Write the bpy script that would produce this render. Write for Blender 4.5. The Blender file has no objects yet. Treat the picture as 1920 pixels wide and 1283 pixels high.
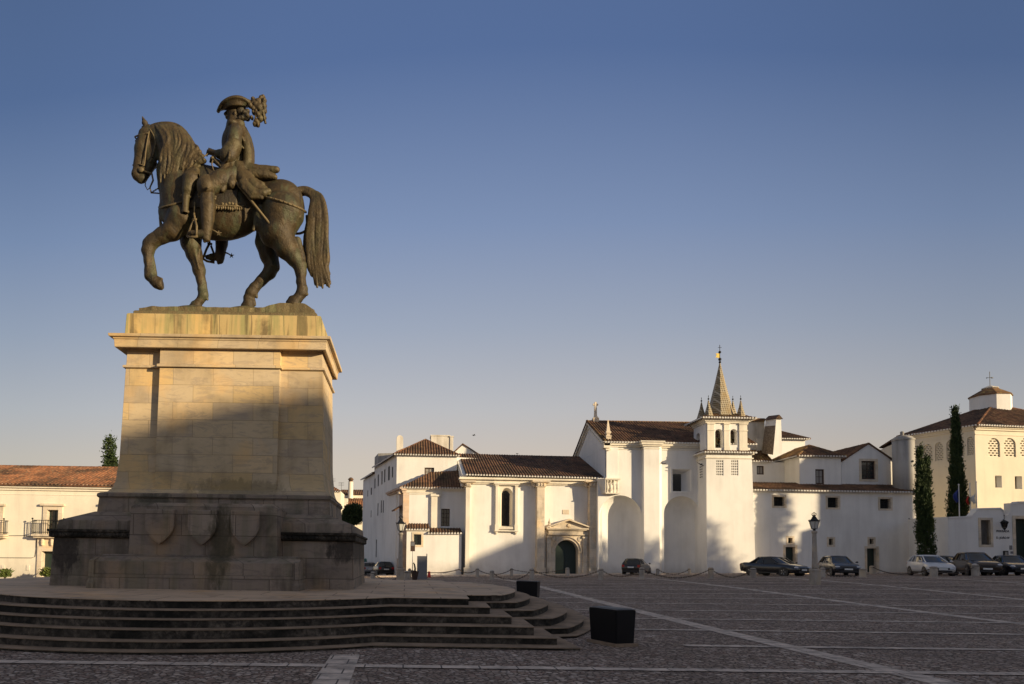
import bpy, bmesh, math, random
import numpy as np
from mathutils import Vector, Matrix, noise as mnoise
from mathutils.geometry import tessellate_polygon
random.seed(7)
SC = bpy.context.scene
COL = SC.collection
R = math.radians
# ------------------------------------------------------------------ camera
F_PX, XP, YP = 1280.0, 760.0, 978.0
CAM = Vector((0, 0, 1.6))
PITCH, ROLL = math.atan(0.05), 0.015
CROT = Matrix.Rotation(math.pi/2 + PITCH, 3, 'X') @ Matrix.Rotation(ROLL, 3, 'Z')
cd = bpy.data.cameras.new('camera'); co = bpy.data.objects.new('camera', cd); COL.objects.link(co)
cd.sensor_width = 36; cd.sensor_fit = 'HORIZONTAL'; cd.lens = 24.0
cd.shift_x = (960 - XP)/1920; cd.shift_y = (YP - 641.5)/1920
cd.clip_start = 0.1; cd.clip_end = 6000
co.matrix_world = Matrix.Translation(CAM) @ CROT.to_4x4()
SC.camera = co
def ray(px, py):
    return (CROT @ Vector(((px-XP)/F_PX, -(py-YP)/F_PX, -1.0)))
def at_y(px, py, Y):
    """point of the photograph's pixel at distance Y in front of the camera"""
    d = ray(px, py); return CAM + d*(Y/d.y)
def at_z(px, py, z):
    d = ray(px, py); return CAM + d*((z-CAM.z)/d.z)
def zat(px, py, Y): return at_y(px, py, Y).z
def xat(px, py, Y): return at_y(px, py, Y).x
def sstep(a, b, x):
    t = min(1, max(0, (x-a)/(b-a))); return t*t*(3-2*t)
def ground_z(x, y):
    xc = 15 + 45*math.tanh((x-15)/45)
    w = sstep(14, 46, y)
    sp = 4*math.log1p(math.exp(min(30, (y-42)/4)))
    return w*0.024*xc - 0.0165*min(sp, 60)
def on_ground(px, py):
    d = ray(px, py); t = 1.0
    lo, hi = 2.0, 300.0
    def f(Y):
        p = CAM + d*(Y/d.y); return p.z - ground_z(p.x, p.y)
    Y = lo
    while Y < hi and f(Y) > 0: Y += 0.5
    a, b = Y-0.5, Y
    for _ in range(30):
        m = (a+b)/2
        if f(m) > 0: a = m
        else: b = m
    return CAM + d*(a/d.y)
# ------------------------------------------------------------------ objects
def tag(o, label=None, cat=None, group=None, kind=None):
    if label: o['label'] = label
    if cat: o['category'] = cat
    if group: o['group'] = group
    if kind: o['kind'] = kind
    return o
def thing(name, label, cat, loc=(0,0,0), rz=0, group=None):
    o = bpy.data.objects.new(name, None); COL.objects.link(o)
    o.location = loc; o.rotation_euler = (0, 0, rz); o.empty_display_size = .3
    return tag(o, label, cat, group)
def base_matrix(o):
    return Matrix.Translation(o.location) @ o.rotation_euler.to_matrix().to_4x4()
def adopt(o, parent, world=True):
    """parent o; with world=True the mesh data is in world coordinates"""
    o.parent = parent
    if world:
        m = Matrix.Identity(4); p = parent
        while p is not None:
            m = (base_matrix(p) if p.type == 'EMPTY' else Matrix.Identity(4)) @ m; p = p.parent
        if parent.type == 'EMPTY': o.matrix_parent_inverse = m.inverted()
    return o
class MB:
    def __init__(s): s.v = []; s.f = []
    def add(s, vs, fs):
        n = len(s.v); s.v += [tuple(v) for v in vs]; s.f += [tuple(i+n for i in f) for f in fs]
    def quad(s, a, b, c, d): s.add([a, b, c, d], [(0, 1, 2, 3)])
    def box(s, x0, x1, y0, y1, z0, z1):
        s.add([(x0,y0,z0),(x1,y0,z0),(x1,y1,z0),(x0,y1,z0),(x0,y0,z1),(x1,y0,z1),(x1,y1,z1),(x0,y1,z1)],
              [(0,3,2,1),(4,5,6,7),(0,1,5,4),(1,2,6,5),(2,3,7,6),(3,0,4,7)])
    def hexa(s, b, t):
        """bottom 4 and top 4 points"""
        s.add(list(b)+list(t), [(0,3,2,1),(4,5,6,7),(0,1,5,4),(1,2,6,5),(2,3,7,6),(3,0,4,7)])
    def prism(s, poly, vec):
        n = len(poly); vec = Vector(vec)
        a = [Vector(p) for p in poly]; b = [p+vec for p in a]
        fs = [(i, (i+1) % n, n+(i+1) % n, n+i) for i in range(n)]
        s.add(a+b, fs + [tuple(range(n-1, -1, -1)), tuple(range(n, 2*n))])
    def stack(s, cx, cy, levels):
        """rectangular levels (hx, y_front, y_back, z) lofted"""
        rings = [[(cx-hx,yf,z),(cx+hx,yf,z),(cx+hx,yb,z),(cx-hx,yb,z)] for hx, yf, yb, z in levels]
        vs = [v for r in rings for v in r]; fs = [(3,2,1,0)]
        for k in range(len(rings)-1):
            for i in range(4):
                j = (i+1) % 4; fs.append((4*k+i, 4*k+j, 4*k+4+j, 4*k+4+i))
        m = 4*(len(rings)-1); fs.append((m, m+1, m+2, m+3)); s.add(vs, fs)
    def lathe(s, c, prof, n=16, ax='Z', cap=True, ph=0.0):
        """prof: (r, h) along axis"""
        c = Vector(c); vs = []; fs = []
        for r, h in prof:
            for i in range(n):
                a = 2*math.pi*i/n + ph
                if ax == 'Z': v = Vector((r*math.cos(a), r*math.sin(a), h))
                elif ax == 'Y': v = Vector((r*math.cos(a), h, r*math.sin(a)))
                else: v = Vector((h, r*math.cos(a), r*math.sin(a)))
                vs.append(c+v)
        for k in range(len(prof)-1):
            for i in range(n):
                j = (i+1) % n; fs.append((k*n+i, k*n+j, (k+1)*n+j, (k+1)*n+i))
        if cap:
            fs.append(tuple(range(n-1, -1, -1))); fs.append(tuple(range((len(prof)-1)*n, len(prof)*n)))
        s.add(vs, fs)
    def tube(s, pts, r, n=6):
        pts = [Vector(p) for p in pts]; vs = []; fs = []
        rs = r if isinstance(r, (list, tuple)) else [r]*len(pts)
        for k, p in enumerate(pts):
            t = (pts[min(k+1, len(pts)-1)] - pts[max(k-1, 0)])
            t = t.normalized() if t.length > 1e-9 else Vector((0,0,1))
            a = t.cross(Vector((0,0,1)) if abs(t.z) < .9 else Vector((1,0,0))).normalized(); b = t.cross(a)
            for i in range(n):
                th = 2*math.pi*i/n; vs.append(p + (a*math.cos(th) + b*math.sin(th))*rs[k])
        for k in range(len(pts)-1):
            for i in range(n):
                j = (i+1) % n; fs.append((k*n+i, k*n+j, (k+1)*n+j, (k+1)*n+i))
        fs.append(tuple(range(n-1, -1, -1))); fs.append(tuple(range((len(pts)-1)*n, len(pts)*n)))
        s.add(vs, fs)
    def sphere(s, c, r, n=10, m=6, sq=(1,1,1)):
        c = Vector(c)
        prof = []
        vs = []; fs = []
        for k in range(m+1):
            th = math.pi*k/m
            for i in range(n):
                a = 2*math.pi*i/n
                vs.append(c+Vector((r*sq[0]*math.sin(th)*math.cos(a), r*sq[1]*math.sin(th)*math.sin(a), r*sq[2]*math.cos(th))))
        for k in range(m):
            for i in range(n):
                j = (i+1) % n; fs.append((k*n+i, (k+1)*n+i, (k+1)*n+j, k*n+j))
        s.add(vs, fs)
    def build(s, name, mat, parent=None, world=True, smooth=False, bevel=0, fix=True):
        me = bpy.data.meshes.new(name); me.from_pydata(s.v, [], s.f); me.validate()
        if fix or bevel:
            bm = bmesh.new(); bm.from_mesh(me)
            bmesh.ops.remove_doubles(bm, verts=bm.verts, dist=1e-5)
            if bevel:
                try: bmesh.ops.bevel(bm, geom=[e for e in bm.edges if len(e.link_faces) == 2 and e.calc_face_angle(0) > .5], offset=bevel, segments=2, affect='EDGES', clamp_overlap=True)
                except Exception: pass
            bmesh.ops.recalc_face_normals(bm, faces=bm.faces)
            bm.to_mesh(me); bm.free()
        if smooth: me.shade_smooth()
        me.materials.append(mat)
        o = bpy.data.objects.new(name, me); COL.objects.link(o)
        if parent is not None: adopt(o, parent, world)
        return o
# ------------------------------------------------------------------ facade frame
class Fac:
    def __init__(s, A, B):
        s.A = Vector((A[0], A[1], 0)); d = Vector((B[0]-A[0], B[1]-A[1], 0)); s.L = d.length
        s.u = d.normalized(); s.n = Vector((s.u.y, -s.u.x, 0))
    def P(s, a, z, o=0.0): 
        p = s.A + s.u*a + s.n*o; return Vector((p.x, p.y, z))
    def px(s, px, py, o=0.0):
        d = ray(px, py); q = s.A + s.n*o
        t = (q - CAM).dot(s.n)/d.dot(s.n); p = CAM + d*t
        return ((p - s.A).dot(s.u), p.z)
    def rect(s, x0, y0, x1, y1, o=0.0):
        cx, cy = (x0+x1)/2, (y0+y1)/2
        a0 = s.px(x0, cy, o)[0]; a1 = s.px(x1, cy, o)[0]; z1 = s.px(cx, y0, o)[1]; z0 = s.px(cx, y1, o)[1]
        return a0, a1, z0, z1
    def poly(s, pts, o=0.0): return [s.px(a, b, o) for a, b in pts]
    def boxm(s, mb, a0, a1, z0, z1, o0, o1):
        mb.hexa([s.P(a0,z0,o1), s.P(a1,z0,o1), s.P(a1,z0,o0), s.P(a0,z0,o0)],
                [s.P(a0,z1,o1), s.P(a1,z1,o1), s.P(a1,z1,o0), s.P(a0,z1,o0)])
def frontal(d, pxl, pxr, py=950, rot=0.0):
    a = at_y(pxl, py, d); b = at_y(pxr, py, d)
    return Fac((a.x, a.y), (b.x, b.y + rot*(b.x-a.x)))
def rect_pts(a0, a1, z0, z1): return [(a0,z0),(a1,z0),(a1,z1),(a0,z1)]
def arch_pts(a0, a1, z0, z1, n=14):
    r = (a1-a0)/2; c = (a0+a1)/2; zs = z1-r
    return [(a0,z0),(a1,z0)] + [(c+r*math.cos(math.pi*k/n), zs+r*math.sin(math.pi*k/n)) for k in range(n+1)]
def panel(mb, fac, outer, holes=(), o=0.0):
    loops = [[Vector((a, z, 0)) for a, z in outer]] + [[Vector((a, z, 0)) for a, z in h] for h in holes]
    flat = [p for l in loops for p in l]
    mb.add([fac.P(p.x, p.y, o) for p in flat], tessellate_polygon(loops))
def reveal(mb, fac, pts, o0, o1, pts1=None):
    pts1 = pts1 or pts; n = len(pts)
    for i in range(n):
        j = (i+1) % n
        mb.quad(fac.P(*pts[i], o0), fac.P(*pts[j], o0), fac.P(*pts1[j], o1), fac.P(*pts1[i], o1))
def shell(mb, fac, outer, holes, depth, back=None):
    """front wall with openings, side faces and a rear face"""
    panel(mb, fac, outer, holes)
    bv = Vector(back) if back is not None else -fac.n*depth
    n = len(outer)
    P = [fac.P(a, z) for a, z in outer]
    for i in range(n):
        j = (i+1) % n; mb.quad(P[i], P[j], P[j]+bv, P[i]+bv)
    m = MB(); panel(m, fac, outer)
    mb.add([Vector(v)+bv for v in m.v], m.f)
# ------------------------------------------------------------------ materials
class Nd:
    def __init__(s, name):
        s.m = bpy.data.materials.new(name); s.m.use_nodes = True
        s.t = s.m.node_tree; s.b = s.t.nodes['Principled BSDF']
    def n(s, typ, _props=None, **inp):
        x = s.t.nodes.new(typ)
        for k, v in (_props or {}).items(): setattr(x, k, v)
        for k, v in inp.items():
            s.set(x, k, v)
        return x
    def set(s, x, k, v):
        key = int(k[1:]) if (k[0] == 'i' and k[1:].isdigit()) else k.replace('_', ' ')
        if isinstance(v, bpy.types.NodeSocket): s.t.links.new(v, x.inputs[key])
        else: x.inputs[key].default_value = v
    def pos(s, scale=(1,1,1), obj=False):
        src = s.n('ShaderNodeTexCoord').outputs['Object'] if obj else s.n('ShaderNodeNewGeometry').outputs['Position']
        mp = s.n('ShaderNodeMapping', Vector=src, Scale=scale); return mp.outputs[0]
    def noise(s, vec, scale, detail=4, rough=.55, dist=0.0):
        return s.n('ShaderNodeTexNoise', Vector=vec, Scale=scale, Detail=detail, Roughness=rough, Distortion=dist).outputs['Fac']
    def ramp(s, fac, stops):
        r = s.n('ShaderNodeValToRGB', Fac=fac); e = r.color_ramp.elements
        while len(e) < len(stops): e.new(.5)
        for k, (p, c) in enumerate(stops):
            e[k].position = p; e[k].color = (c, c, c, 1) if isinstance(c, (int, float)) else (*c, 1)
        return r.outputs['Color']
    def mix(s, a, b, fac, mode='MIX'):
        x = s.n('ShaderNodeMix', {'data_type': 'RGBA', 'blend_type': mode})
        for idx, v in ((0, fac), (6, a), (7, b)):
            if isinstance(v, bpy.types.NodeSocket): s.t.links.new(v, x.inputs[idx])
            else: x.inputs[idx].default_value = v if idx == 0 else (*v, 1)
        return x.outputs[2]
    def math(s, op, a, b=0.0):
        x = s.n('ShaderNodeMath', {'operation': op}, i0=a, i1=b); return x.outputs[0]
    def bump(s, h, strength=.3, dist=.02):
        s.set(s.b, 'Normal', s.n('ShaderNodeBump', Height=h, Strength=strength, Distance=dist).outputs[0])
    def out(s, col, rough=.8, metal=0.0, spec=.5):
        s.set(s.b, 'Base_Color', col if isinstance(col, bpy.types.NodeSocket) else (*col, 1))
        s.set(s.b, 'Roughness', rough); s.set(s.b, 'Metallic', metal); s.set(s.b, 'Specular_IOR_Level', spec)
        return s.m
def plain(name, col, rough=.6, metal=0.0, spec=.5, var=.12):
    k = Nd(name); v = k.pos(obj=True)
    c = k.mix(tuple(x*(1-var) for x in col), tuple(min(1, x*(1+var)) for x in col), k.noise(v, 6, 3))
    return k.out(c, rough, metal, spec)
def plaster(name, col, dirt=.35, grime=(.33, .30, .26)):
    k = Nd(name); v = k.pos()
    big = k.noise(k.pos((.35,.35,.25)), 1.0, 5, .6)
    streak = k.noise(k.pos((1.6,1.6,.12)), 1.0, 4, .6)
    fine = k.noise(v, 9, 4)
    f = k.ramp(k.math('MULTIPLY', big, streak), [(.20, 0.0), (.42, 1.0)])
    c = k.mix(col, tuple(x*.90 for x in col), k.ramp(big, [(.38, 0.0), (.72, 1.0)]))
    c = k.mix(c, grime, k.math('MULTIPLY', f, dirt))
    c = k.mix(c, tuple(x*.9 for x in col), k.math('MULTIPLY', fine, .25))
    zz = k.n('ShaderNodeSeparateXYZ', Vector=k.n('ShaderNodeNewGeometry').outputs['Position']).outputs[2]
    damp = k.n('ShaderNodeMapRange', Value=zz, i1=2.2, i2=-.6, i3=0.0, i4=1.0).outputs[0]
    dm = k.ramp(k.math('MULTIPLY', damp, k.math('ADD', k.noise(k.pos((1.1,1.1,.8)), 1.3, 6, .65), .15)), [(.22, 0.0), (.62, 1.0)])
    c = k.mix(c, (.36,.33,.29), k.math('MULTIPLY', dm, .55))
    drip = k.ramp(k.noise(k.pos((2.6,2.6,.09)), 1.0, 5, .65), [(.60, 0.0), (.74, 1.0)])
    c = k.mix(c, tuple(x*.74 for x in col), k.math('MULTIPLY', drip, .30+dirt*.5))
    k.bump(k.math('ADD', k.noise(v, 2.2, 5), k.math('MULTIPLY', fine, .25)), .22, .03)
    return k.out(c, .92, 0, .2)
def ashlar(name, c1, c2, mortar, w=.95, h=.47, ms=.008, dirt=((.05,.045,.035), .5), green=None, flat=False, tone=None, stains=()):
    k = Nd(name); p = k.n('ShaderNodeNewGeometry').outputs['Position']
    s = k.n('ShaderNodeSeparateXYZ', Vector=p)
    if flat: vec = p
    else: vec = k.n('ShaderNodeCombineXYZ', X=k.math('ADD', s.outputs[0], s.outputs[1]), Y=s.outputs[2], Z=0.0).outputs[0]
    br = k.n('ShaderNodeTexBrick', Vector=vec, Color1=(*c1, 1), Color2=(*c2, 1), Mortar=(*mortar, 1), Scale=1.0,
             Mortar_Size=ms, Mortar_Smooth=.3, Bias=0.0, Brick_Width=w, Row_Height=h)
    n1 = k.noise(k.pos((1,1,.9)), 1.1, 6, .62, .6)
    bc = br.outputs['Color']
    if tone:   # every block cut from its own stone
        sv = k.n('ShaderNodeSeparateXYZ', Vector=vec)
        row = k.math('FLOOR', k.math('DIVIDE', sv.outputs[1], h))
        off = k.math('MULTIPLY', k.math('SUBTRACT', 1.0, k.math('MODULO', row, 2.0)), .5*w)
        col = k.math('FLOOR', k.math('DIVIDE', k.math('ADD', sv.outputs[0], off), w))
        wn = k.n('ShaderNodeTexWhiteNoise', Vector=k.n('ShaderNodeCombineXYZ', X=col, Y=row, Z=3.0).outputs[0]).outputs['Value']
        bc = k.mix(k.ramp(wn, tone), bc, br.outputs['Fac'])
        vein = k.noise(k.pos((.7,.7,2.6)), 1.6, 6, .7, 2.2)
        bc = k.mix(bc, (c2[0]*.62, c2[1]*.62, c2[2]*.70), k.ramp(vein, [(.50, 0.0), (.62, .55), (.70, .1)]))
    n2 = k.noise(k.pos((2.4,2.4,.28)), 1.0, 5, .6)
    n3 = k.noise(p, 14, 4)
    c = k.mix(bc, tuple(x*.62 for x in c1), k.ramp(n1, [(.42, 0.0), (.75, .55 if tone else .9)]))
    c = k.mix(c, (min(1,c1[0]*1.25), c1[1]*1.02, c1[2]*.66), k.ramp(k.noise(k.pos((.8,.8,.6)), 1.3, 3), [(.52, 0.0), (.7, .55)]))
    if dirt: c = k.mix(c, dirt[0], k.math('MULTIPLY', k.ramp(k.math('MULTIPLY', n1, n2), [(.26, 0.0), (.40, 1.0)]), dirt[1]))
    if green:
        c = k.mix(c, green[0], k.math('MULTIPLY', k.ramp(k.noise(k.pos((3.2,3.2,.22)), 1.2, 4), [(.47, 0.0), (.62, 1.0)]), green[1]))
        c = k.mix(c, (.035,.03,.018), k.math('MULTIPLY', k.ramp(k.noise(k.pos((5.5,5.5,.10)), 1.0, 3, .5), [(.58, 0.0), (.66, 1.0)]), green[1]))
    for cx, cz, rx, rz, sc_, amt in stains:
        dx = k.math('DIVIDE', k.math('SUBTRACT', s.outputs[0], cx), rx); dz = k.math('DIVIDE', k.math('SUBTRACT', s.outputs[2], cz), rz)
        d2 = k.math('ADD', k.math('ADD', k.math('MULTIPLY', dx, dx), k.math('MULTIPLY', dz, dz)), k.math('MULTIPLY', k.math('SUBTRACT', k.noise(k.pos((3,3,1.2)), 2.2, 6, .7), .5), 3.2))
        c = k.mix(c, sc_, k.math('MULTIPLY', k.ramp(d2, [(.35, 1.0), (1.0, 0.0)]), amt))
    c = k.mix(c, tuple(x*.75 for x in c1), k.math('MULTIPLY', n3, .35))
    k.bump(k.math('ADD', k.math('MULTIPLY', br.outputs['Fac'], -1.2), k.math('ADD', k.math('MULTIPLY', n3, .35), k.math('MULTIPLY', n1, .6))), .5, .015)
    return k.out(c, .85, 0, .3)
def tiles(name, c1, c2, lichen, la=.4):
    k = Nd(name); p = k.n('ShaderNodeNewGeometry').outputs['Position']
    cell = k.n('ShaderNodeTexVoronoi', Vector=p, Scale=4.2).outputs['Color']
    sep = k.n('ShaderNodeSeparateColor', Color=cell).outputs[0]
    big = k.noise(p, .55, 5, .65)
    c = k.mix(c1, c2, sep)
    c = k.mix(c, (.035,.028,.022), k.ramp(big, [(.36, .85), (.58, 0.0)]))
    c = k.mix(c, lichen, k.math('MULTIPLY', k.ramp(k.noise(p, 2.6, 5, .7), [(.52, 0.0), (.66, 1.0)]), la))
    k.bump(k.noise(p, 18, 4), .4, .01)
    return k.out(c, .9, 0, .2)
WHITE = plaster('white_plaster', (.81,.79,.745), .24)
WHITE_OLD = plaster('weathered_plaster', (.70,.65,.56), .8, (.25,.21,.16))
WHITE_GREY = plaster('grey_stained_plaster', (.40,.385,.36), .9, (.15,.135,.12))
CREAM = plaster('cream_plaster', (.80,.735,.60), .3)
TRIM = plaster('limewash_trim', (.80,.74,.62), .45)
STONE = ashlar('limestone_trim', (.74,.64,.50), (.64,.54,.41), (.40,.33,.25), .7, .42, .006, ((.14,.11,.08), .4))
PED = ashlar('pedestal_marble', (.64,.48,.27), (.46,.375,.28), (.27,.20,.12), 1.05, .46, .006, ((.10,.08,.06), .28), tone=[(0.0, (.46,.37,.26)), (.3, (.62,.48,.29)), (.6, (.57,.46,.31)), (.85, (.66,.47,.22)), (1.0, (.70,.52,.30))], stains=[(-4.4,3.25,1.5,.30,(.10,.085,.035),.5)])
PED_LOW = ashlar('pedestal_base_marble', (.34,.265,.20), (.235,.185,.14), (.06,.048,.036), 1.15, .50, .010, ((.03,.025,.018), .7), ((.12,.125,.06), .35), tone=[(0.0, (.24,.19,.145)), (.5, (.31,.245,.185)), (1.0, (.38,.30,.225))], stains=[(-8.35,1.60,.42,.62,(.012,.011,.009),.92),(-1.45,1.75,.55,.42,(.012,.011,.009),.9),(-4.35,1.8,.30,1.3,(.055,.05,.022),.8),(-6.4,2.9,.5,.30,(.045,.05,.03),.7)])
PED_TOP = ashlar('attic_marble', (.64,.47,.21), (.46,.34,.15), (.12,.09,.06), .85, .8, .010, ((.05,.04,.025), .8), ((.22,.25,.10), .7))
PAVE = ashlar('platform_paving', (.62,.45,.30), (.52,.385,.26), (.14,.10,.07), 1.5, 1.1, .016, ((.12,.1,.08), .5), None, True)
def lichen_stone():
    k = Nd('lichen_riser_stone'); p = k.n('ShaderNodeNewGeometry').outputs['Position']
    n = k.noise(p, 6.5, 8, .72, .4); m = k.noise(p, 1.3, 5, .6)
    c = k.ramp(n, [(.32, (.014,.012,.009)), (.48, (.065,.054,.041)), (.62, (.16,.13,.098)), (.78, (.36,.30,.235))])
    c = k.mix(c, (.15,.12,.09), k.ramp(m, [(.52, 0.0), (.78, .5)]))
    c = k.mix(c, (.012,.012,.009), k.ramp(k.noise(p, 1.1, 5, .65), [(.40, .85), (.60, 0.0)]))
    k.bump(n, .6, .02); return k.out(c, .9, 0, .2)
RISER = lichen_stone()
def tread_stone():
    k = Nd('tread_stone'); p = k.n('ShaderNodeNewGeometry').outputs['Position']
    c = k.mix((.36,.26,.175), (.19,.14,.095), k.ramp(k.noise(p, 2.2, 6, .65), [(.35, 0.0), (.7, 1.0)]))
    c = k.mix(c, (.10,.09,.07), k.ramp(k.noise(p, 9, 5, .7), [(.55, 0.0), (.72, .6)]))
    k.bump(k.noise(p, 20, 4), .3, .01); return k.out(c, .92, 0, .1)
TREAD = tread_stone()
def cobbles():
    k = Nd('cobblestones'); p = k.n('ShaderNodeNewGeometry').outputs['Position']
    w = k.n('ShaderNodeMapping', Vector=p, Scale=(12.5, 15.0, 12.5)).outputs[0]
    wob = k.n('ShaderNodeMix', {'data_type': 'VECTOR'}, i0=.10)
    k.t.links.new(w, wob.inputs[4]); k.t.links.new(k.n('ShaderNodeTexNoise', Vector=w, Scale=.9).outputs['Color'], wob.inputs[5])
    vec = wob.outputs[1]
    vo = k.n('ShaderNodeTexVoronoi', Vector=vec, Scale=1.0, Randomness=.85)
    ed = k.n('ShaderNodeTexVoronoi', {'feature': 'DISTANCE_TO_EDGE'}, Vector=vec, Scale=1.0, Randomness=.85).outputs['Distance']
    sep = k.n('ShaderNodeSeparateColor', Color=vo.outputs['Color'])
    c = k.ramp(sep.outputs[0], [(.0, (.20,.15,.12)), (.30, (.40,.31,.245)), (.65, (.58,.455,.365)), (1.0, (.78,.64,.53))])
    c = k.mix(c, (.36,.225,.17), k.ramp(sep.outputs[1], [(.66, 0.0), (.9, .7)]))
    patch = k.noise(p, .35, 5, .6)
    c = k.mix(c, (.26,.20,.16), k.ramp(patch, [(.40, .0), (.68, .6)]))
    joint = k.ramp(k.math('ADD', ed, k.math('MULTIPLY', k.noise(p, 30, 3), .10)), [(.07, .85), (.20, 0.0)])
    c = k.mix(c, (.055,.042,.032), joint)
    hgt = k.math('ADD', k.ramp(ed, [(.0, 0.0), (.28, 1.0)]), k.math('MULTIPLY', sep.outputs[2], .5))
    k.bump(hgt, .9, .035); return k.out(c, .9, 0, .12)
COBBLE = cobbles()
def strip_stone():
    k = Nd('paving_strip_stone'); p = k.n('ShaderNodeNewGeometry').outputs['Position']
    br = k.n('ShaderNodeTexBrick', Vector=p, Color1=(.76,.62,.50,1), Color2=(.64,.52,.42,1), Mortar=(.12,.1,.09,1), Scale=1.0, Mortar_Size=.012, Brick_Width=.55, Row_Height=.42)
    c = k.mix(br.outputs[0], (.17,.15,.13), k.ramp(k.noise(p, 3, 6, .65), [(.40, 0.0), (.70, .8)]))
    k.bump(k.noise(p, 15, 4), .3, .01); return k.out(c, .9, 0, .12)
STRIP = strip_stone()
TILE = tiles('clay_roof_tiles', (.20,.105,.060), (.095,.052,.034), (.30,.22,.11), .35)
TILE_RED = tiles('orange_roof_tiles', (.36,.155,.072), (.19,.09,.05), (.34,.25,.15), .35)
TILE_GOLD = tiles('lichen_roof_tiles', (.26,.14,.06), (.16,.085,.045), (.38,.28,.09), .8)
def bronze(name, a, b, pat, pa):
    k = Nd(name); p = k.n('ShaderNodeNewGeometry').outputs['Position']
    n = k.noise(p, 3.2, 6, .62, .3); m = k.noise(k.pos((2.5,2.5,.6)), 1.6, 5, .6); fn = k.noise(p, 26, 4)
    c = k.mix(a, b, k.ramp(n, [(.34, 0.0), (.68, 1.0)]))
    c = k.mix(c, pat, k.math('MULTIPLY', k.ramp(m, [(.49, 0.0), (.60, 1.0)]), pa))
    c = k.mix(c, (.014,.011,.007), k.ramp(k.noise(k.pos((5,5,.55)), 1.3, 4, .6), [(.56, 0.0), (.68, .75)]))
    c = k.mix(c, (.012,.010,.007), k.ramp(k.noise(p, 1.7, 5, .7), [(.30, .7), (.50, 0.0)]))
    pt = k.n('ShaderNodeNewGeometry').outputs['Pointiness']
    c = k.mix(c, (.20,.15,.075), k.ramp(pt, [(.51, 0.0), (.60, .6)]))
    k.bump(k.math('ADD', k.math('ADD', fn, k.math('MULTIPLY', n, 1.8)), k.math('MULTIPLY', k.noise(p, 11, 5, .65), 1.6)), .55, .02)
    return k.out(c, k.ramp(n, [(.3, .42), (.7, .66)]), .25, 0, .5) if False else k.out(c, .60, .2, .45)
BRONZE = bronze('weathered_bronze', (.034,.0225,.0085), (.072,.048,.0185), (.078,.092,.046), .5)
BRONZE_D = bronze('dark_bronze', (.020,.014,.007), (.040,.028,.013), (.045,.05,.025), .3)
BRONZE_L = bronze('rubbed_bronze', (.050,.034,.014), (.085,.059,.024), (.085,.082,.034), .35)
BRONZE_B = bronze('mossy_bronze', (.11,.085,.035), (.17,.13,.055), (.16,.19,.08), .6)
GLASS = Nd('window_glass').out((.012,.013,.015), .08, 0, .6)
DARK = plain('dark_interior', (.012,.011,.010), .9)
CURTAIN = plain('window_curtain', (.30,.28,.25), .9)
GREEN_DOOR = plain('dark_green_door', (.012,.026,.020), .45)
BROWN_WOOD = plain('brown_window_wood', (.055,.028,.018), .6)
IRON = plain('black_iron', (.012,.012,.012), .5, .3)
RUST = plain('rusty_chain', (.06,.04,.028), .7, .4)
GREY_METAL = plain('grey_metal', (.20,.20,.21), .45, .4)
BLACK_PAINT = plain('black_painted_steel', (.007,.007,.008), .38, 0, .4)
LAMP_GLASS = Nd('frosted_lamp_glass').out((.55,.53,.48), .35)
GOLD = Nd('gilded_vane').out((.75,.52,.12), .35, .8)
RED_PAINT = plain('red_paint', (.45,.02,.015), .5)
BOLLARD = ashlar('bollard_stone', (.46,.40,.33), (.38,.33,.27), (.3,.26,.2), 3, 3, .002, ((.10,.085,.07), .5))
CLOTH_BLUE = plain('blue_flag_cloth', (.03,.05,.22), .9)
CLOTH_RED = plain('red_flag_cloth', (.42,.03,.02), .9)
CLOTH_GREEN = plain('green_flag_cloth', (.02,.16,.05), .9)
CLOTH_WHITE = plain('white_flag_cloth', (.62,.60,.56), .9)
def spire_mat():
    k = Nd('glazed_spire_tiles'); p = k.n('ShaderNodeNewGeometry').outputs['Position']
    s = k.n('ShaderNodeSeparateXYZ', Vector=p)
    vec = k.n('ShaderNodeCombineXYZ', X=k.math('ADD', s.outputs[0], k.math('MULTIPLY', s.outputs[1], .7)), Y=s.outputs[2], Z=0.0).outputs[0]
    br = k.n('ShaderNodeTexBrick', {'offset': 0.0}, Vector=vec, Color1=(.20,.15,.075,1), Color2=(.12,.09,.05,1), Mortar=(.50,.44,.32,1), Scale=1.0, Mortar_Size=.022, Brick_Width=.20, Row_Height=.20)
    c = k.mix(br.outputs[0], (.30,.20,.07), k.ramp(k.noise(p, 1.5, 4), [(.45, 0.0), (.7, .6)]))
    return k.out(c, .6, 0, .4)
SPIRE = spire_mat()
def rubble_mat():
    k = Nd('bare_brick_render'); p = k.n('ShaderNodeNewGeometry').outputs['Position']
    n = k.noise(p, 5, 6, .7)
    c = k.ramp(n, [(.3, (.10,.075,.055)), (.55, (.24,.19,.14)), (.8, (.42,.36,.29))])
    k.bump(n, .8, .04); return k.out(c, .95, 0, .1)
RUBBLE = rubble_mat()
def foliage(name, a, b, c3):
    k = Nd(name); p = k.n('ShaderNodeNewGeometry').outputs['Position']
    rnd = k.n('ShaderNodeNewGeometry').outputs['Random Per Island']
    c = k.mix(a, b, rnd); c = k.mix(c, c3, k.ramp(k.noise(p, 1.6, 3), [(.45, 0.0), (.7, .7)]))
    return k.out(c, .75, 0, .25)
FOL_CYP = foliage('cypress_foliage', (.020,.036,.012), (.038,.062,.018), (.055,.070,.022))
FOL_OLIVE = foliage('round_tree_foliage', (.028,.048,.018), (.05,.075,.026), (.065,.085,.03))
FOL_SHRUB = foliage('shrub_foliage', (.06,.09,.02), (.10,.13,.03), (.13,.14,.03))
BARK = plain('bark', (.07,.05,.035), .95)
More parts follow.
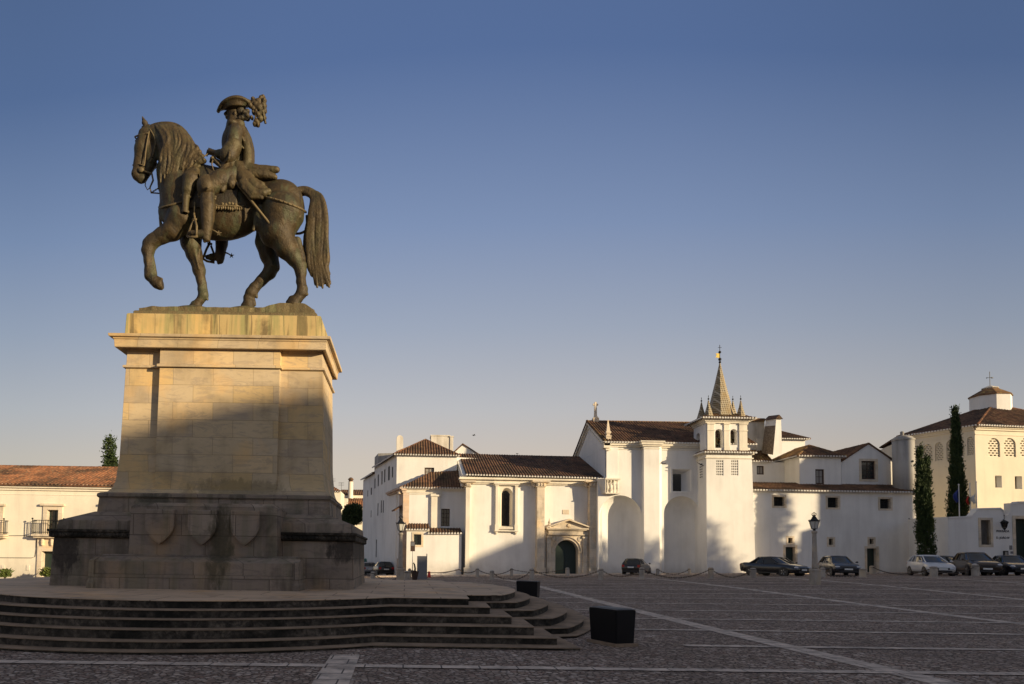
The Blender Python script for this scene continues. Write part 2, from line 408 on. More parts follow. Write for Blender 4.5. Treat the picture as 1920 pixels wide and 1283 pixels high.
PINK_STONE = ashlar('pink_marble', (.58,.45,.35), (.48,.37,.29), (.32,.25,.2), .8, .5, .005, ((.15,.11,.09), .4))
# ------------------------------------------------------------------ sculpting: distance fields -> surface nets
def surface_nets(D, origin, h):
    s = D < 0
    nx, ny, nz = D.shape
    c = [D[i:nx-1+i, j:ny-1+j, k:nz-1+k] for i in (0,1) for j in (0,1) for k in (0,1)]
    sb = [x < 0 for x in c]
    cnt = sum(x.astype(np.int8) for x in sb)
    act = (cnt > 0) & (cnt < 8)
    idx = np.full(act.shape, -1, np.int64); n = int(act.sum()); idx[act] = np.arange(n)
    corners = np.array([(i,j,k) for i in (0,1) for j in (0,1) for k in (0,1)], float)
    vals = np.stack([x[act] for x in c], 1)
    acc = np.zeros((n, 3)); num = np.zeros(n)
    for a in range(8):
        for b in range(a+1, 8):
            if np.abs(corners[a]-corners[b]).sum() != 1: continue
            va, vb = vals[:, a], vals[:, b]; m = (va < 0) != (vb < 0)
            t = np.where(m, va/np.where(m, va-vb, 1), 0)
            acc += np.where(m[:, None], corners[a] + t[:, None]*(corners[b]-corners[a]), 0); num += m
    pos = acc/num[:, None] + np.argwhere(act)
    verts = origin + h*pos
    faces = []
    for ax in range(3):
        o = [(1,0,0),(0,1,0),(0,0,1)][ax]
        a = s[:nx-o[0], :ny-o[1], :nz-o[2]]; b = s[o[0]:, o[1]:, o[2]:]
        m = a != b
        u, v = [(1,2),(2,0),(0,1)][ax]
        sl = [slice(None)]*3
        e = np.argwhere(m)
        e = e[(e[:, u] > 0) & (e[:, v] > 0) & (e[:, u] < D.shape[u]-1) & (e[:, v] < D.shape[v]-1)]
        if len(e) == 0: continue
        flip = a[e[:,0], e[:,1], e[:,2]]
        du = np.zeros(3, int); du[u] = 1; dv = np.zeros(3, int); dv[v] = 1
        q = []
        for off in (-du-dv, -dv, 0*du, -du):
            w = e+off; q.append(idx[w[:,0], w[:,1], w[:,2]])
        q = np.stack(q, 1); q[~flip] = q[~flip][:, ::-1]
        faces.append(q)
    return verts, np.concatenate(faces)
class Field:
    def __init__(s, lo, hi, h):
        s.lo = np.array(lo, float); s.h = h
        s.n = np.ceil((np.array(hi)-s.lo)/h).astype(int)+1
        s.D = np.full(s.n, 9.0, np.float32)
    def win(s, lo, hi):
        a = np.maximum(np.floor((np.array(lo)-s.lo)/s.h).astype(int), 0)
        b = np.minimum(np.ceil((np.array(hi)-s.lo)/s.h).astype(int)+1, s.n)
        if np.any(b <= a): return None
        g = np.meshgrid(*[s.lo[i]+s.h*np.arange(a[i], b[i]) for i in range(3)], indexing='ij', sparse=True)
        return (slice(a[0],b[0]), slice(a[1],b[1]), slice(a[2],b[2])), g
    def merge(s, w, d, k):
        D = s.D[w]
        if k <= 0: s.D[w] = np.minimum(D, d); return
        hh = np.maximum(k-np.abs(D-d), 0)/k
        s.D[w] = np.minimum(D, d) - hh*hh*k*.25
    def cone(s, a, b, ra, rb, k=.05, op='add'):
        a = np.array(a); b = np.array(b); r = max(ra, rb)+max(k, .02)*1.5
        w = s.win(np.minimum(a,b)-r, np.maximum(a,b)+r)
        if w is None: return
        sl, g = w; ab = b-a; L2 = max(float(ab@ab), 1e-9)
        t = np.clip(((g[0]-a[0])*ab[0]+(g[1]-a[1])*ab[1]+(g[2]-a[2])*ab[2])/L2, 0, 1)
        d = np.sqrt((g[0]-a[0]-t*ab[0])**2+(g[1]-a[1]-t*ab[1])**2+(g[2]-a[2]-t*ab[2])**2) - (ra+(rb-ra)*t)
        if op == 'add': s.merge(sl, d, k)
        else:
            D = s.D[sl]; s.D[sl] = np.maximum(D, -d)
    def ell(s, c, r, k=.05, rot=None, op='add'):
        c = np.array(c, float); r = np.array(r, float); R_ = max(r)+max(k, .02)*1.5
        w = s.win(c-R_, c+R_)
        if w is None: return
        sl, g = w; x = [g[i]-c[i] for i in range(3)]
        if rot is not None:
            m = np.array(rot); x = [m[i][0]*x[0]+m[i][1]*x[1]+m[i][2]*x[2] for i in range(3)]
        k0 = np.sqrt((x[0]/r[0])**2+(x[1]/r[1])**2+(x[2]/r[2])**2)
        k1 = np.sqrt((x[0]/r[0]**2)**2+(x[1]/r[1]**2)**2+(x[2]/r[2]**2)**2)+1e-6
        d = k0*(k0-1)/k1
        if op == 'add': s.merge(sl, d, k)
        else: s.D[sl] = np.maximum(s.D[sl], -d)
    def chain(s, pts, rs, k=.04):
        for i in range(len(pts)-1): s.cone(pts[i], pts[i+1], rs[i], rs[i+1], k)
    def smooth_chain(s, pts, rs, k=.03, m=5):
        P = [np.array(p) for p in pts]; Q = []; Rr = []
        n = len(P)
        for i in range(n-1):
            p0, p1, p2, p3 = P[max(i-1,0)], P[i], P[i+1], P[min(i+2,n-1)]
            for j in range(m):
                t = j/m
                Q.append(.5*((2*p1)+(-p0+p2)*t+(2*p0-5*p1+4*p2-p3)*t*t+(-p0+3*p1-3*p2+p3)*t**3)); Rr.append(rs[i]+(rs[i+1]-rs[i])*t)
        Q.append(P[-1]); Rr.append(rs[-1]); s.chain(Q, Rr, k)
    def wrinkle(s, amp, f, seed=0):
        g = np.meshgrid(*[s.lo[i]+s.h*np.arange(s.n[i]) for i in range(3)], indexing='ij', sparse=True)
        p = seed*1.7
        s.D += amp*(np.sin(f*g[0]+2.1*np.sin(f*.6*g[2]+p))*np.sin(f*1.1*g[2]+1.7*np.sin(f*.7*g[0]-p))*np.cos(f*.8*g[1]+p))
    def mesh(s, name, mat, parent):
        v, f = surface_nets(s.D, s.lo, s.h)
        me = bpy.data.meshes.new(name)
        me.from_pydata(v.tolist(), [], f.tolist()); me.shade_smooth(); me.materials.append(mat)
        # light relaxation of the stair-steps
        bm = bmesh.new(); bm.from_mesh(me)
        bmesh.ops.smooth_vert(bm, verts=bm.verts, factor=.5, use_axis_x=True, use_axis_y=True, use_axis_z=True)
        bm.to_mesh(me); bm.free()
        o = bpy.data.objects.new(name, me); COL.objects.link(o); adopt(o, parent); return o
# ------------------------------------------------------------------ the equestrian statue
YS = 19.1
U = YS/F_PX/2.916
def S(cx, cy, w=0.0):
    """survey point of the statue: w metres towards the square from its middle plane"""
    p = at_y(220+cx/2.916, 160+cy/2.916, YS-w); return np.array((p.x, p.y, p.z))
def MIR(p): return np.array((p[0], 2*YS-p[1], p[2]))
def field_for(pts, pad, h):
    a = np.array(pts); return Field(a.min(0)-pad, a.max(0)+pad, h)
PXC = S(560, 690)
ST = thing('equestrian_statue', 'weathered bronze horseman in a plumed hat on a striding horse atop the marble pedestal', 'statue', (S(580,1215)[0], YS, S(580,1215)[2]))
def body_field(h=.021): return Field(S(40,20)-np.array((.1,1.1,.1))*0+np.array((0,-1.15,-6.3)), S(1210,20)+np.array((.1,1.15,.25)), h)
def horse():
    f = Field((S(50,0)[0], YS-1.0, S(0,1240)[2]-.1), (S(1100,0)[0], YS+1.0, S(0,150)[2]), .021)
    u = U
    E = lambda cx, cy, w, rx, rz, ry, k=.12, rot=None: f.ell(S(cx,cy,w), (rx*u, ry, rz*u), k, rot)
    C = lambda a, b, ra, rb, k=.07: f.cone(S(*a), S(*b), ra*u, rb*u, k)
    def cutp(c, nrm, rad):
        w = f.win(np.array(c)-rad, np.array(c)+rad); sl, g = w
        nn = np.array(nrm, float); nn = nn/np.linalg.norm(nn)
        near = np.sqrt((g[0]-c[0])**2+(g[1]-c[1])**2+(g[2]-c[2])**2) < rad
        d = nn[0]*(g[0]-c[0])+nn[1]*(g[1]-c[1])+nn[2]*(g[2]-c[2])
        f.D[sl] = np.where(near, np.maximum(f.D[sl], d), f.D[sl])
    E(560,680,0, 255,172,.60); E(352,655,0, 112,160,.48,.15); E(885,672,0, 142,152,.56,.15)
    E(905,640,.22, 110,120,.34,.12); E(905,640,-.22, 110,120,.34,.12)
    C((430,520,0),(830,585,0), 90,68,.15)
    E(330,680,.24, 85,120,.26,.12); E(330,690,-.24, 85,120,.26,.12)
    E(262,690,.14, 38,62,.16,.1); E(262,690,-.14, 38,62,.16,.1)
    # neck
    C((345,600,0),(325,440,0), 108,90,.15); C((325,440,0),(285,330,0), 92,74,.1); C((285,330,0),(205,275,0), 74,50,.1)
    C((262,560,0),(250,470,0), 40,36,.1)
    # head
    C((168,282,0),(142,352,0), 52,47,.06); C((142,352,0),(120,440,0), 46,31,.05); C((120,440,0),(110,492,0), 31,31,.05)
    C((108,488,0),(126,512,0), 29,26,.04)
    E(188,372,.10, 44,58,.10,.06); E(188,372,-.10, 44,58,.10,.06); C((188,425,0),(142,508,0), 30,22,.06)
    C((132,392,.10),(122,455,.09), 9,7,.04); C((132,392,-.10),(122,455,-.09), 9,7,.04)
    for sg in (1,-1):
        f.ell(S(122,322,.15*sg), (15*u, .05, 13*u), .03); f.ell(S(118,330,.19*sg), (8*u, .03, 6*u), .01)
        C((104,306,.12*sg),(140,312,.17*sg), 8,8,.03)
        f.ell(S(88,484,.085*sg), (9*u,.04,13*u), .0, None, 'sub')
        f.ell(S(86,478,.10*sg), (8*u,.03,6*u), .02)
        C((162,240,.11*sg),(150,206,.12*sg), 15,15,.04); C((150,206,.12*sg),(137,172,.12*sg), 15,4,.02)
        f.cone(S(140,236,.15*sg), S(139,185,.15*sg), 6*u, 2*u, 0, 'sub')
    f.cone(S(84,512,.0)+np.array((-.02,-.1,0)), S(116,516,0)+np.array((0,-.22,0)), 2.5*u, 2.5*u, 0, 'sub')
    # raised near foreleg
    n = lambda pts, k=.06: [C(pts[i][0], pts[i+1][0], pts[i][1], pts[i+1][1], k) for i in range(len(pts)-1)]
    n([((345,735,.30),78),((300,795,.31),54),((245,822,.31),42),((195,852,.31),37),((177,872,.31),36),((167,905,.31),33),((172,960,.31),25),((176,1015,.31),25),((180,1042,.31),29),((205,1070,.31),27),((216,1085,.31),28)])
    C((190,945,.31),(205,1030,.31),12,13,.03)
    n([((216,1084,.31),25),((232,1090,.31),29)],.02); f.cone(S(240,1062,.31), S(243,1114,.31), 8*u, 7*u, .02); cutp(S(249,1088,.31), (.96,0,.12), .3); C((198,1036,.31),(208,1044,.31),11,9,.03)
    C((222,1052,.31),(245,1060,.31),8,6,.02)
    # standing far foreleg
    n([((398,770,-.27),85),((402,860,-.27),56),((420,925,-.26),44),((440,985,-.25),33),((447,1012,-.25),35),((456,1060,-.25),25),((464,1120,-.25),23),((470,1148,-.25),27),((452,1178,-.25),23)])
    C((478,1075,-.25),(484,1130,-.25),10,11,.03); n([((484,1140,-.25),14),((493,1172,-.25),7)],.02)
    n([((452,1178,-.25),22),((437,1196,-.25),25),((428,1215,-.25),31)],.03); n([((432,1212,-.25),30),((430,1236,-.25),34)],.02)
    # near hind leg
    n([((905,705,.32),116),((880,800,.34),86),((925,890,.33),61),((968,945,.33),45),((998,988,.32),36),((1003,1020,.31),30),((1004,1075,.31),25),((1012,1115,.31),28),((1008,1135,.31),28),((985,1168,.31),27)])
    C((985,850,.33),(1014,945,.33),22,16,.05); C((1012,950,.33),(1016,985,.32),15,16,.04)
    n([((1018,1120,.31),18),((1036,1142,.31),10)],.02); n([((985,1166,.31),28),((970,1182,.31),30),((966,1198,.31),36)],.03)
    C((800,740,.34),(835,830,.36),52,50,.1)
    # far hind leg, toe down
    n([((850,760,-.30),96),((815,860,-.32),62),((828,930,-.32),50),((846,990,-.31),40),((832,1024,-.31),36),((788,1068,-.30),29),((748,1110,-.29),28),((732,1136,-.29),31),((715,1164,-.29),26)])
    C((862,940,-.32),(872,1000,-.31),20,16,.04); n([((752,1136,-.29),16),((762,1158,-.29),9)],.02)
    n([((716,1164,-.29),27),((718,1192,-.29),31),((716,1222,-.29),34)],.03); n([((745,1172,-.29),10),((752,1200,-.29),9)],.02)
    # flank folds and muscles
    C((780,660,.50),(745,790,.46), 14,10,.09); C((300,790,.42),(370,730,.52), 16,20,.08)
    C((880,870,.44),(960,955,.40),9,7,.05); C((205,830,.42),(300,800,.46),9,12,.05)
    C((448,900,-.10),(440,985,-.12),8,7,.05)
    for q, r_ in ((S(428,1226,-.25),.35),(S(966,1207,.31),.35),(S(716,1230,-.29),.35)): cutp(q, (0,0,-1), r_)
    for (a, b, w, r) in ((966,1186,.31,33),(430,1212,-.25,30),(716,1204,-.29,30)): f.cone(S(a-8,b-12,w), S(a-14,b+6,w), r*.75*u, r*.95*u, .015)
    for q, r_ in ((S(428,1226,-.25),.35),(S(966,1207,.31),.35),(S(716,1230,-.29),.35)): cutp(q, (0,0,-1), r_)
    # veins, tendons and ribs
    for a, b, w, r in (((250,815),(200,862),.44,6),((270,800),(330,760),.50,9),((905,800),(985,940),.47,7),((930,760),(1000,720),.5,8),((850,760),(900,840),.52,9),((420,900),(446,1000),-.06,7),((800,880),(850,985),-.1,8),((1000,1010),(1012,1100),.44,5),((160,900),(166,1010),.44,5)):
        C((*a,w),(*b,w), r, r*.7, .05)
    f.wrinkle(.0045, 13); f.wrinkle(.002, 37, 8)
    return f.mesh('horse', BRONZE, ST)
HORSE = horse()
def mane():
    f = Field((S(140,0)[0], YS-.85, S(0,610)[2]), (S(530,0)[0], YS+.8, S(0,170)[2]), .018)
    rnd = random.Random(3)
    crest = [(178,226),(215,216),(255,212),(300,216),(340,236),(375,275),(405,325),(425,380),(436,430)]
    f.smooth_chain([S(a,b+14,0) for a,b in crest], [.07,.09,.10,.11,.12,.12,.12,.12,.10], .06)
    def at(t):
        x = t*(len(crest)-1); i = min(int(x), len(crest)-2); q = x-i
        return crest[i][0]*(1-q)+crest[i+1][0]*q, crest[i][1]*(1-q)+crest[i+1][1]*q
    tips0 = [(252,445),(243,520),(272,536),(292,470),(302,525),(325,500),(345,472),(368,468),(392,462),(412,452),(430,440),(444,470)]
    tips = []
    for i in range(len(tips0)-1): tips += [tips0[i], ((tips0[i][0]+tips0[i+1][0])/2, (tips0[i][1]+tips0[i+1][1])/2-14)]
    for lay in range(3):
        for i, (tx, ty) in enumerate(tips):
            t = min(1, .10+.041*i+.02*lay+rnd.uniform(-.02,.02)); cx, cy = at(t)
            tx2 = tx+rnd.uniform(-14,14)+8*lay; ty2 = ty+rnd.uniform(-34,10)-20*lay
            bow = 24*math.sin(i*.75+lay*1.1)
            mx = cx*.62+tx2*.38+34+bow*.4; my = cy*.6+ty2*.4
            qx = cx*.25+tx2*.75+16-bow*.35; qy = cy*.25+ty2*.75
            o = .012*lay
            pts = [S(cx, cy+6, .05), S(cx*.85+mx*.15+8, cy*.8+my*.2, .25), S(mx, my, .43+o), S(qx, qy, .47+o), S(tx2, ty2, .46+o)]
            r0 = rnd.uniform(.038,.056)
            f.smooth_chain(pts, [r0*.8, r0*1.05, r0*1.15, r0*.95, .024], .010, 6)
    # forelock and far side
    f.smooth_chain([S(170,228,0), S(135,250,.07), S(112,290,.08), S(106,325,.07)], [.07,.06,.045,.015], .02)
    f.smooth_chain([S(170,228,0), S(128,244,-.05), S(100,288,-.04), S(96,340,-.03)], [.07,.06,.045,.015], .02)
    f.smooth_chain([S(205,230,.12), S(222,280,.22), S(240,330,.30), S(232,395,.33)], [.05,.06,.055,.015], .015)
    for i in range(9):
        t = .12+.1*i; cx, cy = at(t)
        f.smooth_chain([S(cx,cy+8,-.05), S(cx+10,cy+70,-.32), S(cx-10,cy+150,-.42)], [.06,.075,.03], .02)
    f.wrinkle(.005, 30, 2)
    return f.mesh('mane', BRONZE_L, HORSE)
def tail():
    f = Field((S(975,0)[0], YS-.5, S(0,1150)[2]), (S(1200,0)[0], YS+.5, S(0,545)[2]), .019)
    rnd = random.Random(5)
    f.smooth_chain([S(985,585,0), S(1030,578,0), S(1075,600,0)], [.13,.12,.13], .03)
    ends = [(1048,1030),(1062,1060),(1085,1105),(1105,1118),(1125,1112),(1148,1108),(1162,1100),(1075,1085)]
    ends2 = []
    for i in range(len(ends)-1): ends2 += [ends[i], ((ends[i][0]+ends[i+1][0])/2, (ends[i][1]+ends[i+1][1])/2)]
    for lay, w in enumerate((.17,.06,-.06,-.16)):
        for i, (ex, ey) in enumerate(ends2):
            q = i/(len(ends2)-1)
            x1 = 1062+46*q; x2 = 1038+100*q; x3 = 1034+108*q
            pts = [S(1010+8*q, 582-6*q, w*.3), S(x1, 600+30*(1-q)*.5, w*.8), S(x1+18+14*q-26*(1-q), 700, w*1.1+rnd.uniform(-.02,.02)),
                   S(x2+9*math.sin(i*1.1+lay*2)+rnd.uniform(-4,4), 830, w*1.3), S(x3+10*math.sin(i*.9+lay+2)+rnd.uniform(-4,4), 960, w*1.2), S(ex+rnd.uniform(-4,4), ey-rnd.uniform(0,40)-12*lay, w*.9)]
            f.smooth_chain(pts, [.05,.058,.064,.066,.060,.034], .012, 6)
    f.wrinkle(.004, 26, 1)
    return f.mesh('tail', BRONZE_L, HORSE)
MANE = mane(); TAIL = tail()
from mathutils.bvhtree import BVHTree
def tree_of(*obs):
    vs = []; fs = []
    for o in obs:
        n = len(vs); vs += [v.co for v in o.data.vertices]; fs += [tuple(i+n for i in p.vertices) for p in o.data.polygons]
    return BVHTree.FromPolygons(vs, fs)
HT = tree_of(HORSE)
def lay(cx, cy, off=.02, tr=None, w=.5):
    """point lying on the near flank"""
    for k in range(3):
        p = S(cx, cy, w); h = (tr or HT).ray_cast(Vector((p[0], YS-2, p[2])), Vector((0,1,0)))
        if h[0] is None: return Vector(S(cx, cy, w))
        w = YS-h[0].y
    return Vector((h[0].x, h[0].y-off, h[0].z))
def straps():
    def path(pts, r, mir=True, sp=5):
        P = [Vector(S(*p)) for p in pts]; Q = []
        n = len(P)
        for i in range(n-1):
            p0, p1, p2, p3 = P[max(i-1,0)], P[i], P[i+1], P[min(i+2,n-1)]
            for j in range(sp):
                t = j/sp; Q.append(.5*((2*p1)+(-p0+p2)*t+(2*p0-5*p1+4*p2-p3)*t*t+(-p0+3*p1-3*p2+p3)*t**3))
        Q.append(P[-1]); return Q
    m = MB()
    for q in ([(176,222,.12),(172,262,.27),(158,340,.255),(146,440,.19),(132,462,.165)], [(178,240,.26),(208,300,.26),(196,380,.21),(180,420,.17)],
              [(172,262,.27),(128,270,.22),(100,280,.10),(96,284,0)], [(146,440,.19),(112,430,.15),(88,436,.05),(86,438,0)]):
        Q = path(q, .03); m.tube(Q, .022); m.tube([Vector(MIR(p)) for p in Q], .022)
    o = m.build('bridle', BRONZE_L, HORSE, smooth=True)
    m = MB()
    for sg in (1,-1):
        c = Vector(S(130,462,.17*sg)); m.lathe(c, [(.0,-.03),(.075,-.03),(.085,0),(.06,.035),(0,.035)], 12, 'Y')
        Q = [Vector(S(140,470,.16*sg)), Vector(S(188,482,.13*sg)), Vector(S(196,520,.12*sg)), Vector(S(178,560,.11*sg)), Vector(S(186,590,.10*sg))]
        m.tube(Q, [.03,.03,.026,.02,.02])
        m.tube([Vector(S(155,520,.10*sg)), Vector(S(152,548,.08*sg)), Vector(S(164,572,.06*sg)), Vector(S(182,558,.1*sg))], .014)
    m.build('bit', BRONZE_D, HORSE, smooth=True)
    m = MB()
    for sg, e in ((1,(238,555)),(-1,(238,592))):
        for k in range(5):
            a = Vector(S(184,588,.10*sg)).lerp(Vector(S(e[0],e[1],.12*sg)), k/5); b = Vector(S(184,588,.10*sg)).lerp(Vector(S(e[0],e[1],.12*sg)), (k+.85)/5)
            m.tube([a, b], .02)
        m.tube([Vector(S(238,555,.12*sg)), Vector(S(320,520,.40*sg)), Vector(S(430,420,.44*sg)), Vector(S(505,368,.20*sg))], .018)
    m.build('rein', BRONZE_D, HORSE, smooth=True)
    m = MB()
    Q = [Vector(S(228,668,0))]+[lay(cx, 672-(cx-236)*.27, .012) for cx in range(238, 440, 12)]
    for P in (Q, [Vector(MIR(p)) for p in Q]): m.tube(P, .032, 6)
    m.tube([Vector(S(232,676,.05)), Vector(S(232,720,.06)), Vector(S(240,775,.05)), Vector(S(236,790,.05))], [.03,.03,.05,.02])
    m.build('breast_strap', BRONZE_L, HORSE, smooth=True)
    m = MB()
    Q = [lay(cx, 618+72*(max(0,cx-790)/240)**1.7, .012) for cx in range(770, 1022, 12)]+[Vector(S(1030,694,.10))]
    for P in (Q, [Vector(MIR(p)) for p in Q]):
        m.tube(P, .036, 6)
        for p in P[::2]:
            sg = -1 if p.y < YS else 1
            m.sphere(p+Vector((0,.035*sg,.0)), .024, 6, 4)
    m.build('crupper_strap', BRONZE_L, HORSE, smooth=True)
straps()
def saddle():
    f = Field((S(385,0)[0], YS-.9, S(0,720)[2]), (S(910,0)[0], YS+.9, S(0,400)[2]), .02)
    u = U
    # cloth: barrel grown by a few cm, cut to a panel
    f.ell(S(560,680,0), (262*u, .655, 184*u), .0)
    f.cone(S(430,530,0), S(830,590,0), 98*u, 74*u, .10)
    g = np.meshgrid(*[f.lo[i]+f.h*np.arange(f.n[i]) for i in range(3)], indexing='ij', sparse=True)
    x0, x1 = S(405,0)[0], S(702,0)[0]; z0 = S(0,672,.6)[2]; 
    zz = z0 + .018*np.sin((g[0]-x0)*19)
    f.D = np.maximum(f.D, np.maximum(np.maximum(x0-g[0], g[0]-x1), zz-g[2])).astype(np.float32)
    f.ell(S(585,520,0), (130*u, .42, 44*u), .08); f.cone(S(468,470,-.2), S(468,470,.2), 26*u, 26*u, .05); f.cone(S(455,430,0), S(470,480,0), 20*u, 34*u, .05)
    f.cone(S(735,505,-.3), S(735,505,.3), 30*u, 30*u, .06)
    o = f.mesh('saddle_cloth', BRONZE_D, HORSE)
    T2 = tree_of(HORSE, o)
    for sg in (1,-1):
        m = MB(); mm = (lambda q: Vector(q)) if sg > 0 else (lambda q: Vector(MIR(q)))
        for k in range(13):
            cx = 545+k*12.2; p = lay(cx, 666+3*math.sin(k*2.1), .0, T2); q = p+Vector((0,-.01,-.10))
            m.tube([mm(p), mm(p.lerp(q,.5)), mm(q)], [.022,.036,.012], 6)
        m.tube([mm(lay(a, 662+2*math.sin(a*.05), .01, T2)) for a in range(530,704,8)], .026)
        for k in range(6): m.sphere(mm(lay(575+k*18, 648+4*math.sin(k*2), -.005, T2)), .045, 7, 5, (1,.5,1))
        m.build('fringe', BRONZE_L, o, smooth=True)
    return o
SADDLE = saddle()
def holsters():
    f = Field((S(330,0)[0], YS-1.0, S(0,760)[2]), (S(500,0)[0], YS+1.0, S(0,370)[2]), .02)
    u = U
    for mm in (lambda p: p, MIR):
        c = lambda a, b, ra, rb, k=.02: f.cone(mm(S(*a)), mm(S(*b)), ra*u, rb*u, k)
        c((428,470,.50),(405,515,.58),24,46,.03); c((405,515,.58),(388,575,.63),46,34); c((388,575,.63),(378,608,.65),34,19); c((376,606,.65),(371,690,.68),19,16); c((371,690,.68),(370,722,.68),14,13)
        c((352,604,.66),(400,610,.66),7,7); c((358,688,.68),(386,692,.68),8,8)
        c((455,415,.40),(390,470,.58),8,7); c((448,440,.44),(412,470,.60),9,7); c((412,470,.60),(430,500,.64),8,6)
        c((428,485,.62),(440,500,.66),13,13); c((425,415,.50),(452,395,.45),7,6)
    f.wrinkle(.004, 34, 4)
    return f.mesh('pistol_holster', BRONZE_L, HORSE)
holsters()
# ---- the rider
def rider():
    f = Field((S(380,0)[0], YS-1.05, S(0,985)[2]), (S(800,0)[0], YS+1.05, S(0,85)[2]), .02)
    u = U
    E = lambda cx, cy, w, rx, rz, ry, k=.06: f.ell(S(cx,cy,w), (rx*u, ry, rz*u), k)
    C = lambda a, b, ra, rb, k=.04: f.cone(S(*a), S(*b), ra*u, rb*u, k)
    E(650,320,0, 80,110,.40,.1); E(648,425,0, 82,70,.37,.1); E(645,245,0, 46,34,.44,.08); E(655,480,0, 95,50,.42,.1)
    C((640,225,0),(638,178,0),30,28); E(640,150,0, 44,50,.20,.03)
    # face looking along the horse's path
    C((598,148,0),(590,158,0),8,9,.02); E(606,176,0, 16,12,.10,.03); E(602,166,0,12,5,.08,.02)
    for sg in (1,-1):
        f.ell(S(604,140,.075*sg), (6*u,.03,4*u), 0, None, 'sub'); f.ell(S(607,140,.075*sg), (5*u,.022,4*u), .01); C((600,131,.03*sg),(606,130,.13*sg),5,4,.02)
        E(643,152,.20*sg, 8,12,.03,.02)
    for mm in (lambda p: p, MIR):
        c = lambda a, b, ra, rb, k=.04: f.cone(mm(S(*a)), mm(S(*b)), ra*u, rb*u, k)
        c((650,250,.40),(640,300,.50),40,38); c((640,300,.50),(618,372,.54),38,34); c((618,372,.54),(560,378,.40),29,25); c((560,378,.40),(522,368,.24),22,15)
        # hand: palm, four curled fingers, thumb
        c((522,368,.24),(506,364,.20),17,15,.02)
        for k in range(4):
            a = (506-2*k, 352+8*k, .20); b = (494-2*k, 356+8*k, .20-.02); d = (496-2*k, 364+8*k, .20-.06)
            c(a, b, 5.5,5.2,.008); c(b, d, 5.2,4.6,.008)
        c((514,352,.19),(500,346,.14),6,5,.01)
        # thigh, boot, foot
        c((640,500,.34),(570,528,.54),62,58,.06); c((570,528,.54),(508,556,.66),62,54,.05)
        c((494,600,.71),(496,660,.72),38,40,.02); c((496,660,.72),(494,730,.72),40,35,.02); c((494,730,.72),(489,790,.70),35,28,.02)
        c((489,790,.70),(488,838,.70),28,20,.02); c((488,818,.70),(430,812,.74),24,19,.02); c((430,812,.74),(404,808,.76),19,13,.02)
        c((470,782,.72),(512,790,.70),8,8,.01)
    C((640,222,0),(640,200,0),46,40,.02); C((668,214,.1),(668,214,-.1),30,30,.03)
    f.wrinkle(.0045, 24, 3)
    return f.mesh('rider', BRONZE, ST)
RIDER = rider()
def boots():
    f = Field((S(380,0)[0], YS-1.15, S(0,1000)[2]), (S(600,0)[0], YS+1.15, S(0,470)[2]), .018)
    u = U
    for mm in (lambda p: p, MIR):
        c = lambda a, b, ra, rb, k=.02: f.cone(mm(S(*a)), mm(S(*b)), ra*u, rb*u, k)
        c((492,618,.71),(496,665,.72),38,41); c((496,665,.72),(494,735,.72),41,35); c((494,735,.72),(489,792,.70),35,28)
        c((489,792,.70),(486,834,.70),29,22); c((486,814,.70),(436,812,.74),24,20); c((436,812,.74),(410,808,.76),20,15); c((484,844,.70),(478,852,.70),13,10,.01)
        # stiff knee flap
        f.ell(mm(S(490,556,.71)), (54*u,.27,66*u), .0)
        f.ell(mm(S(488,552,.80)), (42*u,.20,52*u), .0)
        c((446,600,.70),(536,612,.70),9,9,.01); c((446,612,.74),(534,622,.74),7,7,.01)
        c((470,782,.72),(512,790,.70),9,9,.008)
        f.ell(mm(S(494,560,1.0)), (8*u,.03,8*u), .01)
    f.wrinkle(.004, 30, 9)
    return f.mesh('boot', BRONZE_L, RIDER)
boots()
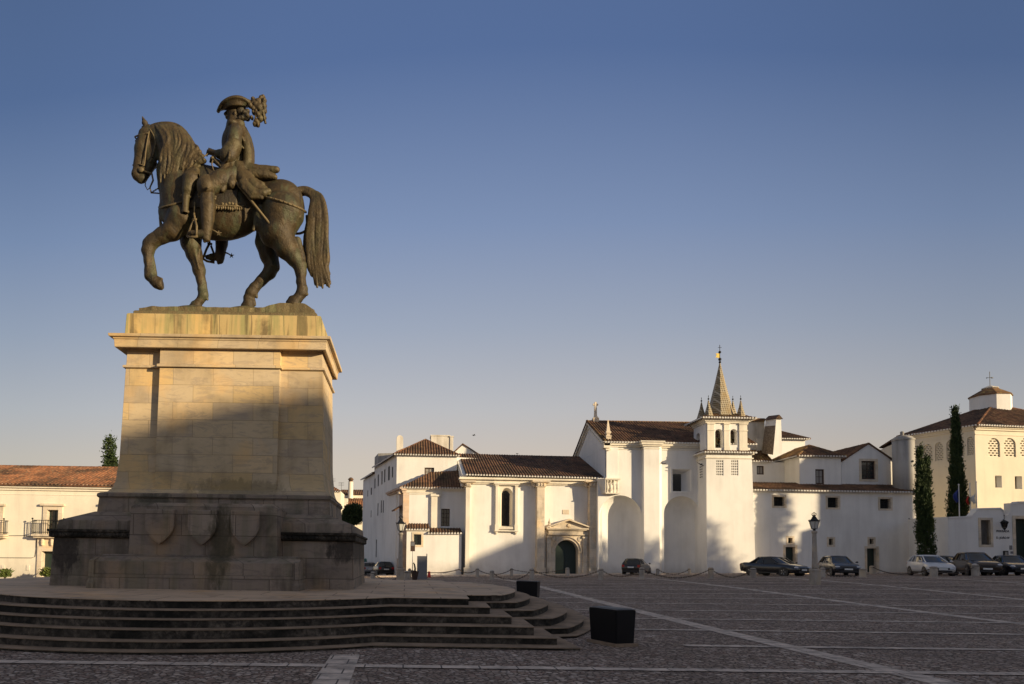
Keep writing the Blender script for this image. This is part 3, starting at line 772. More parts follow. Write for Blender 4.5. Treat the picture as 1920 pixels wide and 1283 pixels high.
def coat():
    f = Field((S(430,0)[0], YS-1.05, S(0,735)[2]), (S(920,0)[0], YS+1.05, S(0,190)[2]), .02)
    u = U
    def both(fn):
        for mm in (lambda p: p, MIR): fn(lambda a, b, ra, rb, k=.025, mm=mm: f.cone(mm(S(*a)), mm(S(*b)), ra*u, rb*u, k))
    # back folds of the cloak
    for w, dx in ((-.26,-6),(-.13,0),(0,2),(.13,0),(.26,-8)):
        f.smooth_chain([S(682+dx,235,w*.9), S(706+dx,290,w*1.1), S(720+dx,350,w*1.2), S(722+dx,410,w*1.3), S(712+dx,452,w*1.4)], [.10,.12,.13,.13,.12], .03)
    # tails lying back over the cantle
    for i, w in enumerate((-.36,-.2,-.05,.1,.24,.36)):
        f.smooth_chain([S(690,450,w), S(745,458-4*(i%2),w), S(810,458+5*(i%2),w), S(872,462,w*1.02)], [.12,.115,.10,.085], .02)
        f.smooth_chain([S(690,490,w*1.15), S(750,488,w*1.2), S(815,492,w*1.2), S(862,502,w*1.15)], [.14,.13,.12,.07], .02)
    f.cone(S(872,456,-.36), S(872,456,.38), .06, .06, .02)
    def side(c):
        # skirt falling over the flank to a knotted point
        c((660,455,.38),(700,530,.55),40,36,.04); c((700,500,.5),(760,560,.62),34,30,.03); c((690,540,.66),(745,592,.72),28,24,.02); c((690,560,.72),(735,610,.74),16,14,.02); c((735,610,.74),(790,612,.72),14,12,.02)
        c((745,594,.72),(800,592,.72),24,20,.02); c((800,590,.72),(828,578,.66),20,14,.02); c((812,560,.60),(830,596,.64),10,9,.02)
        c((760,556,.62),(800,575,.64),26,22,.02); c((690,500,.52),(790,548,.60),14,20,.02); c((720,500,.5),(792,540,.58),12,12,.01)
        c((650,470,.46),(684,548,.62),12,11,.01); c((662,462,.46),(702,552,.62),9,10,.01); c((672,458,.45),(716,560,.64),9,9,.01)
        # front skirts and breeches folds over the thigh
        c((606,430,.40),(580,512,.60),36,34,.03); c((625,445,.45),(622,540,.62),30,28,.03); c((580,505,.62),(548,556,.70),20,16,.03); c((560,500,.52),(540,530,.62),24,22,.03); c((600,520,.62),(575,572,.68),20,15,.02); c((560,480,.40),(520,540,.60),12,12,.02)
        # big turned-back cuff
        c((640,330,.52),(606,388,.53),42,50,.01)
        for k in range(16):
            a = 2*math.pi*k/16; b = 2*math.pi*(k+1)/16
            q = lambda t: (588+34*math.cos(t)*.75-22*math.sin(t)*.3, 384+40*math.sin(t), .53+.26*math.cos(t))
            c(q(a), q(b), 7, 7, .01)
        # shoulder seams and buttons
        c((655,238,.44),(690,300,.44),7,6,.02); c((640,290,.55),(690,345,.50),5,5,.015)
        # breeches ruffle at the knee
        for k in range(5): c((530+12*k,540-14*k,.74-.05*k),(552+12*k,560-16*k,.72-.05*k),13,11,.02)
        # waist sash
        c((575,400,.25),(640,430,.44),20,20,.02); c((640,430,.44),(700,440,.36),20,18,.02)
    both(side)
    for mm in (lambda p: p, MIR): f.cone(mm(S(572,382,.53)), mm(S(606,378,.53)), 32*u, 24*u, 0, 'sub')
    f.ell(S(640,444,.47), (22*u,.08,22*u), .02)
    for k in range(5):
        a = 2*math.pi*k/5; f.cone(S(640,446,.48), S(640+24*math.cos(a),446+22*math.sin(a),.47), .04, .02, .015)
    f.wrinkle(.006, 26, 6)
    return f.mesh('coat', BRONZE_L, RIDER)
coat()
def hat():
    f = Field((S(525,0)[0], YS-.65, S(0,225)[2]), (S(830,0)[0], YS+.65, S(0,30)[2]), .017)
    u = U
    N_ = 64
    for k in range(N_):
        a = 2*math.pi*k/N_; ca, sa = math.cos(a), math.sin(a)
        up = 56*abs(sa)**1.5 if sa > 0 else 36*abs(sa)**1.6
        out = S(642+90*ca, 122-8*ca-up + (12 if ca < -.8 else 0)*(-ca-.8)*5, (.40 if sa > 0 else .42)*sa)
        inn = S(645+40*ca, 124-6*ca, .18*sa)
        mid = S(643+68*ca, 124-7*ca-up*.34, .32*sa)
        f.cone(inn, mid, .035, .03, .02); f.cone(mid, out, .03, .028, .02)
        f.cone(out, out+np.array((0,0,.01)), .052, .045, .015)
    f.ell(S(656,100,0), (46*u,.21,30*u), .04)
    o = f.mesh('hat', BRONZE, RIDER)
    f = Field((S(570,0)[0], YS-.5, S(0,245)[2]), (S(740,0)[0], YS+.5, S(0,110)[2]), .017)
    rnd = random.Random(2)
    for k in range(26):
        w = rnd.uniform(-.24,.24); cx = 684+rnd.uniform(-28,30); cy = 160+rnd.uniform(-20,26)
        f.ell(S(cx,cy,w), (14*u,.075,14*u), .02)
    f.ell(S(676,150,0), (34*u,.22,40*u), .03)
    f.wrinkle(.006, 40, 2); f.mesh('hair', BRONZE_D, RIDER)
    f = Field((S(690,0)[0], YS-.4, S(0,245)[2]), (S(835,0)[0], YS+.45, S(0,40)[2]), .016)
    for (a, b, w, r) in [(716,92,.2,15),(728,112,.2,16),(742,76,.14,14),(758,108,.18,20),(745,128,.16,16),(725,100,.10,20),(748,88,.12,18),(770,92,.15,24),(786,72,.12,17),(798,66,.10,15),(804,85,.14,16),(800,112,.15,22),(776,120,.18,24),(806,140,.12,16),(788,150,.15,20),(770,160,.16,18),
                         (782,182,.15,22),(760,200,.14,19),(768,214,.10,16),(750,214,.12,13),(806,178,.10,13),(808,200,.10,9),(800,160,.10,14),(745,150,.12,13),(735,178,.10,12)]:
        f.ell(S(a,b,w), (r*u*.82,.09,r*u*.92), .012)
    for (a,b) in (((740,95),(800,62)),((770,110),(812,96)),((770,130),(815,150)),((778,150),(770,220)),((795,140),(810,206)),((760,120),(752,215))):
        f.cone(S(*a,.2), S(*b,.16), .035,.02,.012)
    f.wrinkle(.010, 46, 5); f.mesh('plume', BRONZE_L, RIDER)
hat()
def sword():
    m = MB()
    a = Vector(S(520,398,.56)); b = Vector(S(612,484,.60)); c = Vector(S(842,768,.74))
    m.tube([b, c], [.045,.032], 8); m.sphere(c, .034, 8, 5)
    m.build('sword_scabbard', BRONZE_L, RIDER, smooth=True)
    m = MB()
    m.tube([a, b], .032, 8); m.sphere(a, .05)
    for k in range(8): p = a.lerp(b, .12+k*.08); m.lathe(p, [(.0,-.01),(.045,-.008),(.045,.008),(0,.01)], 8, 'Y')
    m.tube([a.lerp(b,.05), Vector(S(516,430,.58)), Vector(S(526,466,.60)), Vector(S(555,484,.62)), Vector(S(598,482,.64))], .02, 6)
    m.tube([Vector(S(540,492,.72)), Vector(S(590,478,.66)), Vector(S(620,498,.58))], .028, 6)
    m.build('sword_hilt', BRONZE_L, RIDER, smooth=True)
    for mm in (lambda p: Vector(p), lambda p: Vector(MIR(p))):
        m = MB(); m.tube([mm(S(510,790,.70)), mm(S(530,796,.70)), mm(S(552,808,.70))], [.026,.022,.016])
        c = S(554,810,.70)
        for k in range(5):
            t = 2*math.pi*k/5+.3; m.tube([mm(c), mm(c+np.array((.085*math.cos(t),0,.085*math.sin(t))))], [.026,.004], 5)
        m.build('spur', BRONZE_L, RIDER, smooth=True)
    for mm in (lambda p: Vector(p), lambda p: Vector(MIR(p))):
        m = MB()
        for pts in ([(420,700,.70),(424,735,.72)], [(422,735,.72),(404,770,.72),(384,822,.72)], [(426,740,.76),(434,770,.82),(432,822,.84)], [(380,824,.70),(402,832,.76),(438,826,.84)], [(410,735,.72),(436,735,.74)]):
            P = [mm(S(*p)) for p in pts]; m.tube(P, .034, 6)
        m.tube([mm(S(424,640,.66)), mm(S(422,705,.70))], .025)
        m.build('stirrup', BRONZE_L, HORSE, smooth=True)
sword()
def statue_base():
    # cast ground under the hooves: gentle mound, front edge low
    nx, ny = 70, 26
    x0, x1 = xat(258,580,18.5), xat(588,580,18.5); y0, y1 = 18.62, 19.95
    hoof = [(S(428,1224,-.25), .34), (S(958,1203,.31), .42), (S(712,1228,-.29), .34)]
    zb = zat(420, 577, 18.65); m = MB(); vs = []
    for j in range(ny+1):
        for i in range(nx+1):
            x = x0+(x1-x0)*i/nx; y = y0+(y1-y0)*j/ny
            z = zb + .17*sstep(18.62, 19.4, y) + .02*mnoise.noise((x*3, y*3, 1))
            for p, rr in hoof:
                d = math.hypot(x-p[0], y-p[1]); z = max(z, z+(p[2]-z)*min(1, max(0, 1.9-(d/rr)))**.7) if p[2] > z else z
            z -= .10*sstep(.93, 1.0, i/nx) + .06*sstep(.07, 0, i/nx)
            vs.append((x + .03*mnoise.noise((x*2, y*2, 7)), y + (.03*mnoise.noise((x*5, 2, 3)) if j in (0, ny) else 0), z))
    W = nx+1; fs = [(j*W+i, j*W+i+1, (j+1)*W+i+1, (j+1)*W+i) for j in range(ny) for i in range(nx)]
    n = len(vs); zl = zb-.62
    low = [(v[0], v[1], zl) for v in vs]
    for i in range(nx): fs += [(i, n+i, n+i+1, i+1), (ny*W+i+1, n+ny*W+i+1, n+ny*W+i, ny*W+i)]
    for j in range(ny): fs += [((j+1)*W, n+(j+1)*W, n+j*W, j*W), (j*W+nx, n+j*W+nx, n+(j+1)*W+nx, (j+1)*W+nx)]
    m.add(vs+low, fs)
    o = m.build('bronze_base', BRONZE_B, ST, smooth=False)
    m = MB(); zt = zat(420, 584, 18.5)
    m.stack((x0+x1)/2, 0, [((x1-x0)/2+.10, 18.45, 20.1, zl-.02), ((x1-x0)/2+.10, 18.45, 20.1, zt-.03), ((x1-x0)/2+.05, 18.52, 20.05, zt)])
    m.build('bronze_plinth', BRONZE_B, ST, bevel=.015)
statue_base()
# ------------------------------------------------------------------ the square
def axis(segs):
    out = []
    for a, b, st in segs:
        n = max(1, round((b-a)/st)); out += [a+(b-a)*i/n for i in range(n)]
    return out+[segs[-1][1]]
def ground():
    xs = axis([(-900,-140,120),(-140,-40,10),(-40,70,1.0),(70,170,10),(170,900,120)]); ys = axis([(-220,-20,20),(-20,2,2),(2,72,1.0),(72,170,7),(170,1500,150)])
    m = MB(); W = len(xs)
    m.v = [(x, y, ground_z(x, y)) for y in ys for x in xs]
    m.f = [(j*W+i, j*W+i+1, (j+1)*W+i+1, (j+1)*W+i) for j in range(len(ys)-1) for i in range(W-1)]
    tag(m.build('ground', COBBLE, smooth=True, fix=False), kind='structure')
ground()
def strip_mesh(m, x0, y0, x1, y1, w, off):
    L = math.hypot(x1-x0, y1-y0); n = int(L/.5)+1; ux, uy = (x1-x0)/L, (y1-y0)/L
    vs = []; fs = []
    for k in range(n+1):
        t = L*k/n; x = x0+ux*t; y = y0+uy*t
        for sg in (-1, 1):
            xx = x-uy*w/2*sg; yy = y+ux*w/2*sg; vs.append((xx, yy, ground_z(xx, yy)+off))
    for k in range(n): fs.append((2*k, 2*k+1, 2*k+3, 2*k+2))
    m.add(vs, fs)
def strips():
    a = MB(); b = MB()
    for x, y0 in ((-.84, 4), (7.3, 4), (16.7, 4), (24.9, 6), (33.5, 10)):
        y1 = 11.0 if x < 0 else 53
        strip_mesh(a, x, y0, x-.012*(y1-y0), y1, .46, .007)
    k = 0; y = 4.35
    while y < 52:
        rot = .018
        if y < 11: strip_mesh(b, -16, y-16*rot, 34, y+34*rot, .25, .012)
        elif y < 27:
            strip_mesh(b, 5.2 if y < 22 else 4.6, y+.1, 44, y+44*rot, .25, .012)
            if y > 13: strip_mesh(b, -40, y-40*rot, -16.5, y-16*rot, .25, .012)
        else: strip_mesh(b, -30 if y > 28 else 5, y-30*rot if y > 28 else y+.1, 48, y+48*rot, .25, .012)
        y += 2.78
    tag(a.build('paving_strip', STRIP, fix=False), kind='structure'); tag(b.build('paving_cross_strip', STRIP, fix=False), kind='structure')
strips()
# footpath along the church and a kerb
def pavement():
    m = MB(); xs = axis([(-3,56,1.0)]); y0 = [60.2, 61.0]
    vs = []; fs = []
    for x in xs: 
        z = ground_z(x, 60.5)+.10
        vs += [(x, 60.4, ground_z(x,60.4)-.1), (x, 60.4, z), (x, 66.5, ground_z(x, 66)+.10)]
    for k in range(len(xs)-1):
        for i in range(2): fs.append((3*k+i, 3*k+3+i, 3*k+4+i, 3*k+1+i))
    m.add(vs, fs); tag(m.build('pavement', STRIP, fix=False), kind='structure')
pavement()
# ------------------------------------------------------------------ stepped platform
PCX, PCY = -4.7, 19.1
LV = [.745, .605, .468, .328, .172, .05]
RF = [5.51, 5.87, 6.14, 6.42, 6.71, 6.99]
PX = [1.32, 1.70, 2.05, 2.39, 2.74, 3.05]; PY = [14.05, 13.60, 13.07, 12.62, 12.28, 11.90]
QX = [1.37, 1.77, 2.10, 2.46, 2.80, 3.02]; QY = [15.3, 15.0, 14.6, 14.25, 13.9, 13.6]
RS = [8.72, 9.10, 9.55, 10.0, 10.4, 10.62]; RCX = -5.75
def outline(i):
    rf = RF[i]
    cy = 17.67; dx = math.sqrt(max(0, rf*rf-(cy-PY[i])**2)); cxa = -4.5
    right = []
    a0 = math.asin(min(1, dx/rf))
    n = 20
    for k in range(n+1):            # front bulge, middle to right
        a = a0*k/n; right.append((cxa+rf*math.sin(a), cy-rf*math.cos(a)))
    right.append((PX[i], PY[i])); right.append((PX[i], QY[i]+.02) if PX[i] >= QX[i] else (QX[i], QY[i]))
    a1 = math.asin((PCY-QY[i])/RS[i])
    for k in range(1, 25):
        a = -a1*(1-k/24); right.append((RCX+RS[i]*math.cos(a), PCY+RS[i]*math.sin(a)))
    back = [(x, 2*PCY-y) for x, y in reversed(right[:-1])]
    half = right+back
    left = [(2*(-4.5)-x, y) for x, y in reversed(half)][1:-1]
    return half+left
def platform():
    t = thing('stepped_platform', 'dark lichened stone steps and paved platform carrying the equestrian monument', 'steps', (PCX, PCY, 0))
    outs = [outline(i) for i in range(6)]
    for i in range(6):
        o = outs[i]; z1 = LV[i]; z0 = (LV[i+1] if i < 5 else 0)-.02
        m = MB(); n = len(o)
        for k in range(n):
            a, b = o[k], o[(k+1) % n]
            m.quad((a[0],a[1],z0),(b[0],b[1],z0),(b[0],b[1],z1-.012),(a[0],a[1],z1-.012))
        m.build('riser', RISER, t)
        m = MB()
        c = [sum(p[0] for p in o)/n, sum(p[1] for p in o)/n]
        big = [(p[0]+(.02 if p[0] > c[0] else -.02)*.5, p[1]-(.02 if p[1] < PCY else -.02)) for p in o]
        inner = [(x, y) for x, y in outs[i-1]] if i > 0 else None
        loops = [[Vector((x, y, 0)) for x, y in big]]
        if inner: loops.append([Vector((x, y, 0)) for x, y in inner])
        flat = [p for l in loops for p in l]
        m.add([(p.x, p.y, z1) for p in flat], tessellate_polygon(loops))
        for k in range(n):
            a, b = big[k], big[(k+1) % n]
            m.quad((a[0],a[1],z1-.014),(b[0],b[1],z1-.014),(b[0],b[1],z1),(a[0],a[1],z1))
        m.build('tread' if i else 'platform_top', TREAD if i else PAVE, t)
platform()
# ------------------------------------------------------------------ pedestal
def zp(py, d, px=380): return zat(px, py, d)
MON = thing('monument_pedestal', 'tall pale stone pedestal with three blank shields and a wide cornice under the bronze horseman', 'pedestal', (-4.86, YS, .745))
def pedestal():
    xc = -4.86; T = .745
    def st(name, mat, lv, bev=.012, xc=xc):
        m = MB(); m.stack(xc, 0, lv); return m.build(name, mat, MON, bevel=bev)
    sym = lambda hx, yf, z: (hx, yf, 2*YS-yf, z)
    # base block, carved band, weathered slope
    z1, z2, z3, z4 = zp(1012,16.8), zp(996,16.7), zp(979,16.8), zp(962,17.35)
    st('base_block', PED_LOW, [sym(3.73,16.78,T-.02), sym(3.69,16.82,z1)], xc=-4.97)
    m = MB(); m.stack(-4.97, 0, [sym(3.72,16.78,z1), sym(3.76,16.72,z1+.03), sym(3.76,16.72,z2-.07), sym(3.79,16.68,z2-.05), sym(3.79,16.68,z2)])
    rnd = random.Random(4)
    for sx in (-1, 1):
        x = 1.86
        while x < 3.66:
            for r in range(2):
                zc = z1+.07+.085*r+.01; rr = .040+rnd.random()*.014
                m.sphere((-4.97+sx*(x+.045*r), 16.71, zc), rr, 6, 4, (1.15,.55,.9))
            x += .095
    m.build('carved_band', RISER, MON)
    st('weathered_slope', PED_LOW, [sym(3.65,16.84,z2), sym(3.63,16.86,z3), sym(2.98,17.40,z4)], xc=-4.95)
    # upper base with flare to the shaft
    z5 = zp(926,17.5)
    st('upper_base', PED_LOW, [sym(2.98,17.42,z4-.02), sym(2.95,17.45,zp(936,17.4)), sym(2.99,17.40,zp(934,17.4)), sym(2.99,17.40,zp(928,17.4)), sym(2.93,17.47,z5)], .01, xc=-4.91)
    zf = zp(893,17.8); fl = [sym(2.93,17.47,z5-.004)]
    for k in range(1, 9):
        a = math.pi/2*k/8; fl.append(sym(2.93-.23*math.sin(a), 17.47+.23*math.sin(a)*1.2, z5+(zf-z5)*(1-math.cos(a))))
    zt = zp(693,17.85)
    st('shaft', PED, fl+[sym(2.66,17.80,zp(860,17.8)), sym(2.61,17.87,zt)], .006)
    zm = zp(690,17.85)
    st('frieze_moulding', PED, [sym(2.61,17.87,zt), sym(2.67,17.80,zt+.02), sym(2.67,17.80,zm+.03), sym(2.61,17.87,zm+.06)], .006)
    zc0 = zp(657,17.85)
    st('frieze', PED, [sym(2.60,17.87,zm+.055), sym(2.59,17.88,zc0+.05)], .006)
    # raised middle panel
    x0, x1 = xat(296.5,800,17.75), xat(523,800,17.75)
    m = MB(); hx = (x1-x0)/2; cx = (x0+x1)/2
    m.stack(cx, 0, [(hx,17.66,17.9,z5+.10), (hx,17.63,17.9,zf+.1), (hx-.005,17.70,18.0,zt)]); m.stack(cx, 0, [(hx+.05,17.63,18.0,zt+.003), (hx+.05,17.63,18.0,zm+.03), (hx,17.70,18.0,zm+.06), (hx,17.71,18.0,zc0+.04)])
    m.build('raised_panel', PED, MON, bevel=.006)
    # cornice
    ct, cb = zp(627,17.45), zp(652,17.5)
    st('cornice', PED, [sym(2.60,17.84,zc0+.03), sym(2.62,17.80,zc0+.06), sym(2.74,17.62,cb), sym(2.76,17.57,cb+.015), sym(2.77,17.55,ct-.13), sym(2.79,17.52,ct-.115), sym(2.79,17.52,ct-.085), sym(2.88,17.46,ct-.07), sym(2.89,17.44,ct), sym(2.58,17.66,ct+.03)], .006, xc=-4.90)
    st('attic', PED_TOP, [sym(2.59,17.72,ct+.02), sym(2.57,17.75,zp(590,17.75)), sym(2.53,17.80,zp(588,17.75)), ], .01, xc=-4.88)
    # shield block
    yb = 16.24; zt2, zb2 = zp(951,yb), zp(1040,yb)
    m = MB(); m.stack(-4.80, 0, [(1.77,yb,17.5,zb2-.03), (1.75,yb+.02,17.5,zt2)]); m.stack(-4.80, 0, [(1.74,yb+.03,17.5,zt2), (1.66,yb+.06,17.5,zt2+.05), (1.62,yb+.12,17.5,zp(944,16.4))])
    m.build('shield_block', PED_LOW, MON, bevel=.012)
    sh_t = zp(957,yb); sh_b = zp(1022,yb)
    for i, px in enumerate((303, 382, 461.5)):
        c = xat(px, 985, yb); w = .335; m = MB()
        def prof(w, t, b):
            p = [(c-w,t),(c+w,t)]
            for k in range(13):
                a = k/12; p.append((c+w*(math.cos(a*math.pi/2)**.85 if k < 12 else 0), t-(t-b)*(.45+.55*a)))
            p += [(2*c-x, z) for x, z in reversed(p[2:-1])]
            return p
        o = prof(w, sh_t, sh_b); q = prof(w-.035, sh_t-.03, sh_b+.05)
        n = len(o)
        m.add([(x, yb+.02, z) for x, z in o]+[(x, yb-.15, z) for x, z in o]+[(x, yb-.165, z) for x, z in q], [(k, (k+1) % n, n+(k+1) % n, n+k) for k in range(n)]+[(n+k, n+(k+1) % n, 2*n+(k+1) % n, 2*n+k) for k in range(n)]+[tuple(range(2*n, 3*n))])
        m.build('shield', PED_LOW, MON)
    # bench-like plinth in front
    f = 15.75; zb = zp(1055,f); zmid = zp(1079,f)
    m = MB(); m.stack(xc, 0, [(2.44,f,17.0,T-.02), (2.43,f+.01,17.0,zmid)]); m.stack(xc, 0, [(2.38,f+.05,17.0,zmid), (2.36,f+.06,17.0,zb), (2.30,f+.48,17.0,zp(1040,16.2)-.02)])
    for sx in (-1, 1):   # end scrolls
        cxx = xc+sx*2.36
        m.stack(cxx, 0, [(.09,f-.03,16.4,T-.02), (.09,f-.03,16.4,T+.12), (.065,f+.0,16.4,T+.2), (.065,f+.02,16.4,zb+.02), (.07,f+.3,16.5,zp(1047,16.2))])
    m.build('front_plinth', PED_LOW, MON, bevel=.01)
pedestal()
LID = plain('dull_glass_lid', (.05,.055,.06), .55)  # dark grey and rough to dull the lid's bright sky reflection
# black floodlight boxes
def floodlight(loc, rz, label):
    t = thing('floodlight_box', label, 'floodlight', loc, rz, 'black floodlight boxes')
    m = MB(); m.hexa([(-.38,-.20,.05),(.38,-.20,.05),(.38,.20,.05),(-.38,.20,.05)], [(-.41,-.225,.66),(.41,-.225,.66),(.41,.225,.66),(-.41,.225,.66)])
    m.build('housing', BLACK_PAINT, t, world=False, bevel=.012)
    m = MB(); m.box(-.405,.405,-.22,.22,.664,.678); m.build('rim', GREY_METAL, t, world=False, bevel=.004)
    m = MB(); m.box(-.36,.36,-.175,.175,.680,.686); m.build('glass_lid', LID, t, world=False)
    m = MB(); m.stack(0, 0, [(.44,-.26,.26,-.05),(.44,-.26,.26,.055)]); m.build('stone_foot', TREAD, t, world=False, bevel=.01)
    return t
p = on_ground(1155, 1211); floodlight((p.x, p.y+.25, ground_z(p.x,p.y)), R(111), 'black floodlight box standing by the front steps, nearest the viewer')
p = on_ground(993, 1124); floodlight((p.x, p.y+.3, ground_z(p.x,p.y)), R(-25), 'black floodlight box half hidden behind the rounded steps')
# ------------------------------------------------------------------ roofs and openings
def tile_roof(name, parent, mat, poly, pitch=.27, amp=.085, trim=True, row=.42, thick=.10):
    """clay barrel tiles on a convex polygon; poly[0]->poly[1] is the eave"""
    P = [Vector(p) for p in poly]; e1 = (P[1]-P[0]).normalized()
    nrm = None
    for k in range(2, len(P)):
        c = (P[1]-P[0]).cross(P[k]-P[0])
        if c.length > 1e-6: nrm = c.normalized(); break
    if nrm.z < 0: nrm = -nrm
    up = nrm.cross(e1); 
    if up.z < 0: up = -up
    Q = [((p-P[0]).dot(e1), (p-P[0]).dot(up)) for p in P]
    u0 = min(q[0] for q in Q); u1 = max(q[0] for q in Q); n = len(Q)
    def span(u):
        vs = []
        for i in range(n):
            a, b = Q[i], Q[(i+1) % n]
            if abs(a[0]-b[0]) < 1e-9:
                if abs(u-a[0]) < 1e-6: vs += [a[1], b[1]]
            else:
                t = (u-a[0])/(b[0]-a[0])
                if -1e-6 <= t <= 1+1e-6: vs.append(a[1]+(b[1]-a[1])*t)
        return (min(vs), max(vs)) if vs else (0, 0)
    m = MB(); ns = 6; N = max(1, round((u1-u0)/pitch)); rnd = random.Random(int(abs(P[0].x*97+P[0].z*13)))
    cols = []
    for t in range(N):
        jit = rnd.uniform(-.012,.012); ro = rnd.uniform(-.05,.05)
        for k in range(ns):
            u = u0+(u1-u0)*(t+k/ns)/N; ph = k/ns
            h = amp*(abs(math.sin(math.pi*ph))**.8)*1.0 + (jit if 0 < k else 0)
            cols.append((min(max(u, u0+1e-4), u1-1e-4), h, ro))
    cols.append((u1-1e-4, 0, 0))
    vmax = max(q[1] for q in Q); rows = max(2, int(vmax/row)); base = len(m.v); vs = []; fs = []
    for u, h, ro in cols:
        lo, hi = span(u)
        for r in range(rows+1):
            v = lo+(hi-lo)*min(1, max(0, r/rows+(ro*.0)))
            sag = .02*mnoise.noise((u*.35, v*.35, P[0].z))
            vs.append(P[0]+e1*u+up*v+nrm*(h+.02*((r*7+int(u/pitch)*3) % 3)/3+sag))
    W = rows+1
    for c in range(len(cols)-1):
        for r in range(rows): fs.append((c*W+r, (c+1)*W+r, (c+1)*W+r+1, c*W+r+1))
    m.add(vs, fs)
    # underside
    m.add([p-nrm*thick*.6 for p in P], [tuple(range(n))])
    for i in range(n):
        a, b = P[i], P[(i+1) % n]; m.quad(a-nrm*thick*.6, b-nrm*thick*.6, b+nrm*.015, a+nrm*.015)
    o = m.build(name, mat, parent, fix=False)
    if trim:   # limewashed mortar plugs under the first row of tiles
        m = MB(); out = -up
        for t in range(N):
            u = u0+(u1-u0)*(t+.5)/N; lo, hi = span(u)
            if lo > .05 or hi-lo < .05: continue
            c = P[0]+e1*u+up*lo
            a = [c+e1*x+nrm*z+out*.055 for x, z in ((-.085,-.07),(.085,-.07),(.085,.02),(.05,.062),(-.05,.062),(-.085,.02))]
            m.prism(a, up*.14)
        if m.v:
            lo0 = [u0+(u1-u0)*.02, u0+(u1-u0)*.98]; q = [P[0]+e1*x+up*max(0, span(x)[0])-nrm*.05+up*.05 for x in lo0]
            m.tube(q, .015, 4); m.build('eave_trim', WHITE, o, fix=False)
    return o
def ridge(m, a, b, r=.10): 
    a = Vector(a); b = Vector(b); n = max(2, int((b-a).length/.45))
    for k in range(n): m.tube([a.lerp(b, k/n), a.lerp(b, (k+.98)/n)], [r*1.06, r*.94], 7)
def ridge_part(parent, mat, segs, r=.11):
    m = MB()
    for a, b in segs: ridge(m, a, b, r)
    return m.build('ridge_tiles', mat, parent, fix=False)
def opening(fac, bld, holes, x0, y0, x1, y1, depth=.28, surround=0, proud=.05, smat=None, kind='window', bars=(2,3), arch=False, pane=None, frame=None, sill=0, head=0, label=None, barm=None, o=0.0, fw=.06):
    a0, a1, z0, z1 = fac.rect(x0, y0, x1, y1, o)
    pts = arch_pts(a0, a1, z0, z1) if arch else rect_pts(a0, a1, z0, z1)
    holes.append(pts)
    m = MB(); smat = smat or STONE
    cap = 0
    if surround:
        w = surround
        out = arch_pts(a0-w, a1+w, z0-(sill or w), z1+w) if arch else rect_pts(a0-w, a1+w, z0-(sill or w), z1+w)
        if kind == 'door': out = [(p, max(q, z0)) if not arch else (p, max(q, z0)) for p, q in out]
        panel(m, fac, out, [pts] if kind != 'door' else [[(p, q+.003 if abs(q-z0) < 1e-6 else q) for p, q in pts]], proud)
        reveal(m, fac, out, 0, proud)
        if head: fac.boxm(m, a0-w-head, a1+w+head, z1+w, z1+w+head*.9, 0, proud+head)
    reveal(m, fac, pts, proud if surround else 0, -depth)
    w = m.build(kind if kind != 'door' else 'door_surround', smat if surround else WHITE, bld, fix=False)
    if label: w['label'] = label
    m = MB(); panel(m, fac, pts, (), -depth+.005)
    pn = m.build('pane' if kind == 'window' else 'door', pane or GLASS, w, fix=False)
    if frame is not None:
        m = MB(); fo = -depth+.05
        fac.boxm(m, a0, a0+fw, z0, z1, -depth, fo); fac.boxm(m, a1-fw, a1, z0, z1, -depth, fo)
        fac.boxm(m, a0+fw, a1-fw, z1-fw, z1, -depth, fo); fac.boxm(m, a0+fw, a1-fw, z0, z0+fw, -depth, fo)
        for k in range(1, bars[0]):
            c = a0+(a1-a0)*k/bars[0]; fac.boxm(m, c-.025, c+.025, z0+fw, z1-fw, -depth, fo-.008)
        for k in range(1, bars[1]):
            c = z0+(z1-z0)*k/bars[1]; fac.boxm(m, a0+fw, a1-fw, c-.02, c+.02, -depth, fo-.013)
        m.build('frame', frame, w, fix=False)
    if barm is not None:
        m = MB(); nb = max(3, int((a1-a0)/.14)); mb_ = max(2, int((z1-z0)/.22))
        for k in range(1, nb): c = a0+(a1-a0)*k/nb; m.tube([fac.P(c,z0,-depth*.45), fac.P(c,z1-(.0 if not arch else abs(c-(a0+a1)/2)**2/((a1-a0)/2)*.9),-depth*.45)], .014, 4)
        for k in range(1, mb_): c = z0+(z1-z0)*k/mb_; m.tube([fac.P(a0,c,-depth*.45), fac.P(a1,c,-depth*.45)], .012, 4)
        m.build('grille', IRON, w, fix=False)
    return (a0, a1, z0, z1)
def facade_box(fac, bld, name, mat, x0, y0, x1, y1, o0, o1, bevel=0):
    a0, a1, z0, z1 = fac.rect(x0, y0, x1, y1, o1); m = MB(); fac.boxm(m, a0, a1, z0, z1, o0, o1)
    return m.build(name, mat, bld, bevel=bevel)
def bld(name, label, p, cat='building', group=None):
    return thing(name, label, cat, (p.x, p.y, ground_z(p.x, p.y)), 0, group)
LOW = -4.0
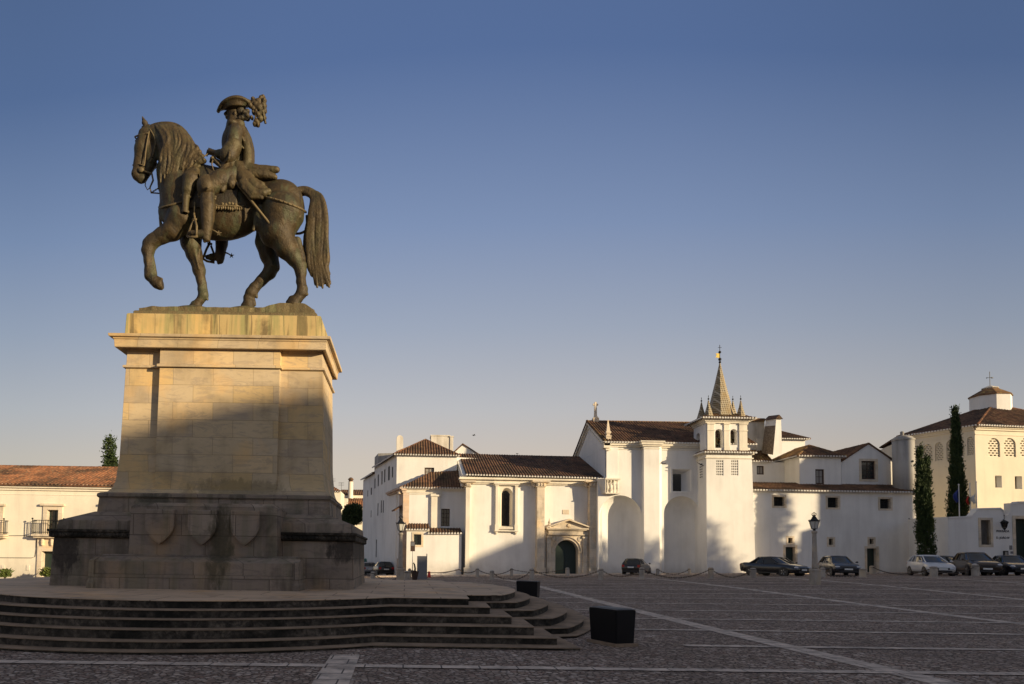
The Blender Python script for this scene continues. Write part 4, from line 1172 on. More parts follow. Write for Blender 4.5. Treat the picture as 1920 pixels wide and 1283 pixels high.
# ------------------------------------------------------------------ left town house
def manor():
    d = 48.0; F = frontal(d, -260, 330, 1000)
    b = bld('manor_house', 'cream two storey manor house with orange tile roof and balcony beside the pedestal', F.P(F.L*.4, 0))
    holes = []
    zc = zat(100, 919.5, d)
    for dx in (-111, 0, 111):
        op = opening(F, b, holes, 88.2+dx, 956.3, 109.4+dx, 1002, .35, .28, .08, STONE, pane=GLASS, frame=GREEN_DOOR, bars=(2,4), head=.16, fw=.07)
        if dx == 0 or dx < 0:
            a0, a1, z0, z1 = op; m = MB(); F.boxm(m, a0-.78, a1+.72, z0-.16, z0-.02, 0, .62); F.boxm(m, a0-.70, a1+.64, z0-.28, z0-.16, 0, .48)
            bal = m.build('balcony', STONE, b, bevel=.02); m = MB()
            L, Rr = a0-.72, a1+.66
            for k in range(15):
                a = L+(Rr-L)*k/14; m.tube([F.P(a, z0-.02, .57), F.P(a, z0+.98, .57)], .016 if k % 7 else .03, 5)
            for k in range(1, 4):
                for e in (L, Rr): m.tube([F.P(e, z0-.02, .57-.14*k), F.P(e, z0+.98, .57-.14*k)], .016, 5)
            for h in (.12, .95):
                m.tube([F.P(L, z0+h, .0), F.P(L, z0+h, .57), F.P(Rr, z0+h, .57), F.P(Rr, z0+h, .0)], .022, 5)
            for e in (L, Rr): m.sphere(F.P(e, z0+1.06, .57), .07, 8, 5)
            m.build('railing', IRON, bal, fix=False)
    a0, a1, z0, z1 = opening(F, b, holes, 78, 1034, 119, 1092, .4, .30, .10, STONE, kind='door', pane=GREEN_DOOR)
    m = MB(); F.boxm(m, a0-.3, a1+.3, z1+.30, z1+1.15, 0, .14); 
    for e in (a0+.1, (a0+a1)/2, a1-.1): m.lathe(F.P(e, z1+.36, .2), [(0,0),(.10,.05),(.13,.3),(.10,.55),(.18,.72),(0,.75)], 8)
    m.build('carved_lintel', STONE, b)
    top = F.px(0, 918.8)[1]
    m = MB(); shell(m, F, rect_pts(0, F.L, LOW, top), holes, 9.5); m.build('wall', CREAM, b)
    m = MB(); F.boxm(m, -.2, F.L+.1, top, top+.16, -.2, .12); F.boxm(m, -.2, F.L+.15, top+.16, top+.36, -.2, .28); F.boxm(m, -.2, F.L+.2, top+.36, top+.42, -.2, .36); F.boxm(m, 0, F.L, top-.32, top-.27, -.1, .03)
    m.build('cornice', TRIM, b)
    ze = zat(60, 909.5, d-.45); zr = zat(60, 875.3, d+4.7)
    A = F.P(-.3, ze, .45); B = F.P(F.L+.3, ze, .45); C = F.P(F.L+.3, zr, -4.7); D = F.P(-.3, zr, -4.7)
    tile_roof('roof', b, TILE_RED, [A, B, C, D], .27, .085, trim=False)
    A2 = F.P(-.3, ze, -9.9); B2 = F.P(F.L+.3, ze, -9.9); tile_roof('rear_roof', b, TILE_RED, [B2, A2, D, C], .27, .085, trim=False)
    ridge_part(b, TILE_RED, [(D, C)])
    m = MB(); g = [F.P(F.L, top+.3, -.1), F.P(F.L, top+.3, -9.4), F.P(F.L, zr-.1, -4.7)]; m.prism(g, F.u*-.3); m.build('gable', CREAM, b)
    m = MB()
    for pts in ([(-30,1004.5),(0,1005),(45,1004.5),(66,1007.5)], [(69,1008),(68,1030),(66,1044),(60,1046.3),(0,1046)]):
        m = MB(); m.tube([F.P(*F.px(x, y), .03) for x, y in pts], .018, 4); m.build('cable', IRON, b, fix=False)
    m = MB(); 
    for r in ((44,1077.5,53,1083.5),(50,1060,55.5,1070),(3,1060,9,1072)): 
        m = MB(); q = F.rect(*r); F.boxm(m, *q, 0, .04); m.build('meter_cover', TRIM, b)
manor()
# ------------------------------------------------------------------ far houses at the end of the street
def far_houses():
    d = 128.0
    F = frontal(d, 612, 700, 930)
    b = bld('far_house', 'distant white house with a round chimney and stepped tile roofs behind the round tree', F.P(F.L/2, 0)); holes = []
    opening(F, b, holes, 684.5, 966, 689, 978, .2, 0, pane=GREEN_DOOR)
    m = MB(); shell(m, F, rect_pts(F.px(628,940)[0], F.L, LOW, zat(660,950,d)), holes, 8); m.build('wall', CREAM, b)
    e0, e1 = F.px(630,952), F.px(697,952)
    tile_roof('roof', b, TILE_RED, [F.P(e0[0],e0[1],.3), F.P(e1[0],e1[1],.3), F.P(e1[0],zat(688,935,d+4),-4), F.P(e0[0]+1.0,zat(634,933,d+4),-4)], .42, .10, trim=False)
    m = MB(); q = F.rect(634,928,697,946,-4); F.boxm(m, q[0], q[1], q[2]-2, q[3], -8, -4); q = F.rect(644,934.5,651.5,951,-.5); F.boxm(m, *q, -2, -.5); m.build('upper_wall', CREAM, b)
    a, c = F.px(636,928,-4), F.px(697,928,-4)
    tile_roof('upper_roof', b, TILE, [F.P(a[0],a[1],-3.8), F.P(c[0],c[1],-3.8), F.P(c[0],zat(690,919,d+8),-8), F.P(a[0],zat(640,918.5,d+8),-8)], .42, .10, trim=False)
    m = MB(); cc = F.P(F.px(657.5,915,-3.5)[0], 0, -3.5); z0, z1 = zat(657,935,d+3.5), zat(657,903.5,d+3.5)
    m.lathe((cc.x,cc.y,0), [(.50,z0),(.46,z1)], 14); ch = m.build('chimney', CREAM, b, smooth=False)
    m = MB(); m.lathe((cc.x,cc.y,0), [(.40,z1),(.40,z1+.35),(.55,z1+.38),(.55,z1+.5),(.3,z1+.75),(.1,z1+.85)], 14); m.build('chimney_cap', TILE, ch)
    F2 = frontal(118, 590, 641, 930)
    b2 = bld('far_cottage', 'distant white gabled cottage partly hidden behind the pedestal', F2.P(F2.L*.8, 0))
    m = MB(); e = F2.px(639, 924); shell(m, F2, rect_pts(0, e[0], LOW, F2.px(630,921)[1]), [], 7); m.build('wall', CREAM, b2)
    a, c = F2.px(600,921.5), F2.px(640.5,922)
    tile_roof('roof', b2, TILE_RED, [F2.P(0,a[1],.3), F2.P(c[0],c[1],.3), F2.P(c[0]-1.8,zat(616,912.5,121.5),-3.5), F2.P(0,zat(616,912.5,121.5),-3.5)], .42, .10, trim=True)
    m = MB()
    for px, py in ((624,898),(640,905)):
        m = MB(); p = at_y(px, 925, 122); q = at_y(px, py, 122); m.tube([p, q], .03, 4); 
        for k in range(3): m.tube([q+Vector((-.5,0,-.25*k)), q+Vector((.5,0,-.25*k))], .02, 4)
        m.build('antenna', IRON, b2, fix=False)
far_houses()
# ------------------------------------------------------------------ convent wing running down the side street
def convent():
    near = at_y(744, 870, 70.0); N2 = Vector((near.x, near.y))
    side = Vector((-.2367, .9716)).normalized()
    ang = Vector((side.x, side.y))
    FS = Fac((near.x+side.x*19.5, near.y+side.y*19.5), (near.x, near.y))   # side wall seen at an angle
    FF = frontal(70.0, 744, 905, 870)
    b = bld('convent_wing', 'long white convent wing with narrow windows along the side street and hipped tile roof', near)
    hs = []
    s1 = FS.px(703, 880)[0]
    for x0, y0, x1, y1 in ((734.6,875.5,737,895.5),(727.4,874.6,730.8,900.8),(720,880.3,722.4,904.5),(714.9,883.6,717.3,908.7),(708,890,710.2,912),(701.9,897.5,704,916),(694.9,914.7,697.2,928),(688.7,919.6,690.2,931),
                           (717.8,938.5,719.6,961.5),(714,938.5,715.8,961.5),(707.6,944,709.4,967),(695,957,696.4,970),(704.5,1012,706.3,1045)):
        opening(FS, b, hs, x0, y0, x1, y1, .05, 0, pane=DARK)
    z1 = FS.px(741, 854)[1]; z2 = FS.px(703, 888)[1]
    L = FS.L
    out = [(0,LOW),(L,LOW),(L,z1),(s1,z1),(s1,z2),(0,z2)]
    m = MB(); shell(m, FS, out, hs, 9); m.build('side_wall', WHITE, b)
    hf = []
    opening(FF, b, hf, 796, 877, 814, 892.5, .2, 0, pane=CURTAIN, frame=BROWN_WOOD, bars=(2,2), fw=.12)
    a1 = FF.px(857, 860)[0]; zt = FF.px(800, 854.5)[1]
    m = MB(); panel(m, FF, rect_pts(0, a1, LOW, zt), hf); m.quad(FF.P(a1,LOW), FF.P(a1,LOW,-9), FF.P(a1,zt,-9), FF.P(a1,zt)); m.build('front_wall', WHITE, b, fix=False)
    # hipped roof of the near end, roof of the side range
    ap = at_y(798, 824.5, 74.2); E0 = FF.P(-.35, zt+.05, .35); E1 = FF.P(a1+.3, zt+.02, .35)
    tile_roof('front_roof', b, TILE, [E0, E1, ap])
    far = FS.P(s1, z1+.05, .35); apf = ap+Vector((side.x*9, side.y*9, 0))
    tile_roof('side_roof', b, TILE, [FS.P(s1,z1+.02,.35), E0, ap, apf])
    tile_roof('rear_roof', b, TILE, [E1, E1+Vector((side.x*12,side.y*12,0)), apf, ap])
    far2 = FS.P(0,z2+.05,.35); tile_roof('lower_roof', b, TILE, [far2, FS.P(s1,z2+.05,.35), FS.P(s1,z2+1.6,-4.5), FS.P(0,z2+1.6,-4.5)])
    ridge_part(b, TILE_RED, [(E0,ap),(E1,ap),(ap,apf)])
    # chimneys
    def chim(px0, px1, py0, py1, d, dy, lab, rounded=False, mat=WHITE_OLD):
        x0, x1 = xat(px0, py0, d), xat(px1, py0, d); zt_, zb_ = zat(px0, py0, d), zat(px0, py1, d)-1
        m = MB()
        if rounded:
            r = (x1-x0)/2; pr = [Vector((x0,d,zb_)),Vector((x1,d,zb_))]+[Vector(((x0+x1)/2+r*math.cos(math.pi*k/10), d, zt_-r+r*math.sin(math.pi*k/10))) for k in range(11)]
            m.prism(pr, (0,dy,0))
        else:
            m.box(x0,x1,d,d+dy,zb_,zt_-.14); m.box(x0-.06,x1+.06,d-.06,d+dy+.06,zt_-.14,zt_)
        o = m.build('chimney', mat, b, bevel=.02); o['label'] = lab
    chim(743.5, 756, 816, 856, 71.2, 2.2, 'rounded white chimney at the roof corner', True)
    chim(808, 843.5, 815.5, 850, 78, 2, 'wide weathered chimney behind the hip')
    chim(843.8, 850, 817.5, 850, 77.9, 1.9, 'pale end of the wide chimney')
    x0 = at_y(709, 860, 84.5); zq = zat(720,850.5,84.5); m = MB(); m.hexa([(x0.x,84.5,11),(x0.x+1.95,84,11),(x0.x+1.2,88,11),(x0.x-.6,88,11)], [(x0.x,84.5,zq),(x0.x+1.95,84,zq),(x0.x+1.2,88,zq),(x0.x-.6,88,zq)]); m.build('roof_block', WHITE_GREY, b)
    # small gable rising behind
    d = 79.0; m = MB(); m.prism([at_y(844,856,d), at_y(902,856,d), at_y(867.5,834.5,d)], (0,6,0)); m.build('gable', WHITE, b)
    m = MB()
    for p, q in (((842,856.5),(867.5,833)),((904,856.5),(867.5,833))):
        a = at_y(*p, d-.15); c = at_y(*q, d-.15); m.prism([a, c, c+Vector((0,0,.12)), a+Vector((0,0,.12))], (0,6.3,0))
    m.build('gable_roof', TILE, b)
convent()
# ------------------------------------------------------------------ sacristy at the corner with its low annex
def sacristy():
    d = 67.0; F = frontal(d, 759, 872, 950)
    near = F.P(0,0); side = Vector((-.2367,.9716,0)).normalized()
    b = bld('sacristy', 'white corner building with deep set window and stone corner pilaster left of the chapel', near); hs = []
    zt = F.px(800, 921)[1]
    # deep window with splayed surround
    opening(F, b, hs, 827, 954, 843.5, 987, .55, .30, .03, WHITE, pane=GLASS, frame=BROWN_WOOD, bars=(3,4))
    m = MB(); shell(m, F, rect_pts(0, F.L, LOW, zt), hs, 6.5, back=side*6.5); m.build('wall', WHITE, b)
    m = MB(); F.boxm(m, -.25, F.L, zt, zt+.14, -.2, .12); F.boxm(m, -.3, F.L, zt+.14, zt+.34, -.2, .26); F.boxm(m, 0, F.px(832,930)[0], zt-.36, zt-.30, -.1, .05); F.boxm(m, -.2, F.px(829,930)[0], zt-.2, zt, -.1, .10); m.build('cornice', TRIM, b)
    q = F.rect(806, 931, 825, 1000); m = MB(); F.boxm(m, q[0]+.12, q[1], LOW, q[3], -.1, .22); F.boxm(m, q[0]+.05, q[1]+.1, q[3]-.02, q[3]+.25, -.1, .32); m.build('pilaster', TRIM, b)
    FS = Fac((near.x+side.x*6.4, near.y+side.y*6.4), (near.x, near.y))
    m = MB(); FS.boxm(m, FS.L-1.9, FS.L+.02, LOW, zt-.2, -.1, .12); FS.boxm(m, FS.L-.3, FS.L+.10, LOW, zt-.2, -.5, .20)
    m.build('corner_pilaster', PINK_STONE, b)
    m = MB(); FS.boxm(m, FS.L-2.0, FS.L+.12, LOW, 1.3, -.1, .25); m.build('pilaster_foot', PINK_STONE, b)
    m = MB(); FS.boxm(m, FS.L-2.1, FS.L+.14, zt-.2, zt, -.1, .3); FS.boxm(m, 0, FS.L+.3, zt, zt+.15, -.1, .42); FS.boxm(m, 0, FS.L+.34, zt+.15, zt+.33, -.1, .6); m.build('side_cornice', PINK_STONE, b)
    m = MB(); m.lathe(FS.P(FS.L-.25, zt-.35, .5), [(0,0),(.18,.05),(.2,.2),(.1,.3),(0,.32)], 8); m.build('gargoyle', STONE, b)
    ze = F.px(800, 914.5, .4)[1]
    E0 = F.P(-.45, ze, .4); E1 = F.P(F.L, ze, .4); T1 = at_y(862, 883, 69.9); T0 = at_y(806.5, 899, 69.9); BL = FS.P(0, ze, .7); 
    tile_roof('roof', b, TILE, [E0, E1, T1, T0])
    tile_roof('hip_roof', b, TILE, [FS.P(0,ze,.45), E0, T0, FS.P(.5, T0.z-.2, -2.2)])
    ridge_part(b, TILE_RED, [(E0,T0)])
    # hooded shrine on the street side
    p = at_y(742, 948, 66.6); m = MB(); a = FS.P(FS.L-1.7, p.z, .16); c = FS.P(FS.L-.3, p.z, .16)
    m.hexa([a, c, c+FS.n*.75+Vector((0,0,-.5)), a+FS.n*.75+Vector((0,0,-.5))], [a+Vector((0,0,.12)), c+Vector((0,0,.12)), c+FS.n*.8+Vector((0,0,-.4)), a+FS.n*.8+Vector((0,0,-.4))]); m.build('shrine_hood', TILE, b)
    m = MB(); FS.boxm(m, FS.L-1.6, FS.L-.4, p.z-2.6, p.z-.1, .12, .16); m.build('shrine_panel', WHITE_GREY, b)
    # low annex
    d2 = 65.4; G = frontal(d2, 762, 865, 1040); hs = []
    g = bld('low_annex', 'low white annex with two short tile roofs and one small window behind the signpost', G.P(G.L/2, 0))
    opening(G, g, hs, 776, 1002, 790, 1022, .3, .20, .04, STONE, pane=GLASS, frame=GREEN_DOOR, bars=(3,4))
    sx = G.px(804, 995)[0]; zA = G.px(785, 994.5)[1]; zB = G.px(830, 1000.5)[1]
    m = MB(); shell(m, G, [(0,LOW),(G.L,LOW),(G.L,zB),(sx,zB),(sx,zA),(0,zA)], hs, 1.55); m.build('wall', WHITE, g)
    for (x0, x1, ye, yt) in ((760,806,992.8,982.5),(801,867,999.8,990.8)):
        a = G.px(x0, ye, .25); c = G.px(x1, ye, .25); zt_ = zat((x0+x1)/2, yt, d2+1.2)
        tile_roof('roof', g, TILE, [G.P(a[0],a[1],.25), G.P(c[0],c[1],.25), G.P(c[0]-.1,zt_,-1.2), G.P(a[0]+.3,zt_,-1.2)])
    m = MB(); G.boxm(m, -.05, sx+.05, zA-.10, zA, -.1, .10); m.build('eave_moulding', TRIM, g)
sacristy()
# ------------------------------------------------------------------ chapel with the portal
def chapel():
    d = 65.8; F = frontal(d, 872.5, 1122, 1000); PO = .8
    b = bld('chapel', 'white chapel with stone pilasters, arched window and a pedimented stone portal', F.P(F.L/2, 0)); hs = []
    zt = zat(1000, 904, d-.0); zk = F.px(1000, 912)[1]
    # window bay
    a0, a1, z0, z1 = F.rect(942, 919.5, 956.5, 986)
    hs.append(arch_pts(a0-.22, a1+.22, z0-.1, z1+.22))
    m = MB(); ou = arch_pts(a0-.22, a1+.22, z0-.1, z1+.22); inn = arch_pts(a0, a1, z0, z1)
    reveal(m, F, ou, .10, -.55, inn); 
    R0 = rect_pts(a0-.50, a1+.50, z0-.12, z1+.42); panel(m, F, R0, [ou], .10); reveal(m, F, R0, 0, .10)
    w = m.build('window', TRIM, b, fix=False); w['label'] = 'tall round headed window in a stone frame'
    m = MB(); panel(m, F, inn, (), -.54); m.build('pane', GLASS, w, fix=False)
    m = MB()
    for k in range(1, 6): c = a0+(a1-a0)*k/6; m.tube([F.P(c,z0,-.45), F.P(c,z1-.30*abs(k-3)**1.5/3,-.45)], .012, 4)
    for k in range(1, 17): c = z0+(z1-z0-.2)*k/17; m.tube([F.P(a0,c,-.45), F.P(a1,c,-.45)], .010, 4)
    m.build('grille', IRON, w, fix=False)
    m = MB()
    for e0, e1 in ((a0-.70,a0-.44),(a1+.44,a1+.70)):
        F.boxm(m, e0, e1, z0-.1, z1+.42, 0, .26); F.boxm(m, e0-.05, e1+.05, z0-.50, z0+.12, 0, .34); F.boxm(m, e0-.05, e1+.05, z1+.38, z1+.46, 0, .32)
        F.boxm(m, e0+.02, e1-.02, z0-.72, z0-.50, 0, .26); F.boxm(m, e0+.07, e1-.07, z0-.84, z0-.72, 0, .14)
    F.boxm(m, a0-.80, a1+.80, z1+.46, z1+.56, 0, .36); F.boxm(m, a0-.88, a1+.88, z1+.56, z1+.70, 0, .48)
    F.boxm(m, a0-.44, a1+.44, z0-.34, z0-.12, 0, .24); F.boxm(m, a0-.78, a1+.78, z0-.56, z0-.46, 0, .38)
    m.build('window_surround', TRIM, w, bevel=.01)
    # portal opening
    pa0, pa1, pz0, pz1 = F.rect(1039.7, 1013, 1081.8, 1081); 
    op = arch_pts(pa0, pa1, pz0, pz1, 20); hs.append(op)
    wall = [(0,LOW),(F.L,LOW),(F.L,zt),(0,zt)]
    m = MB(); shell(m, F, wall, hs, 17); m.build('wall', WHITE, b)
    m = MB(); PD = .35; fr = rect_pts(F.px(1024,1040)[0], F.px(1103,1040)[0], pz0, F.px(1062,1004)[1])
    op2 = [(x, z+.004 if abs(z-pz0) < 1e-6 else z) for x, z in op]
    panel(m, F, fr, [op2], PD); reveal(m, F, fr, 0, PD); reveal(m, F, op, PD, -.5)
    port = m.build('portal', STONE, b, fix=False)
    m = MB(); panel(m, F, op, (), -.45); dr = m.build('door', GREEN_DOOR, port, fix=False)
    m = MB(); c = (pa0+pa1)/2; zs = pz1-(pa1-pa0)/2
    F.boxm(m, pa0, pa1, zs-.03, zs+.05, -.45, -.40); F.boxm(m, c-.025, c+.025, pz0, zs, -.45, -.405)
    for sx in (-1,1):
        for k in range(3): zz = pz0+.25+k*(zs-pz0-.3)/3; x0 = c+sx*.15; x1 = c+sx*((pa1-pa0)/2-.15); F.boxm(m, min(x0,x1), max(x0,x1), zz, zz+(zs-pz0)/3-.25, -.45, -.425)
    m.build('door_panelling', GREEN_DOOR, port)
    m = MB()
    # archivolt
    r0 = (pa1-pa0)/2
    for rr, oo in ((r0+.06,.40),(r0+.30,.44)):
        pts = [F.P(c+rr*math.cos(math.pi*k/24), zs+rr*math.sin(math.pi*k/24), oo-.02) for k in range(25)]; m.tube(pts, .05, 6)
    for sx in (-1, 1):
        xx = c+sx*(r0+.18); F.boxm(m, xx-.15, xx+.15, zs-.12, zs, .3, .50)
        xp = c+sx*1.72; F.boxm(m, xp-.20, xp+.20, pz0+.9, pz1+.30, .3, .50); F.boxm(m, xp-.26, xp+.26, pz0, pz0+.82, .3, .60); F.boxm(m, xp-.28, xp+.28, pz0+.82, pz0+.92, .3, .64); F.boxm(m, xp-.25, xp+.25, pz1+.18, pz1+.34, .3, .60)
        m2 = F.P(c+sx*(r0+.16), pz1+.10, PD); m.lathe(m2, [(.0,-.10),(.17,-.07),(.25,-.02),(.25,.02),(0,.02)], 14, 'Y'); 
    zE = F.px(1062,1004)[1]; zP = F.px(1062,992)[1]; xl, xr = F.px(1023,990)[0], F.px(1105,990)[0]
    F.boxm(m, xl+.15, xr-.15, zE, zE+.10, 0, .58); F.boxm(m, xl+.18, xr-.18, zE+.10, zP-.16, 0, .50); F.boxm(m, xl+.05, xr-.05, zP-.16, zP-.06, 0, .70); F.boxm(m, xl-.05, xr+.05, zP-.06, zP+.04, 0, .82)
    m.build('entablature', STONE, port, bevel=.008)
    m = MB(); za = F.px(1062,973.5)[1]; xc = (xl+xr)/2
    m.prism([F.P(xl+.2,zP+.04,.0), F.P(xr-.2,zP+.04,.0), F.P(xc,za-.15,.0)], F.n*.52)
    for s_ in (-1, 1):
        x0 = xl-.05 if s_ < 0 else xr+.05; dz = .17
        m.prism([F.P(x0,zP+.04,0), F.P(x0,zP+.14,0), F.P(xc,za,0), F.P(xc,za-dz,0)], F.n*.84)
        m.lathe(F.P(x0-s_*.3, zP+.10, .5), [(.16,0),(.16,.28),(.10,.32),(.14,.48),(.07,.62),(0,.92)], 8)
    m.lathe(F.P(xc, zP+.30, .52), [(0,-.10),(.13,-.09),(.20,-.02),(.20,.03)], 14, 'Y')
    m.build('pediment', STONE, port)
    q = F.rect(1054.6, 956, 1067, 964.5); m = MB(); F.boxm(m, *q, 0, .04); m.build('plaque', STONE, b, bevel=.01)
    # stone pilasters standing well proud of the wall
    for i, (x0, x1) in enumerate(((872.8,880.5),(1007,1021),(1106,1121))):
        c0 = F.px(x0, 1000, PO)[0]; c1 = F.px(x1, 1000, PO)[0]; zc = F.px(x0, 913, PO)[1]; zb_ = F.px(x0, 1064.5, PO)[1]
        m = MB(); F.boxm(m, c0, c1, LOW, zc, -.2, PO)
        F.boxm(m, c0-.10, c1+.10, LOW, zb_-.1, -.2, PO+.12); F.boxm(m, c0-.14, c1+.14, zb_-.1, zb_, -.2, PO+.16)
        pl = m.build('pilaster', STONE if i else TRIM, b, bevel=.008)
        m = MB(); F.boxm(m, c0-.12, c1+.12, zc, zc+.10, -.2, PO+.10); F.boxm(m, c0-.06, c1+.06, zc+.10, zc+.36, -.2, PO+.08)
        for e in (c0+.08, (c0+c1)/2, c1-.08): m.lathe(F.P(e, zc+.04, PO+.10), [(0,0),(.09,.03),(.14,.20),(.10,.30),(0,.32)], 8)
        m.lathe(F.P(c0-.25, zc+.0, PO-.3), [(0,0),(.12,.04),(.18,.18),(.14,.32),(0,.36)], 8)
        F.boxm(m, c0-.35, c1+.35, zc+.36, zc+.44, -.2, PO+.20); F.boxm(m, c0-.5, c1+.5, zc+.44, zc+.60, -.2, PO+.34)
        m.build('capital', STONE, pl)
    m = MB(); q = F.rect(1121.5, 905, 1128, 1080, .3); F.boxm(m, q[0], q[1], LOW, q[3], -.2, .5); m.build('corner_pier', WHITE, b)
    ztop = zt
    m = MB(); F.boxm(m, -.5, F.L, ztop-.30, ztop-.16, -.2, .14); F.boxm(m, -.6, F.L, ztop-.16, ztop+.12, -.2, .30); F.boxm(m, -.7, F.L, ztop+.12, ztop+.26, -.2, .62); F.boxm(m, -.62, F.L, ztop+.26, zat(1000,893,65.0)-.10, -.2, .50)
    m.build('cornice', TRIM, b)
    # roof between the end gable and the nave
    e0 = at_y(874, 889.8, 65.0); e1 = at_y(1136, 896.8, 65.0); r0_ = at_y(860, 853, 74.4); r1_ = at_y(1102, 858, 74.4)
    tile_roof('roof', b, TILE, [e0, e1, r1_, r0_])
    back0 = Vector((e0.x, 83.5, e0.z)); back1 = Vector((e1.x, 83.5, e1.z)); tile_roof('rear_roof', b, TILE, [back1, back0, r0_, r1_], trim=False)
    ridge_part(b, TILE, [(r0_, r1_)])
    m = MB(); x = F.P(0,0).x
    m.prism([Vector((x,65.7,e0.z-1.0)), Vector((x,65.3,e0.z+.02)), Vector((x,74.4,r0_.z+.02)), Vector((x,83,e0.z+.02)), Vector((x,83,e0.z-1.0))], (-.42,0,0)); m.build('end_gable', WHITE, b)
    m = MB(); m.tube([at_y(866.5, 870, 70), at_y(866.5, 882, 70)], .04, 5); m.build('rain_spout', IRON, b)
chapel()
# ------------------------------------------------------------------ church nave
def nave():
    d = 64.5; F = frontal(d, 1121, 1330, 1000)
    b = bld('church_nave', 'tall white church nave with two rounded niches, stone cross and obelisks on its gable', F.P(F.L/2, 0)); hs = []
    uL = F.px(1136.6, 900)[0]; zs = F.px(1128, 897)[1]; ztop = F.px(1230, 836)[1]
    # concave niches
    nich = []
    for x0, x1, yt in ((1123, 1203.5, 929), (1245, 1312, 930.5)):
        a0, a1, z0, z1 = F.rect(x0, yt, x1, 1082); z0 = LOW; hs.append(arch_pts(a0, a1, z0+.01, z1, 24)); nich.append((a0, a1, z0, z1))
    o = [(0,LOW),(F.L,LOW),(F.L,ztop),(uL,ztop),(uL,zs),(0,zs)]
    # splayed window
    wo = rect_pts(*F.rect(1260, 880, 1295.5, 921.5)); hs.append(wo)
    wi = F.rect(1269, 887, 1284.5, 919.5); wi = rect_pts(*wi)
    m = MB(); shell(m, F, o, hs, 12.2, None); wl = m.build('wall', WHITE, b)
    for a0, a1, z0, z1 in nich:
        m = MB(); r = (a1-a0)/2; c = (a0+a1)/2; zsp = z1-r; D = 1.35; n = 22; vs = []; fs = []
        zr = [z0]+[zsp-(zsp-z0)*(1-k/8) for k in range(1, 9)]
        rows = []
        for zz in zr: rows.append([(c-r*math.cos(math.pi*k/n), zz, -D*math.sin(math.pi*k/n)**.8) for k in range(n+1)])
        for j in range(1, 13):
            t = math.pi/2*j/12; rows.append([(c-r*math.cos(t)*math.cos(math.pi*k/n), zsp+r*math.sin(t), -D*math.cos(t)*math.sin(math.pi*k/n)**.8) for k in range(n+1)])
        W = n+1
        for row in rows: vs += [F.P(*p) for p in row]
        for j in range(len(rows)-1):
            for k in range(n): fs.append((j*W+k, j*W+k+1, (j+1)*W+k+1, (j+1)*W+k))
        m.add(vs, fs); m.build('niche', WHITE, b, smooth=True)
    m = MB(); reveal(m, F, wo, .06, -.95, wi); 
    q = [(x+dx, z+dz) for (x, z), (dx, dz) in zip(wo, ((-.16,-.16),(.16,-.16),(.16,.16),(-.16,.16)))]; panel(m, F, q, [wo], .06); reveal(m, F, q, 0, .06)
    w = m.build('window', WHITE, b, fix=False); w['label'] = 'square window at the back of a deep splayed recess'
    m = MB(); panel(m, F, wi, (), -.94); m.build('pane', GLASS, w, fix=False)
    # pilaster, buttress, cornice
    m = MB(); q0 = F.px(1158,900)[0]; F.boxm(m, uL+.0, q0, zs-.6, ztop-.2, -.2, .10); m.build('corner_pilaster', WHITE, b)
    m = MB(); c0 = F.px(1207.5, 950, .65)[0]; c1 = F.px(1236.5, 950, .65)[0]
    m.prism([F.P(c0,LOW,-.2), F.P(c1+.55,LOW,-.2), F.P(c1+.45,LOW,.05), F.P(c1+.18,LOW,.35), F.P(c1,LOW,.65), F.P(c0,LOW,.65)], (0,0,ztop-LOW)); m.build('buttress', WHITE, b)
    m = MB()
    for (z0, z1, oo) in ((ztop-.42,ztop-.34,.06),(ztop-.20,ztop-.04,.16),(ztop-.04,ztop+.20,.30),(ztop+.20,ztop+.30,.42)):
        F.boxm(m, uL-.1-oo*.6, F.L-.2, z0, z1, -.2, oo); F.boxm(m, c0-oo, c1+oo, z0, z1+.002, -.2, .65+oo)
    F.boxm(m, uL-.25, F.L-.2, ztop+.30, zat(1230,830,d-.4)-.06, -.3, .34)
    m.build('cornice', TRIM, b)
    # roof, gable mouldings
    xw = F.P(uL,0).x; yf, yb, ym = d, d+12.2, d+6.1
    ze = zat(1230, 830, d-.4); zr = zat(1105, 790, ym); X1 = 33.2
    E0 = Vector((xw-.3, yf-.42, ze)); E1 = Vector((X1, yf-.42, ze)); R0 = Vector((xw-.3, ym, zr)); R1 = Vector((X1, ym, zr))
    B0 = Vector((xw-.3, yb+.42, ze)); B1 = Vector((X1, yb+.42, ze))
    tile_roof('roof', b, TILE, [E0, E1, R1, R0]); tile_roof('rear_roof', b, TILE, [B1, B0, R0, R1], trim=False)
    ridge_part(b, TILE_GOLD, [(R0, R1), (E0+Vector((.1,0,.05)), R0+Vector((.1,0,.05)))], .12)
    m = MB(); m.prism([Vector((xw-.01,yf+.1,ztop-.2)), Vector((xw-.01,yb-.1,ztop-.2)), Vector((xw-.01,ym,zr-.12))], (.4,0,0))
    zb_ = zs-3; m.build('gable', WHITE, b)
    m = MB()
    for y0 in (yf-.3, yb+.3):
        for off, th in ((.0,.20),(.55,.12)):
            a = Vector((xw-.22+off*.2, y0, ze-.12-off)); c = Vector((xw-.22+off*.2, ym, zr-.12-off)); m.prism([a, c, c-Vector((0,0,th)), a-Vector((0,0,th))], (.5,0,0))
        m.box(xw-.30, xw+.3, min(y0, y0+(.9 if y0 < ym else -.9)), max(y0, y0+(.9 if y0 < ym else -.9)), ze-.55, ze-.12)
    m.build('gable_moulding', TRIM, b)
    m = MB(); m.box(xw+.3, X1-.35, yf+2.2, yb-.01, ztop-6, ztop-.01); m.box(F.P(F.L,0).x+.01, X1-.35, yf+.3, yf+2.2, ztop-6, ztop-.02); m.build('rear_wall', WHITE, b)
